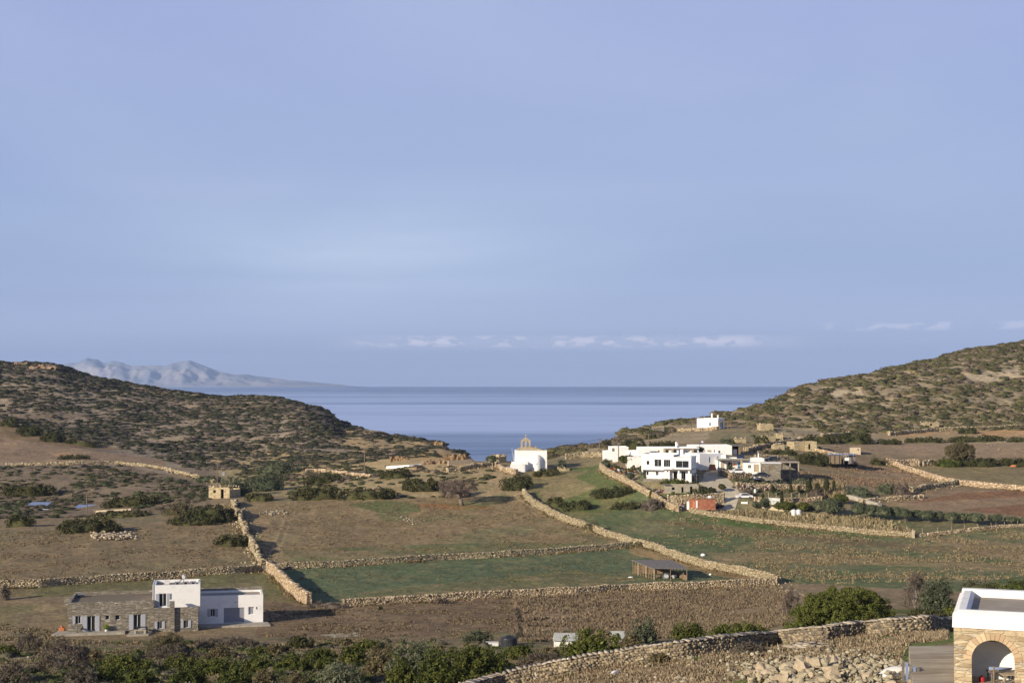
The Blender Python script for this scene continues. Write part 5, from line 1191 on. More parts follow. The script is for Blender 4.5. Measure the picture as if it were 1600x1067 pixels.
t = thing('garden_table', 'small metal bistro table on the terrace under the left window', 'table', hl(1.5, -.6, 0))
MB().cyl((0, 0, .7), (0, 0, .74), .35, n=14).build('tabletop', 'metal', t); MB().cyl((0, 0, 0), (0, 0, .7), .03, n=6).cyl((0, 0, 0), (0, 0, .03), .2, n=10).build('leg', 'black', t)
t = thing('garden_chair', 'dark folding chair beside the bistro table', 'chair', hl(2.05, -.7, 0))
MB().box(-.2, .2, -.2, .2, .43, .46).build('seat', 'black', t); MB().box(.17, .2, -.2, .2, .46, .9).build('backrest', 'black', t)
for a in (-.18, .18):
    for b_ in (-.18, .18): MB().cyl((a, b_, 0), (a, b_, .43), .018, n=5).build('leg', 'black', t)
t = thing('brick_stack', 'stack of orange terracotta bricks at the left end of the terrace', 'bricks', hl(-.9, 1.2, 0)); rs = rng()
Pq = np.array([(x * .26 + (z % 2) * .1, y * .3, .07 + z * .14) for z in range(5) for x in range(-1 + z // 3, 2 - z // 3) for y in range(2)]); V, Q = boxes(rs, Pq, np.tile([[.24, .27, .12]], (len(Pq), 1)), rs.randn(len(Pq)) * .05, .02, .02); np_mesh('bricks', V, [Q], MT['orange'], parent=t)
t = thing('stone_bench', 'rough stone bench on the small patio', 'bench', hl(10.4, -2.6, -.15)); MB().box(-.9, .9, -.2, .2, .4, .5).build('seat', 'slab', t)
for a in (-.7, .7): MB().box(a - .15, a + .15, -.18, .18, 0, .398, .02).build('leg', 'slab', t)
t = thing('garden_parasol_table', 'dark low table on the patio beside the house wall', 'table', hl(10.6, -1.3, -.15)); MB().box(-.8, .8, -.4, .4, .68, .73).build('tabletop', 'black', t)
for a in (-.7, .7): MB().box(a - .04, a + .04, -.3, .3, 0, .678).build('leg', 'black', t)
# mesh fence behind the house
def fence(label, pts, h, step, name='fence', wire='black', post='wood', r=.04, rails=3):
    W = polyw(pts); L = np.concatenate([[0], np.cumsum(np.linalg.norm(np.diff(W[:, :2], axis=0), axis=1))]); n = int(L[-1] / step) + 1; s = np.linspace(0, L[-1], n); X = np.interp(s, L, W[:, 0]); Y = np.interp(s, L, W[:, 1]); G = hzv(X, Y); o = (X[0], Y[0], G[0])
    t = thing(name, label, 'fence', o); me = None
    for i in range(n):
        q = (X[i] - o[0], Y[i] - o[1], G[i] - o[2])
        if me is None: ob = MB().cyl((0, 0, -.3), (0, 0, h), r, r * .8, 6).build('post', post, t); me = ob.data
        else: ob = D.objects.new('post', me); COL.objects.link(ob); ob.parent = t
        ob.location = q
    m = MB()
    for i in range(n - 1):
        for k in range(rails):
            z = h * (k + 1) / rails - .06; m.cyl((X[i] - o[0], Y[i] - o[1], G[i] - o[2] + z), (X[i + 1] - o[0], Y[i + 1] - o[1], G[i + 1] - o[2] + z), .012, n=4, cap=False)
    m.build('wire', wire, t); return t
fence('thin wire fence on dark posts behind the stone house', [(10, 932), (60, 930), (120, 926), (180, 922), (233, 919)], 1.3, 3.0)
fence('thin wire fence continuing right of the white tower to the rubble wall', [(308, 915), (350, 911), (400, 907)], 1.3, 3.0)
fence('row of short pale posts on the middle village terrace', [(1201, 777), (1230, 777), (1262, 776), (1306, 774)], 1.2, 2.0, post='palewood', r=.09, rails=2)
fence('wire fence on short posts along the olive orchard', [(1394, 829), (1430, 833), (1470, 832), (1520, 827), (1590, 822)], 1.3, 3.2, post='palewood', r=.05)
fence('row of slim posts along the wall right of the rusty container', [(1105, 803), (1150, 810), (1200, 816)], 1.3, 1.6, post='wood', r=.05, rails=2)
MB_ = MB().box(-6.2, 6.2, -.2, .2, -1.0, 1.5); tag(MB_.build('yard_wall', 'stonehouse', loc=tuple(at(160, 946)), rz=radians(8)), 'grey stone yard wall behind the left wing of the stone house', 'wall')

# ------------------------------------------------------------------ arched stone house, bottom right
Yc = 74.; q0 = np.array([pxu(1489.5, 979) * Yc, Yc, py2z(1489.5, 979, Yc)])   # front left corner at the band's lower edge
zf = 34.5 - q0[2]
H2 = thing('arched_stone_house', 'golden stone house with arched porch and white parapet, bottom right', 'house', (q0[0], q0[1], q0[2]), radians(-20))
Wd = 3.55; cx_ = 1.93; ar = 1.04; zs = -.57 - ar + 0.0   # arch springing so that the apex is .57 below the band
zt = -.005
# front wall with arch: polygon strips around the arch
mb = MB(); n = 24; pts = [(cx_ - ar * cos(pi * i / n), zs + ar * sin(pi * i / n)) for i in range(n + 1)]
th = .45
for i in range(n):
    (xa, za), (xb, zb) = pts[i], pts[i + 1]
    mb.add([(xa, 0, za), (xb, 0, zb), (xb, 0, zt), (xa, 0, zt), (xa, th, za), (xb, th, zb), (xb, th, zt), (xa, th, zt)], [(0, 1, 2, 3), (7, 6, 5, 4), (0, 4, 5, 1)])
mb.box(0.02, cx_ - ar, 0, th, zf - 1, zt).box(cx_ + ar, Wd, 0, th, zf - 1, zt)
mb.box(.02, .4, th, 8.0, zf - 1, zt)
mb.build('arched_wall', 'goldstone', H2)
# voussoirs
V = []; vs = MB(); rs = rng()
for i in range(17):
    a0 = pi * (i + .06) / 17; a1 = pi * (i + .94) / 17; r1 = ar + rs.uniform(.28, .42)
    P_ = [(cx_ - ar * 1.005 * cos(a0), zs + ar * 1.005 * sin(a0)), (cx_ - ar * 1.005 * cos(a1), zs + ar * 1.005 * sin(a1)), (cx_ - r1 * cos(a1), zs + r1 * sin(a1)), (cx_ - r1 * cos(a0), zs + r1 * sin(a0))]
    vs.prism(P_, -.03, .02)
vs.build('arch_stones', island('arch_stone', [(0, (.36, .27, .17)), (1, (.60, .48, .32))], .9), H2)
MB().box(Wd, Wd + .45, -.06, .5, zf - 1, zt).box(Wd + .45, 8.5, .0, .4, zf - 1, zt).build('white_wall', 'white', H2)
# porch interior
MB().box(.401, 8.4, 2.2, 2.4, zf - .5, zt).build('porch_back_wall', 'white', H2)
MB().box(.401, Wd + 2.2, .46, 2.19, -.35, -.2).build('porch_ceiling', 'white', H2)
MB().box(.401, Wd + 2.2, .0 + .46, 2.19, zf - .6, zf).build('porch_floor', 'concrete', H2)
MB().box(2.0, 2.22, 2.05, 2.19, -.9, -.36).build('ceiling_beam', 'wood', H2)
MB().box(1.7, 2.6, 2.0, 2.19, -.98, -.92).build('shelf', 'wood', H2)
# parapet: battered front, coping on all sides, roof set down
pb = MB()
def bat(x0, x1, y0, y1, z0, z1, ix0, ix1, iy0, iy1): pb.add([(x0, y0, z0), (x1, y0, z0), (x1, y1, z0), (x0, y1, z0), (ix0, iy0, z1), (ix1, iy0, z1), (ix1, iy1, z1), (ix0, iy1, z1)], [(0, 3, 2, 1), (4, 5, 6, 7), (0, 1, 5, 4), (1, 2, 6, 5), (2, 3, 7, 6), (3, 0, 4, 7)])
bat(-.05, 9, -.08, .75, 0, .68, -.03, 9, .02, .75)
bat(-.03, 9, .02, .75, .68, .86, .3, 9, .42, .62)
bat(-.05, .75, .751, 8.2, 0, .60, -.03, .75, .751, 8.2)
bat(-.03, .75, .751, 8.2, .60, .80, .25, .60, .64, 8.2)
bat(-.05, 9, 8.201, 8.9, 0, .86, 0.1, 9, 8.25, 8.8)
pb.build('parapet', 'white', H2)
MB().box(.745, 9, .745, 8.2, .05, .44).build('roof', 'roofscreed', H2)
MB().box(.401, .46, .46, 2.19, zf, -.36).build('porch_lining', 'white', H2)
def h2(x, y, z=0):
    c, s = cos(radians(-20)), sin(radians(-20)); return (q0[0] + x * c - y * s, q0[1] + x * s + y * c, q0[2] + z)
# concrete terrace beside it
zT = 34.55
e1 = pxu(1420, 1001); e2 = pxu(1497, 1003)
q = [(pxu(1412, 1067) * 71, 69.0), (q0[0] + 1.6, 69.0), (e2 * 84.5, 84.5), (e1 * 84.5, 84.5)]
m = MB(); n = 26
for i in range(n + 1):
    f_ = i / n; ya = 69 + 15.5 * f_; xa = q[0][0] + (q[3][0] - q[0][0]) * f_; xb = q[1][0] + (q[2][0] - q[1][0]) * f_
    m.v += [(xa, ya, zT), (xb, ya, zT), (xa - .05, ya, zT - 2.5), (xb, ya, zT - 2.5)]
for i in range(n): a = i * 4; m.f += [(a, a + 1, a + 5, a + 4), (a + 2, a, a + 4, a + 6), (a + 1, a + 3, a + 7, a + 5)]
m.f += [(n * 4, n * 4 + 1, n * 4 + 3, n * 4 + 2), (1, 0, 2, 3)]; m.n = len(m.v)
mm, b = bsdf('streaked_concrete', .95, .1); mp = N('ShaderNodeMapping'); LK(objco(), mp.inputs[0]); mp.inputs['Scale'].default_value = (.25, 1.6, 1); f_ = NOISE(mp.outputs[0], 1.2, 6, .6); LK(RAMP(f_, [(.35, (.26, .22, .17)), (.6, (.44, .39, .31))]), b.inputs['Base Color']); bump(b, f_, .05)
o = m.build('concrete_terrace', mm); tag(o, 'streaked concrete terrace slab left of the arched stone house', 'terrace')
# stairs edge and things on the porch
t = thing('gas_canister', 'red canister standing at the left of the arched porch', 'canister', h2(1.35, .9, zf)); MB().lathe([(.001, 0), (.15, 0), (.16, .06), (.16, .26), (.11, .32), (.001, .33)], n=16).build('body', 'red', t, smooth=True); MB().cyl((0, 0, .33), (0, 0, .38), .05, n=8).build('valve', 'black', t)
t = thing('folding_table', 'pale folding work table in the arched porch', 'table', h2(2.75, .9, zf)); MB().box(-.5, .5, -.3, .3, .52, .56).build('tabletop', 'palewood', t)
for a in (-.4, .4): MB().cyl((a, -.25, 0), (a * .6, .25, .52), .025, n=6).cyl((a, .25, 0), (a * .6, -.25, .52), .025, n=6).build('leg', 'palewood', t)
t = thing('clothes_post', 'thin brown wooden post standing in the arched porch', 'post', h2(1.95, .62, zf)); MB().cyl((0, 0, 0), (0, 0, .95), .045, n=8).build('post', 'wood', t); MB().box(-.25, .25, -.03, .03, .7, .75).build('crossbar', 'wood', t)
t = thing('boat_cover', 'blue and white folded parasol lying on the porch table', 'parasol', h2(2.25, 1.55, zf + .55)); MB().cyl((-.6, 0, .1), (.6, 0, .12), .12, .05, n=10).build('canopy', 'bluesheet', t, smooth=True); MB().cyl((.6, 0, .12), (.9, 0, .12), .02, n=6).build('pole', 'frame', t)
t = thing('porch_table', 'grey table under the folded parasol at the porch back', 'table', h2(2.25, 1.55, zf)); MB().box(-.65, .65, -.35, .35, .5, .545).build('tabletop', 'greywood', t)
for a in (-.55, .55):
    for b_ in (-.28, .28): MB().box(a - .03, a + .03, b_ - .03, b_ + .03, 0, .5).build('leg', 'greywood', t)
t = thing('planks', 'bundle of grey blue planks leaning by the rubble heap', 'planks', tuple(at(1424, 1064)))
for k in range(5): MB().box(-.5 + k * .2, -.36 + k * .2, -.02, .04, 0, 1.1 - .1 * k).build('plank', 'bluesheet' if k % 2 else 'greywood', t)
o = np_mesh('white_sack', *(lambda v, f: (v * np.array([1.5, .7, .5]), [f]))(*rockmesh(777, 5)), MT['white2'], loc=tuple(at(1398, 1056) + np.array([0, 0, .2]))); tag(o, 'torn white building sack right of the rubble heap', 'sack')

# ------------------------------------------------------------------ church
pc = at(806, 734.5); k = F / pc[1]
Hc = thing('church', 'whitewashed chapel with round apse and open stone belfry on the ridge', 'church', tuple(pc), radians(3))
w = 48.7 / k; hh = 30.6 / k
mb = MB().box(0, w, 0, 6.5, -1.6, hh); mb.build('nave', 'white', Hc)
# low vaulted roof, lichen coloured
rv = []; n = 14
for i in range(n + 1): x = w * i / n; rv.append((x * .9 + w * .05, hh + .05 + .95 * (1 - (2 * i / n - .8) ** 2 * .72 if abs(2 * i / n - .8) < 1.2 else 0) * max(0, sin(pi * min(max(i / n, .0), 1))) ** .55))
MB().prism([(w * .05, hh + .003)] + rv[1:-1] + [(w * .95, hh + .003)], .35, 6.2).build('roof', 'churchroof', Hc)
ax = (838.5 - 806) / k; rA = 9.6 / k; hA_ = 15.5 / k
pr = [(rA, -1.6), (rA, hA_)] + [(rA * cos(pi / 2 * i / 8), hA_ + rA * .98 * sin(pi / 2 * i / 8)) for i in range(1, 9)]
ap = MB().lathe(pr, ax, .3, 28, pi, 2 * pi); ap.build('apse', 'white', Hc, smooth=True)
MB().box(ax - .09, ax + .09, .3 - rA - .012, .3 - rA + .1, 1.6, 2.0).build('slit_window', 'dark', Hc)
xa = (799 - 806) / k; xb = (824 - 806) / k
MB().box(xa, xb, -2.2, -.01, -1.6, 13.6 / k).build('side_chamber', 'white', Hc)
MB().box(xa - .4, xb - 1.1, -3.4, -2.205, -1.6, 10.2 / k).lathe([(.001, 10.2 / k), (.6, 10.2 / k), (.6, -1.6)], xb - 1.1, -2.8, 14).build('side_apse', 'white', Hc)
for (u_, z_) in ((.9, 2.9), (1.3, 3.1)): MB().box(u_, u_ + .14, -.03, .02, z_, z_ + .2).build('vent', 'churchroof', Hc)
# belfry: three piers, two arches, gable arch and cross
bx = (821.8 - 806) / k; bz = hh + .75; B = thing('belfry', None, None); del_ = None
m = MB(); sc = 1.32
for dx_ in (-1.12, 0, 1.12): m.box((dx_ - .24) * sc / 1.32 + bx, (dx_ + .24) * sc / 1.32 + bx, 1.0, 1.6, bz - .8, bz + 1.45)
for c_ in (-.56, .56):
    for i in range(10):
        a0 = pi * i / 10; a1 = pi * (i + 1) / 10; r = .32
        P_ = [(bx + c_ - r * cos(a0), bz + 1.45 + r * sin(a0)), (bx + c_ - r * cos(a1), bz + 1.45 + r * sin(a1)), (bx + c_ - r * cos(a1), bz + 1.95), (bx + c_ - r * cos(a0), bz + 1.95)]
        m.prism(P_, 1.0, 1.6)
m.box(bx - 1.36, bx - .88, 1.0, 1.6, bz + 1.45, bz + 1.95).box(bx - .24, bx + .24, 1.0, 1.6, bz + 1.45, bz + 1.95).box(bx + .88, bx + 1.36, 1.0, 1.6, bz + 1.45, bz + 1.95)
m.prism([(bx - 1.4, bz + 1.953), (bx + 1.4, bz + 1.953), (bx + .95, bz + 2.3), (bx + .3, bz + 2.75), (bx, bz + 2.95), (bx - .3, bz + 2.75), (bx - .95, bz + 2.3)], .98, 1.62)
m.prism([(bx - 2.2, bz - .25), (bx + 2.2, bz - .25), (bx + 1.4, bz + .12), (bx - 1.4, bz + .12)], .8, 1.8)
D.objects.remove(B)
B = m.build('belfry', 'churchroof', Hc)
MB().box(bx - .07, bx + .07, 1.24, 1.36, bz + 2.9, bz + 3.85).box(bx - .33, bx + .33, 1.245, 1.355, bz + 3.35, bz + 3.5).build('cross', 'churchroof', B)
for c_ in (-.56, .56): MB().lathe([(.001, .32), (.08, .30), (.12, .1), (.19, 0)], n=10).build('bell', 'metal', B, loc=(bx + c_, 1.3, bz + 1.05))
sx_ = (837.5 - 806) / k
MB().box(sx_ - .07, sx_ + .07, 1.2, 1.34, hh + .3, hh + 1.35).box(sx_ - .28, sx_ + .28, 1.205, 1.335, hh + .85, hh + 1.0).build('small_cross', 'churchroof', Hc)
# courtyard slab with low grey walls, left of the church
pad('church_yard', 'grey paved yard with low parapet left of the church', [(-4.2, -1.2), (-1.4, -1.8), (-.05, .0), (-.05, 4), (-4.2, 4)], -1.8, .9, 'concrete', tuple(pc), radians(3))
t = thing('flagpole', 'pair of thin white leaning poles at the left corner of the church', 'pole', tuple(at(803, 722))); MB().cyl((0, 0, 0), (-.7, 0, 4.2), .05, .03, 6).build('pole', 'frame', t); MB().cyl((.15, 0, 0), (-.4, .1, 3.9), .05, .03, 6).build('stay', 'frame', t)
# ruin left of church
def hut(label, px0, px1, yt, yb, dep, rz, mat='tanstone', name='stone_hut', openings=(), ragged=0.0, roof=None, cat='hut', par=0):
    y = at((px0 + px1) / 2, yb); p = at(px0, yb); p[2] = y[2]; sc_ = F / p[1]; w = (px1 - px0) / sc_ / max(cos(radians(rz)), .3); h = (yb - yt) / sc_
    t = thing(name, label, cat, tuple(p), radians(rz))
    holes = [(a * w, b_ * w, c_ * h, d_ * h) for a, b_, c_, d_ in openings]
    th = .45; mb = MB().wall(0, w, -1.2, h, 0, th, holes).box(0, w, dep - th, dep, -1.2, h * (1 - ragged * .2)).box(0, th, th, dep - th, -1.2, h * (1 - ragged * .1)).box(w - th, w, th, dep - th, -1.2, h * (1 - ragged * .3))
    if ragged:
        rs = rng(); n = int(w * 2 / .4); P_ = np.stack([rs.uniform(0, w, n), rs.choice([.2, dep - .2], n), h + rs.uniform(-.1, .3 * ragged, n)], -1); Vv, Qq = boxes(rs, P_, rs.uniform(.25, .5, (n, 3)), rs.rand(n)); 
    mb.build('wall', mat, t)
    if ragged: np_mesh('broken_top', Vv, [Qq], MT['stone'], parent=t)
    if roof: MB().box(-.1, w + .1, -.1, dep + .1, h + .002, h + .16).build('roof', roof, t)
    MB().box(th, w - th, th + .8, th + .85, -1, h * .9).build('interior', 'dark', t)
    return t, w, h
hut('roofless yellow stone hut beside the twin poles left of centre', 326, 361, 762, 779, 5.5, -20, openings=[(.22, .34, .5, .75), (.58, .72, .0, .85)], ragged=.8)
hut('small ruined stone building on the ridge left of the church', 765, 780, 711, 722, 3.5, -38, openings=[], ragged=.5)
hut('square tan stone hut with a dark doorway right of the barn', 1258, 1276, 690, 705, 6.5, -4, openings=[(.28, .45, .2, .75)])
hut('tan stone annex forming the left half of the square hut', 1241, 1257.5, 690, 703.5, 5.0, 16, openings=[])
hut('tiny cream hut with one small window at the field edge', 1328, 1344, 699, 708, 3.2, -12, 'cream', openings=[(.7, .82, .55, .8)], name='cream_hut')
hut('small pale stone hut at the foot of the right hill', 1188, 1209, 663, 673, 4, 8, ragged=.4)
hut('broken tan ruin wall below the pale stone hut', 1195, 1213, 681, 690, 3, 15, ragged=1.0, name='ruin')
hut('small orange tinted ruin beside the broken tan ruin', 1212, 1223, 678, 686, 3, -10, ragged=.8, name='ruin')
hut('low collapsed tan hut left of the square tan hut', 1209, 1226, 694, 702, 3, 5, ragged=1.2, name='ruin')
hut('tiny isolated ruin on the slope of the right hill', 1444, 1468, 660, 667, 4, 5, openings=[(.4, .55, .3, .8)], ragged=1.2, name='ruin')
hut('low yellowish ruin near the bend behind the main village', 1150, 1166, 686, 692, 3, 5, ragged=1.2, name='ruin')
hut('grey stone ruin left of the upper white hut', 1021, 1038, 668, 677, 3, 8, 'stonehouse', ragged=.8, name='ruin')
# ------------------------------------------------------------------ the village houses
class Bld:
    """a house laid out from the pixel column of its front left corner, its depth and the row of its base"""
    def __init__(s, name, label, px, py, d, rz, cat='house', group=None):
        s.d = d; s.x = pxu(px, py) * d; s.z = py2z(px, py, d); s.k = F / d
        s.t = thing(name, label, cat, (s.x, d, s.z), radians(rz), group)
    def m(s, p): return p / s.k
# main two storey white house
b1 = Bld('white_house', 'main two storey white village house with wide dark windows', 1003, 748, 366, -16)
t = b1.t; b1.z
# lower storey
hl_ = [(2.7 + .7, 3.4 + .7, .9, 1.9), (1.0, 1.5, .9, 1.9)]
MB().wall(.9, 6.4, -1.5, 2.35, 1.2, 1.5, hl_).box(.9, 1.2, 1.5, 9, -1.5, 2.35).build('lower_wall', 'white', t)
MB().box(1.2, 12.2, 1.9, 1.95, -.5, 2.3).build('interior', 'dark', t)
window(t, 3.4, .9, .7, 1.0, 1.28, bars=1, frame='shutter'); window(t, 1.0, .9, .5, 1.0, 1.28, bars=0, frame='shutter')
MB().wall(6.401, 12.6, -1.5, 2.35, 1.0, 1.3, [(8.0, 9.0, 0, 2.0), (10.0, 11.1, 0, 2.05)]).box(12.3, 12.6, 1.3, 9, -1.5, 2.35).build('lower_wall', 'white', t)
window(t, 8.0, .02, 1.0, 1.95, 1.08, bars=1, name='glass_door', frame='wood'); window(t, 10.0, .02, 1.1, 2.0, 1.08, bars=1, name='glass_door')
MB().box(5.9, 12.9, -1.0, .995, 2.36, 2.6).build('porch_roof', 'greywood', t)
for x_, w_ in ((6.0, .6), (7.0, .35), (9.4, .45), (12.0, .5)): MB().box(x_, x_ + w_, -.85, -.4, -1.5, 2.358, .04, .02).build('porch_pillar', 'white', t)
MB().box(.2, 5.4, -.1, .1, -1.5, .1).box(5.4, 6.2, -1.1, -.9, -1.5, .3).build('terrace_wall', 'stonehouse', t)
# upper storey, left part
hu = [(1.05, 1.75, 3.6, 4.6), (3.1, 4.9, 3.15, 5.0), (5.5, 7.2, 3.15, 4.95)]
MB().wall(-.3, 8.0, 2.62, 6.35, 1.0, 1.3, hu).box(-.3, 0, 1.3, 9.3, 1.0, 6.35).box(0, 8, 9.0, 9.3, 1, 6.35).build('upper_wall', 'white', t)
MB().box(0, 8, 1.3, 9.0, 5.9, 6.02).build('roof', 'white2', t); MB().box(.1, 12, 2.0, 2.05, 2.7, 5.3).build('interior', 'dark', t)
window(t, 1.05, 3.6, .7, 1.0, 1.1, bars=0, frame='palewood'); window(t, 3.1, 3.15, 1.8, 1.85, 1.1, bars=1); window(t, 5.5, 3.15, 1.7, 1.8, 1.1, bars=2, frame='metal')
MB().box(-.1, 8, -.3, .995, 2.363, 2.62).box(-.1, 3.2, -.3, -.15, 2.62, 3.1).box(3.2, 8, -.3, -.22, 2.62, 2.9).build('balcony', 'white', t)
MB().box(7.15, 7.75, .4, .9, 2.63, 3.1).build('air_conditioner', 'frame', t)
# upper storey, right bay
MB().wall(8.01, 12.65, 2.62, 5.45, .3, .6, [(8.75, 12.05, 3.0, 4.75)]).wall(8.01, 8.3, 2.62, 5.45, .6, 1.0, []).build('bay_wall', 'white', t)
MB().box(12.35, 12.65, .6, 9.0, 2.62, 5.45).build('side_wall', 'white', t)
MB().box(8.001, 12.75, .2, 9.1, 5.455, 5.7).build('bay_roof', 'white2', t)
window(t, 8.75, 3.0, 3.3, 1.75, .42, bars=1)
for y_ in (2.4, 5.2): 
    o = MB().box(12.655, 12.70, y_, y_ + .8, 3.3, 4.5).build('window', 'frame', t); MB().box(12.701, 12.71, y_ + .1, y_ + .7, 3.4, 4.4).build('pane', 'glass', o)
MB().box(9.3, 10.0, 4.0, 4.7, 5.7, 7.5).build('stair_head', 'white', t); MB().box(11.6, 12.1, 3.0, 3.5, 5.7, 7.0).box(10.2, 11.6, 3.1, 3.3, 5.7, 6.3).build('parapet', 'white', t)
MB().box(12.66, 14.6, 2.5, 8.5, -1.5, .9).box(13.2, 13.9, 1.2, 2.4, -1.5, 1.6).build('side_terrace', 'stonehouse', t)
# paler houses behind
def simple(name, label, px0, px1, ytop, ybase, d, rz, dep, wins=(), mat='white', roof='white2', chim=(), extra=None, side=True):
    b = Bld(name, label, px0, ybase, d, rz); w = b.m(px1 - px0) / max(cos(radians(rz) + math.atan((px0 - CX) / F) * 0), .4); h = b.m(ybase - ytop)
    holes = [(a * w, c * w, e * h, f_ * h) for a, c, e, f_, *_ in wins]
    shell(b.t, 0, w, 0, dep, h, mat, holes, roof=roof, base=-2.0)
    for (a, c, e, f_, *r) in wins:
        kd = r[0] if r else 'window'
        if kd == 'open': continue
        if kd == 'window': window(b.t, a * w, e * h, (c - a) * w, (f_ - e) * h, .08, bars=1 if (c - a) * w > .7 else 0)
        elif kd == 'glass': window(b.t, a * w, e * h, (c - a) * w, (f_ - e) * h, .08, bars=2, frame='frame', kind='glass', name='glazed_door')
        else: door(b.t, a * w, e * h, (c - a) * w, (f_ - e) * h, .08, kd)
    for (a, y_, hh_, r_) in chim: chimney(b.t, a * w, y_, h, hh_, r_)
    return b, w, h
simple('white_cube_house', 'small white cube house at the left end of the village', 955, 982, 698, 712.5, 412, 4, 6, [(.06, .2, .5, .85, 'wood')])
simple('white_annex', 'low white annex attached left of the small cube house', 945, 954.8, 704.5, 712.5, 412, 4, 5)
simple('white_outbuilding', 'low white outbuilding right of the small cube house', 982.5, 1003, 704, 716, 404, 4, 5, [(.08, .16, .35, .8, 'blue')])
simple('white_store', 'tiny white store beside the green umbrella tree', 959.5, 968, 714, 724, 398, 4, 3)
bb, w, h = simple('long_white_house', 'long white house with stone fronted glazed porch behind the main house', 1000, 1092, 699.5, 714, 399, 2, 8, [(.30, .335, .1, .72, 'wood'), (.40, .48, .12, .72, 'glass'), (.56, .62, .1, .75, 'glass'), (.66, .69, .1, .75, 'blue'), (.79, .86, .2, .72, 'glass'), (.9, .98, .2, .72, 'glass')], chim=[(.645, 3, 1.6, .25)])
MB().box(.40 * w - 2.5 * 0 + 0, 1.0 * w, -.9, -.003, h - .2, h + .04).build('porch_roof', 'white2', bb.t)
for a in (.395, .53, .70, .875): MB().box(a * w, a * w + .55, -.8, -.3, -2, h - .202).build('porch_pillar', 'goldstone', bb.t)
MB().lathe([(.5, 0), (.45, .7), (.25, .8), (.25, 1.1), (.4, 1.15), (.001, 1.5)], n=12).build('round_chimney', 'white', bb.t, loc=(.68 * w, 4, h - .3))
bb, w, h = simple('white_farmhouse', 'white farmhouse with solar water heater and dark side shed at the back', 1080, 1144, 696, 712, 412, 2, 8, [(.40, .50, .15, .55, 'palewood'), (.63, .72, .2, .5), (.56, .58, .2, .6, 'blue')])
heater(bb.t, .30 * w, 2.5, h - .25, .9)
MB().box(w + .003, w + 2.6, 5.5, 7.5, -1.5, h * .92).box(w + 2.2, w + 2.7, 1, 5.5, -1.5, h * .85).build('side_shed', 'wood', bb.t); MB().box(w + .003, w + 3.4, .6, 7.6, h * .925, h * .98).build('shed_roof', 'greywood', bb.t); MB().box(w + .7, w + 1.8, 2, 5, -1.2, h * .6).build('shed_store', 'white2', bb.t)
bb, w, h = simple('white_courtyard_house', 'white house in shadow with blue doors above the concrete road', 1093, 1131, 709, 729, 377, 26, 7, [(.42, .50, .28, .72, 'blue'), (.78, .86, .15, .75, 'teal')])
chimney(bb.t, .98 * w, 2, h - .3, 1.1, .25)
bb, w, h = simple('pergola_house', 'white house with grey slab porch and blue posts right of the road', 1121, 1160, 716, 735, 378, -4, 6, [(.15, .28, .05, .75, 'palewood'), (.42, .62, .1, .7), (.8, .9, .05, .72, 'blue')])
MB().box(-.5, w + 1.8, -2.8, -.01, h - .25, h - .02).build('porch_roof', 'concrete', bb.t)
for x_, m_ in ((0, 'blue'), (w * .55, 'wood'), (w * .88, 'goldstone'), (w + 1.4, 'blue')): MB().box(x_, x_ + .2 + .25 * (m_ == 'goldstone'), -2.6, -2.3, -1.5, h - .252).build('porch_post', m_, bb.t)
MB().box(1.0, 2.4, 2.0, 3.3, h - .25, h + .9, .05, .05).build('roof_room', 'white', bb.t)
MB().add([(5.2, 1, h - .1), (7.2, 1, h - .1), (7.2, 2.3, h + 1.0), (5.2, 2.3, h + 1.0), (5.2, 1.1, h - .2), (7.2, 1.1, h - .2), (7.2, 2.4, h + .9), (5.2, 2.4, h + .9)], [(0, 1, 2, 3), (7, 6, 5, 4), (0, 4, 5, 1), (1, 5, 6, 2), (2, 6, 7, 3), (3, 7, 4, 0)]).build('solar_panel', 'pv', bb.t)
simple('white_cottage', 'small white cottage with double window between porch house and stone barn', 1161.5, 1188, 723, 737, 374, -4, 6, [(.28, .46, .4, .75), (.62, .92, .0, .82, 'palewood')])
bb, w, h = simple('white_roof_house', 'white box house with a thin chimney behind the stone barn', 1175, 1194, 716, 728, 385, -4, 5, chim=[(.6, 2, 1.4, .18)])
bb, w, h = simple('stone_barn', 'grey brown stone barn with blocked window right of the cottage', 1189.5, 1219, 724, 744, 372, -6, 6, [(.01, .06, 0, .7, 'wood'), (.40, .6, .5, .82, 'wood')], mat='stonehouse', roof='white2')
MB().box(.2, w + .2, -.25, 6.2, h + .003, h + .15).build('roof_slab', 'white2', bb.t)
t = Bld('open_shed', 'open sided shed with flat grey roof right of the stone barn', 1219, 742, 378, -6).t; MB().box(.2, 5.0, -1, 5, 3.3, 3.5).build('roof', 'roofscreed', t); MB().box(.2, 5, 4.6, 5, -1, 3.29).build('back_wall', 'stonehouse', t)
for x_ in (.3, 2.4, 4.6): MB().box(x_, x_ + .25, -.8, -.55, -1.5, 3.29).build('post', 'palewood', t)
bb, w, h = simple('block_shed', 'unpainted concrete block shed below the main white house', 1038, 1091, 757.5, 771.5, 356, -4, 4, [(.22, .30, .45, .75, 'open'), (.50, .56, .0, .78, 'open'), (.75, .82, .0, .85, 'open')], mat='block', roof='block')
MB().box(-.2, 1.6, -.6, 2, h + .002, h + .1).build('roof_sheet', 'greywood', bb.t)
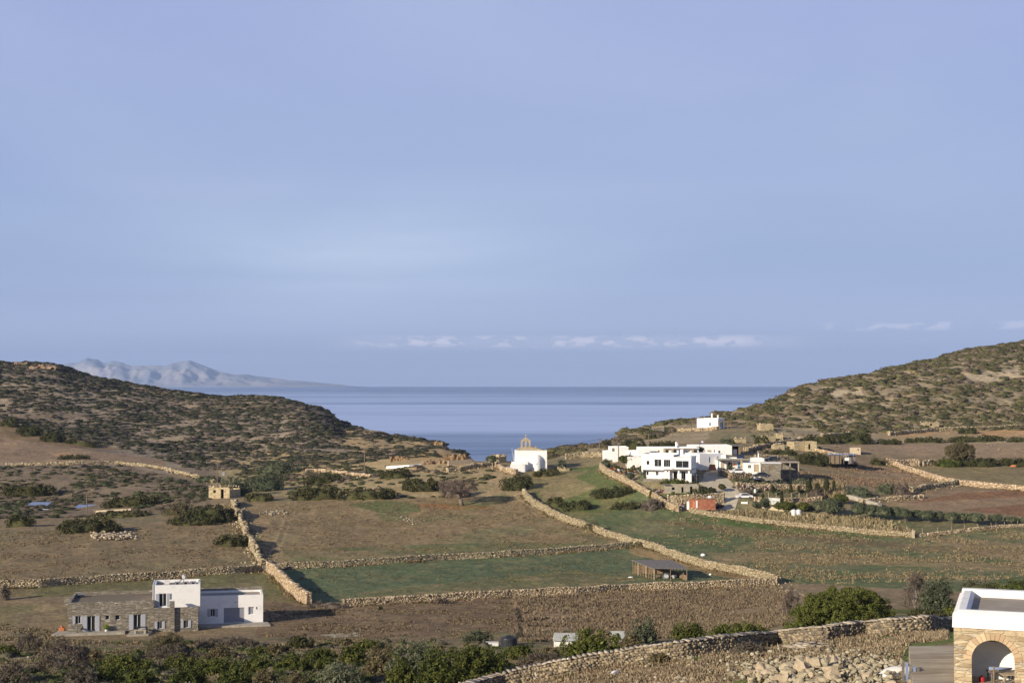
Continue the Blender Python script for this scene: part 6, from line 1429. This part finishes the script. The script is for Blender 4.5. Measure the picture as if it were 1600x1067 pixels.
# rusty container
b = Bld('shipping_container', 'rusty orange container used as a shed at the bottom of the village', 1077, 794, 345, -6, cat='container'); w = b.m(40.5); h = b.m(13.5)
m = MB().box(0, w, .0, 2.4, -.3, h)
for i in range(26): m.box(.1 + i * (w - .2) / 26, .1 + (i + .5) * (w - .2) / 26, -.05, -.001, 0, h - .1)
m.build('body', 'rust', b.t); door(b.t, w * .12, .05, w * .1, h * .8, -.14, 'orange'); MB().box(w * .25, w * .32, -.09, -.051, h * .05, h * .9).build('pale_panel', 'frame', b.t); MB().box(-.1, w + .1, -.1, 2.5, h + .002, h + .08).build('roof', 'rust', b.t); MB().box(-.6, -.003, 0, .3, -.3, h * .8).build('end_post', 'white2', b.t)
t = thing('water_drum', 'small pale blue drum on the roof of the rusty container', 'drum', (b.x + w * .82, b.d + 1.0, b.z + h + .3)); MB().lathe([(.001, 0), (.55, 0), (.6, .2), (.5, .5), (.001, .6)], n=14).build('body', 'frame', t, smooth=True); MB().cyl((0, 0, .58), (0, 0, .66), .15, n=10).build('lid', 'bluesheet', t)
# upper white hut
b = Bld('white_hut', 'isolated white hut with two chimneys and pergolas above the village', 1089, 671.5, 516, -30); w = 29.5 / b.k / .84; h = 4.2
shell(b.t, 0, w, 0, 6.2, h, 'white', [(w * .58, w * .66, 1.5, 2.7)], roof='white2', base=-2); window(b.t, w * .58, 1.5, w * .08, 1.2, .08, bars=0)
o = MB().box(w + .003, w + .05, 2.2, 3.0, 1.2, 2.7).build('window', 'frame', b.t); MB().box(w + .051, w + .06, 2.3, 2.9, 1.3, 2.6).build('pane', 'glass', o)
chimney(b.t, w * .62, 2, h, 1.9, .3); chimney(b.t, w * .95, 1, h, 1.3, .32)
for nm_, xo, xe in (('pergola', w + .3, w + 3.6), ('pergola', -3.2, -.3)):
    g = MB(); zt_ = 3.1
    for x_ in (xo, xe):
        for y_ in (.5, 3.5): g.box(x_ - .1, x_ + .1, y_ - .1, y_ + .1, -1.5, zt_)
    g.box(xo - .3, xe + .3, .4, .6, zt_ + .001, zt_ + .2).box(xo - .3, xe + .3, 3.4, 3.6, zt_ + .001, zt_ + .2)
    for i in range(7): x_ = xo + (xe - xo) * i / 6; g.box(x_ - .04, x_ + .04, .1, 3.9, zt_ + .202, zt_ + .3)
    g.build(nm_, 'wood', b.t)
MB().box(-2.2, 1.0, -1.2, -.3, -2, .5).box(1.0, w + 1, -1.2, -.4, -2, .2).build('terrace_wall', 'white2', b.t)
# tin shack
b = Bld('tin_shack', 'low patched tin shack beside the tiny cream hut', 1296, 719, 408, -8, cat='shack'); w = b.m(40)
MB().box(0, w * .45, 0, 2.8, -1, 1.6).build('wall', 'wood', b.t); MB().box(w * .75, w, 1, 3, -1, 1.5).build('back_wall', 'greywood', b.t); MB().box(-.3, w + .2, -.4, 3.4, 1.605, 1.72).build('roof', 'bluesheet', b.t)
for i in range(6): MB().box(-.1 + i * w / 5.5, .05 + i * w / 5.5, -.3, -.15, -1, 1.6).build('post', 'greywood', b.t)
rs = rng(); V, Q = boxes(rs, np.stack([rs.uniform(0, w, 18), rs.uniform(0, 3, 18), np.full(18, 1.85)], -1), rs.uniform(.15, .6, (18, 3)) * [1.6, 1.2, .6], rs.rand(18) * 3); np_mesh('roof_clutter', V, [Q], MT['metal'], parent=b.t)
t = Bld('white_fridge', 'white chest freezer standing before the tin shack', 1320, 719.5, 405, -8, cat='freezer').t; MB().box(0, 1.2, 0, .6, 0, .85).build('body', 'frame', t); MB().box(-.02, 1.22, -.02, .62, .853, .95).build('lid', 'bluesheet', t)
# sheds far left
def roofshed(label, px0, px1, yt, yb, d, mat, rz=0, wm='cream', name='shed'):
    b = Bld(name, label, px0, yb, d, rz, 'shed'); w = b.m(px1 - px0); h = b.m(yb - yt); MB().box(.2, w - .2, .2, 3.8, -1.5, h * .66).build('wall', wm, b.t)
    m = MB().add([(0, -.3, h * .67), (w, -.3, h * .67), (w, 4, h), (0, 4, h), (0, -.3, h * .67 - .08), (w, -.3, h * .67 - .08), (w, 4, h - .08), (0, 4, h - .08)], [(0, 1, 2, 3), (7, 6, 5, 4), (0, 4, 5, 1), (1, 5, 6, 2), (2, 6, 7, 3), (3, 7, 4, 0)])
    for i in range(int(w / .3)): m.box(i * .3 + .05, i * .3 + .12, -.32, -.28, h * .67 - .06, h * .67 + .04)
    m.build('roof', mat, b.t); MB().box(w * .3, w * .3 + .9, .1, .198, -.2, h * .55).build('door', 'wood', b.t)
roofshed('blue roofed shed at the upper left of the left field', 42, 74, 786, 796, 392, 'bluesheet')
roofshed('low shed with a long white roof below the blue roofed one', 59, 92, 797, 804, 380, 'frame')
roofshed('second blue roofed shed behind the leaning post', 116, 158, 790, 799, 386, 'bluesheet')
roofshed('small white fronted shed below the second blue roof', 124, 146, 798, 805, 380, 'frame', wm='white')
# animal pen
b = Bld('animal_pen', 'open timber animal shelter with flat grey roof in the green field', 1022, 906, at(1022, 906)[1], -8, 'shelter'); print('PEN', b.d, b.z)
w = b.m(50.5); sl_ = b.m(33); dp = 7.6; h = 2.15
# local frame: front edge runs right from the near corner; left side runs back to the left
fl = (0, 0); fr = (w, .3); bl_ = (-sl_ - .4, dp - .2); br = (w - sl_ - .1 + .8, dp + .3)
m = MB().add([(fl[0] - .3, fl[1] - .3, h), (fr[0] + .3, fr[1] - .3, h), (br[0] + .3, br[1] + .3, h + .5), (bl_[0] - .3, bl_[1] + .3, h + .5)] + [(fl[0] - .3, fl[1] - .3, h + .1), (fr[0] + .3, fr[1] - .3, h + .1), (br[0] + .3, br[1] + .3, h + .6), (bl_[0] - .3, bl_[1] + .3, h + .6)], [(0, 3, 2, 1), (4, 5, 6, 7), (0, 1, 5, 4), (1, 2, 6, 5), (2, 3, 7, 6), (3, 0, 4, 7)]); m.build('roof', 'greywood', b.t)
def lerp(a, c, f_): return (a[0] + (c[0] - a[0]) * f_, a[1] + (c[1] - a[1]) * f_)
for pts_, n_ in (((fl, bl_), 8), ((fl, fr), 2), ((fr, br), 5)):
    for i in range(n_ + 1):
        if pts_[0] == fr and i == 0 or pts_ == (fl, fr) and i == 0: continue
        x_, y_ = lerp(*pts_, i / n_); zz = h + .5 * max(y_, 0) / dp; MB().box(x_ - .07, x_ + .07, y_ - .07, y_ + .07, -.6, zz - .01).build('post', 'wood' if i % 3 else 'palewood', b.t)
m = MB(); 
for (a_, c_) in ((fl, bl_), (fr, br), (bl_, br)):
    for z_ in (.35, .9): m.cyl((*a_, z_), (*c_, z_), .035, n=5)
m.build('rail', 'wood', b.t)
for (a_, c_), hh_ in (((bl_, br), 1.7), ((fr, br), .9)):
    m = MB().add([(*a_, -.4), (*c_, -.4), (*c_, hh_), (*a_, hh_)] + [(a_[0], a_[1] + .05, -.4), (c_[0], c_[1] + .05, -.4), (c_[0], c_[1] + .05, hh_), (a_[0], a_[1] + .05, hh_)], [(0, 1, 2, 3), (7, 6, 5, 4), (3, 2, 6, 7), (0, 3, 7, 4), (1, 5, 6, 2)]); m.build('back_boards', 'rust' if 0 else 'wood', b.t)
def lying_drum(label, x, y, r, L, mat='frame', rz=.3):
    t = thing('barrel', label, 'barrel', (b.x + x, b.d + y, b.z + r * .95), rz); MB().cyl((-L / 2, 0, 0), (L / 2, 0, 0), r, n=16).build('body', mat, t); MB().cyl((-L / 2 - .03, 0, 0), (-L / 2 - .001, 0, 0), r * 1.04, n=16).build('rim', 'metal', t); MB().cyl((L / 2 + .001, 0, 0), (L / 2 + .03, 0, 0), r * 1.04, n=16).build('rim', 'metal', t)
lying_drum('pale barrel lying at the front of the animal shelter', 2.3, 1.6, .38, .8)
lying_drum('white tub behind the pale barrel in the animal shelter', 2.7, 3.2, .5, .9, 'frame', 1.4)
lying_drum('grey barrel at the right inside the animal shelter', 4.0, 2.4, .34, .8, 'metal', .9)
lying_drum('small dark barrel at the left inside the animal shelter', 1.0, 3.0, .3, .6, 'wood', .2)
def blob(name, label, cat, px, py, s, mat='white'):
    v, f = rockmesh(int(px), 4); o = np_mesh(name, v * np.array(s), [f], MT[mat], loc=tuple(at(px, py) + np.array([0, 0, s[2] * .4]))); return tag(o, label, cat)
blob('plastic_bucket', 'white bucket lying on the grass right of the animal shelter', 'bucket', 1110, 898, (.22, .22, .25))
blob('white_sack', 'white sack lying behind the diagonal field wall', 'sack', 1098, 868, (.7, .4, .45))
blob('white_sack', 'crumpled white sack in the grass left of the animal shelter', 'sack', 985, 902, (.4, .3, .2))
blob('white_rock', 'pale rock at the tip where the two field walls meet', 'rock', 1216, 907, (.45, .35, .4), 'slab')
blob('white_rock', 'pale stone in the dry grass right of the centre ditch', 'rock', 838, 945, (.25, .2, .2), 'slab')
blob('tent', 'small grey white tarpaulin heap in front of the foreground wall', 'tarpaulin', 960, 1054, (.35, .25, .3), 'frame')
# tanks
for px_, lb in ((1240.5, 'left one of the two white water tanks'), (1248, 'right one of the two white water tanks')):
    p = at(px_, 806); t = thing('water_tank', lb + ' by the reed bed', 'tank', tuple(p), 0, 'white water tanks'); MB().lathe([(.001, 0), (.58, 0), (.6, .1), (.6, 1.35), (.5, 1.5), (.001, 1.58)], n=18).build('body', 'frame', t); MB().cyl((0, 0, 1.56), (0, 0, 1.68), .2, n=12).build('lid', 'metal', t)
p = np.array([pxu(795, 1006) * 170, 170, py2z(795, 1006, 170)]); t = thing('water_tank', 'black round water tank behind the foreground junipers', 'tank', tuple(p)); MB().lathe([(.001, -.8), (1.0, -.8), (1.0, .55), (.97, .6), (1.0, .65), (.95, .8), (.35, 1.0), (.001, 1.02)], n=26).build('body', 'black', t); MB().cyl((0, 0, 1.0), (0, 0, 1.08), .28, n=14).build('lid', 'black', t)
p = np.array([pxu(769, 1009) * 171, 171, py2z(769, 1009, 171)]); t = thing('water_box', 'pale green white box beside the black water tank', 'box', tuple(p)); MB().box(-.75, .75, -.4, .4, -.7, .45).build('body', 'frame', t); MB().box(-.78, .78, -.43, .43, .452, .5).build('lid', 'corr', t)
for lb, px_, py_, w_, rz_ in (('left pale corrugated roof showing beside the dense juniper', 884, 1003, 2.9, -6), ('right pale corrugated roof showing behind the dense juniper', 965, 1000, 1.7, -4)):
    d_ = 166; p = np.array([pxu(px_, py_) * d_, d_, py2z(px_, py_, d_)]); t = thing('corrugated_shed', lb, 'shed', tuple(p), radians(rz_)); m = MB(); n_ = int(w_ / .12)
    for i in range(n_): m.add([(-w_ / 2 + i * .12, -.8, .25), (-w_ / 2 + i * .12 + .06, -.8, .32), (-w_ / 2 + i * .12 + .12, -.8, .25), (-w_ / 2 + i * .12, 1.4, .8), (-w_ / 2 + i * .12 + .06, 1.4, .87), (-w_ / 2 + i * .12 + .12, 1.4, .8)], [(0, 1, 4, 3), (1, 2, 5, 4)])
    m.build('roof', 'corr', t); MB().box(-w_ / 2 + .1, w_ / 2 - .1, -.5, 1.3, -1.6, .2).build('wall', 'white2', t)
# greenhouse frame
b = Bld('greenhouse_frame', 'open white tubular greenhouse frame in the village garden', 1199, 789, 350, -25, 'frame'); m = MB(); w = 2.6
for y_ in (0, 2.0): m.cyl((0, y_, -.3), (0, y_, 1.6), .05, n=6).cyl((w, y_, -.3), (w, y_, 1.6), .05, n=6).cyl((0, y_, 1.6), (w, y_, 1.6), .06, n=6).cyl((0, y_, 1.6), (w, y_, -.2), .04, n=6)
m.cyl((0, 0, 1.6), (0, 2, 1.6), .05, n=6).cyl((w, 0, 1.6), (w, 2, 1.6), .06, n=6); m.build('tube_frame', 'frame', b.t); MB().box(.06, w - .06, 1.95, 1.96, 0, 1.5).build('sheet', 'corr', b.t)
simple('garden_store', 'tiny white garden store below the parked white car', 1158, 1168, 784, 793.5, 352, -10, 2, [(.5, .8, 0, .7, 'wood')])
simple('garden_store', 'low white walled store left of the greenhouse frame', 1183, 1196, 780, 786.5, 356, -6, 2)
# cars
def car(label, px, py, rz, mat, d=None, group=None):
    p = at(px, py); t = thing('parked_car', label, 'car', tuple(p), radians(rz), group); m = MB()
    prof = [(-2.05, .35), (-2.1, .7), (-1.95, .88), (-1.25, .95), (-.75, 1.38), (.75, 1.42), (1.35, .98), (1.95, .85), (2.1, .6), (2.05, .32)]
    n = len(prof); V = []
    for y_, s_ in ((-.8, 1), (-.62, 1), (.62, 1), (.8, 1)):
        for x_, z_ in prof:
            in_ = abs(y_) > .7 and z_ > .95; V.append((x_, (y_ * .82 if in_ else y_), z_))
    Fq = [(k * n + i, k * n + (i + 1) % n, (k + 1) * n + (i + 1) % n, (k + 1) * n + i) for k in range(3) for i in range(n)] + [tuple(range(n - 1, -1, -1)), tuple(range(3 * n, 4 * n))]
    MB().add(V, Fq).build('body', mat, t); MB().add([(-1.15, -.815, .93), (1.25, -.815, .95), (.7, -.70, 1.34), (-.72, -.70, 1.3), (-1.15, .815, .93), (1.25, .815, .95), (.7, .70, 1.34), (-.72, .70, 1.3)], [(0, 1, 2, 3), (7, 6, 5, 4)]).build('windows', 'glass', t)
    for x_ in (-1.3, 1.3):
        for y_ in (-.78, .78): w_ = MB().cyl((x_, y_ - .1, .32), (x_, y_ + .1, .32), .32, n=14).build('wheel', 'black', t); MB().cyl((x_, y_ - .11, .32), (x_, y_ + .11, .32), .17, n=10).build('rim', 'metal', w_)
    return t
MT['carwhite'] = mixed('white_car_paint', (.70, .71, .72), (.75, .76, .77), 2, .25, spec=.5); MT['cardark'] = mixed('dark_car_paint', (.03, .035, .045), (.05, .055, .065), 2, .25, spec=.5)
def car_at(label, px, py, d, rz, mat):
    t = car(label, px, py, rz, mat); t.location = (pxu(px, py) * d, d, py2z(px, py, d)); return t
car_at('dark car parked on the flat roof terrace behind the main house', 1021, 713, 384, 5, 'cardark')
car_at('white car parked at the left side of the garden store', 1163, 779, 356, 3, 'carwhite')
car_at('white car under the terrace wall before the porch house', 1153, 740, 368, 2, 'carwhite')
car_at('black car parked behind the stone barn by the dark mound bush', 1207, 721, 391, 3, 'cardark')
car_at('dark pickup in the shade of the terrace below the stone barn', 1190, 746, 366, 4, 'cardark')
tag(MB().box(-7.2, 5.5, -1.8, 3, -4, -.02).build('roof_terrace', 'white2', loc=tuple(np.array([pxu(1021, 713) * 384, 384, py2z(1021, 713, 384)]))), 'white roof terrace carrying the dark car', 'terrace')
t = thing('tarpaulin_heap', 'orange red tarpaulin over machinery at the head of the road', 'tarpaulin', tuple(np.array([pxu(1113, 732) * 374, 374, py2z(1113, 732, 374)]))); MB().box(-.9, .9, -.6, .6, -.3, 1.1, .2, .15).box(-1.0, 1.0, -.7, .7, -.4, .3, .1, .1).build('cover', 'rust', t)
t = thing('water_barrel', 'dark barrel in the yard left of the main house', 'barrel', tuple(at(978, 742))); MB().lathe([(.001, 0), (.3, 0), (.34, .5), (.3, 1.0), (.001, 1.0)], n=12).build('body', 'black', t)
for lb, px_, py_, mt in (('blue barrel beside the low yard steps', 988, 744, 'bluesheet'), ('blue drum at the end of the yard by the rusty container', 1068, 796, 'bluesheet'), ('white drum left of the white greenhouse frame', 1180, 770, 'frame')):
    t = thing('barrel', lb, 'barrel', tuple(at(px_, py_))); MB().lathe([(.001, 0), (.3, 0), (.34, .5), (.3, 1.0), (.001, 1.0)], n=12).build('body', mt, t)
# yard clutter: individual flower pots and crates left of the main house
rs = rng(); cols = ['red', 'orange', 'frame', 'bluesheet', 'wood', 'orange', 'red', 'palewood', 'frame', 'teal', 'orange', 'frame', 'wood', 'bluesheet', 'rust', 'palewood']
wn = {'red': 'red', 'orange': 'terracotta', 'frame': 'white', 'bluesheet': 'blue', 'wood': 'brown', 'palewood': 'tan', 'teal': 'teal', 'rust': 'rusty'}
sp_ = [(956, 733), (962, 735), (967, 736), (972, 735), (977, 737), (982, 737), (987, 738), (992, 737), (997, 737), (1001, 735), (970, 740), (984, 741), (996, 741), (1003, 741), (961, 738), (990, 733)]
for i, ((px_, py_), c_) in enumerate(zip(sp_, cols)):
    t = thing('flower_pot', wn[c_] + ' flower pot, ' + nm[min(i, 12)] + (' and last' if i > 13 else '') + ' in the clutter of the village yard' if i < 13 else wn[c_] + ' tub at the ' + ['right edge', 'left edge', 'back'][i - 13] + ' of the yard clutter', 'pot', tuple(at(px_, py_)), group='pots in the village yard')
    s = rs.uniform(.3, .5); MB().lathe([(.001, 0), (s * .7, 0), (s, s * 1.3), (s * .85, s * 1.3), (.001, s * 1.2)], n=10).build('pot', c_, t); V, Q, T = bush_geo(rs, s * 1.1, s * 1.1, s * 2, .2, 10, .12); V[:, 2] += s * 1.1; np_mesh('foliage', V, [Q, T], MT['leaf_green' if i % 2 else 'leaf_olive'], parent=t)
def parasol(label, px, py, d, mat, h=2.2, r=1.2):
    t = thing('parasol', label, 'parasol', tuple(np.array([pxu(px, py) * d, d, py2z(px, py, d)]))); MB().cyl((0, 0, -.5), (0, 0, h), .04, n=6).build('pole', 'wood', t); MB().lathe([(r, h - .5), (r * .5, h - .15), (.001, h + .05)], n=12).build('canopy', mat, t)
parasol('red parasol in the yard behind the green umbrella tree', 997, 727, 392, 'red', 1.9, .9)
parasol('orange sunshade beside the porch house', 1148, 733, 376, 'orange', 1.5, .7)
# small junk heaps under the barn and beside the road
def junk(label, px, py, w, n, seed):
    rs = np.random.RandomState(seed); p = at(px, py); V, Q = boxes(rs, np.stack([rs.uniform(-w, w, n), rs.uniform(-.6, .6, n), rs.uniform(.1, .8, n)], -1), rs.uniform(.12, .7, (n, 3)), rs.rand(n) * 3, .1, .3); o = np_mesh('scrap_heap', V, [Q], island('scrap' + str(seed), [(0, (.06, .05, .05)), (.5, (.25, .2, .16)), (.8, (.4, .38, .36)), (1, (.45, .22, .14))], .8), loc=tuple(p)); tag(o, label, 'scrap heap')
junk('scrap heap at the foot of the stone barn wall', 1205, 748, 3.2, 60, 1); junk('scrap heap by the open shed posts', 1228, 746, 1.8, 30, 2); junk('heap of timber beside the bend of the road', 1160, 764, 2.5, 50, 3); junk('grey junk beside the block shed', 1030, 770, 1.2, 24, 4); junk('scrap pile right of the rusty container', 1124, 794, 1.0, 22, 5); junk('pile of boards at the left of the rusty container', 1060, 793, 1.2, 24, 6); junk('pile of tubs and timber under the low terrace of the garden', 1195, 766, 2.4, 40, 7); junk('bits of machinery in front of the porch house', 1146, 741, 1.5, 26, 8)
# ------------------------------------------------------------------ poles and wires
PO = [('tall wooden pole on the ridge at the left of the village', 937, 685, 712), ('wooden pole before the small white cube house', 966.5, 690, 724), ('wooden pole behind the long white house', 1014, 677, 700), ('thin pole beside the left pergola of the upper hut', 1080, 656, 676), ('tall wooden pole in the middle of the left headland slope', 569.5, 700, 736), ('left one of the twin poles behind the roofless hut', 339.5, 722, 760), ('right one of the twin poles behind the roofless hut', 347, 729, 761), ('wooden pole beside the second blue roofed shed', 135.5, 772, 800), ('thin pole on the horizon left of the upper white hut', 1050, 668, 684)]
TOPS = {}
for lb, px_, yt, yb in PO:
    p = at(px_, yb); h = (yb - yt) / F * p[1]; t = thing('utility_pole', lb, 'pole', tuple(p), group='wooden utility poles'); MB().cyl((0, 0, -.6), (0, 0, h), .17, .12, 10).build('pole', 'bark', t); MB().box(-.7, .7, -.07, .07, h - .5, h - .36).build('crossarm', 'wood', t)
    for x_ in (-.6, 0, .6): MB().cyl((x_, 0, h - .36), (x_, 0, h - .14), .06, n=6).build('insulator', 'black', t)
    TOPS[px_] = p + np.array([0, 0, h - .14])
MB().box(-.35, .35, -.3, .3, -2.6, -1.5).build('transformer', 'metal', D.objects[[o.name for o in D.objects if o.get('label', '').startswith('right one of the twin')][0]], loc=(0.5, -.35, (761 - 729) / F * TOPS[347][1]))
def wirerun(label, a, c, sag):
    A, B_ = TOPS[a], TOPS[c]; m = MB(); n_ = 26; P_ = [A + (B_ - A) * i / n_ - np.array([0, 0, sag * 4 * (i / n_) * (1 - i / n_)]) for i in range(n_ + 1)]
    for i in range(n_): m.cyl(P_[i] - A, P_[i + 1] - A, .035, n=4, cap=False)
    o = m.build('power_line', 'black', loc=tuple(A)); tag(o, label, 'cable')
wirerun('long sagging cable over the bay from the ridge pole to the headland pole', 937, 569.5, 3.2)
wirerun('cable between the ridge pole and the pole by the cube house', 937, 966.5, .6)
wirerun('cable from the cube house pole to the pole behind the long house', 966.5, 1014, .8)
wirerun('cable from the pole behind the long house up to the upper hut', 1014, 1080, .9)
wirerun('long cable from the headland pole down to the twin poles', 569.5, 347, 3.0)
t = thing('leaning_post', 'pale leaning post above the wide dark mound bush', 'post', tuple(at(153, 810))); MB().cyl((0, 0, 0), (-1.0, 0, 2.2), .09, .07, 6).build('post', 'palewood', t)
t = thing('gate', 'small rusty gate where the terrace wall meets the rubble wall', 'gate', tuple(at(409, 892)))
m = MB()
for x_ in (-.9, -.3, .3, .9): m.box(x_ - .04, x_ + .04, -.03, .03, 0, 1.3)
m.box(-.95, .95, -.05, -.031, .3, .4).box(-.95, .95, -.05, -.031, 1.0, 1.1).build('gate_frame', 'wood', t); MB().box(-.9, .9, .04, .06, .1, 1.2).build('panel', 'greywood', t)
# stone post at the bend of the reed bed wall
tag(MB().box(-.28, .28, -.28, .28, -.4, 1.7, .03, .03).build('gate_post', 'cream', loc=tuple(at(1427, 840))), 'cream gate post at the corner of the low wall', 'post')
# orange cone shaped stones on the far fields
blob('orange_marker', 'orange earth mound on the far field at the right', 'mound', 1583, 729, (.9, .6, .5), 'orange')
blob('orange_marker', 'small orange heap beside the tin shack field', 'mound', 1336, 728, (.6, .5, .5), 'orange')
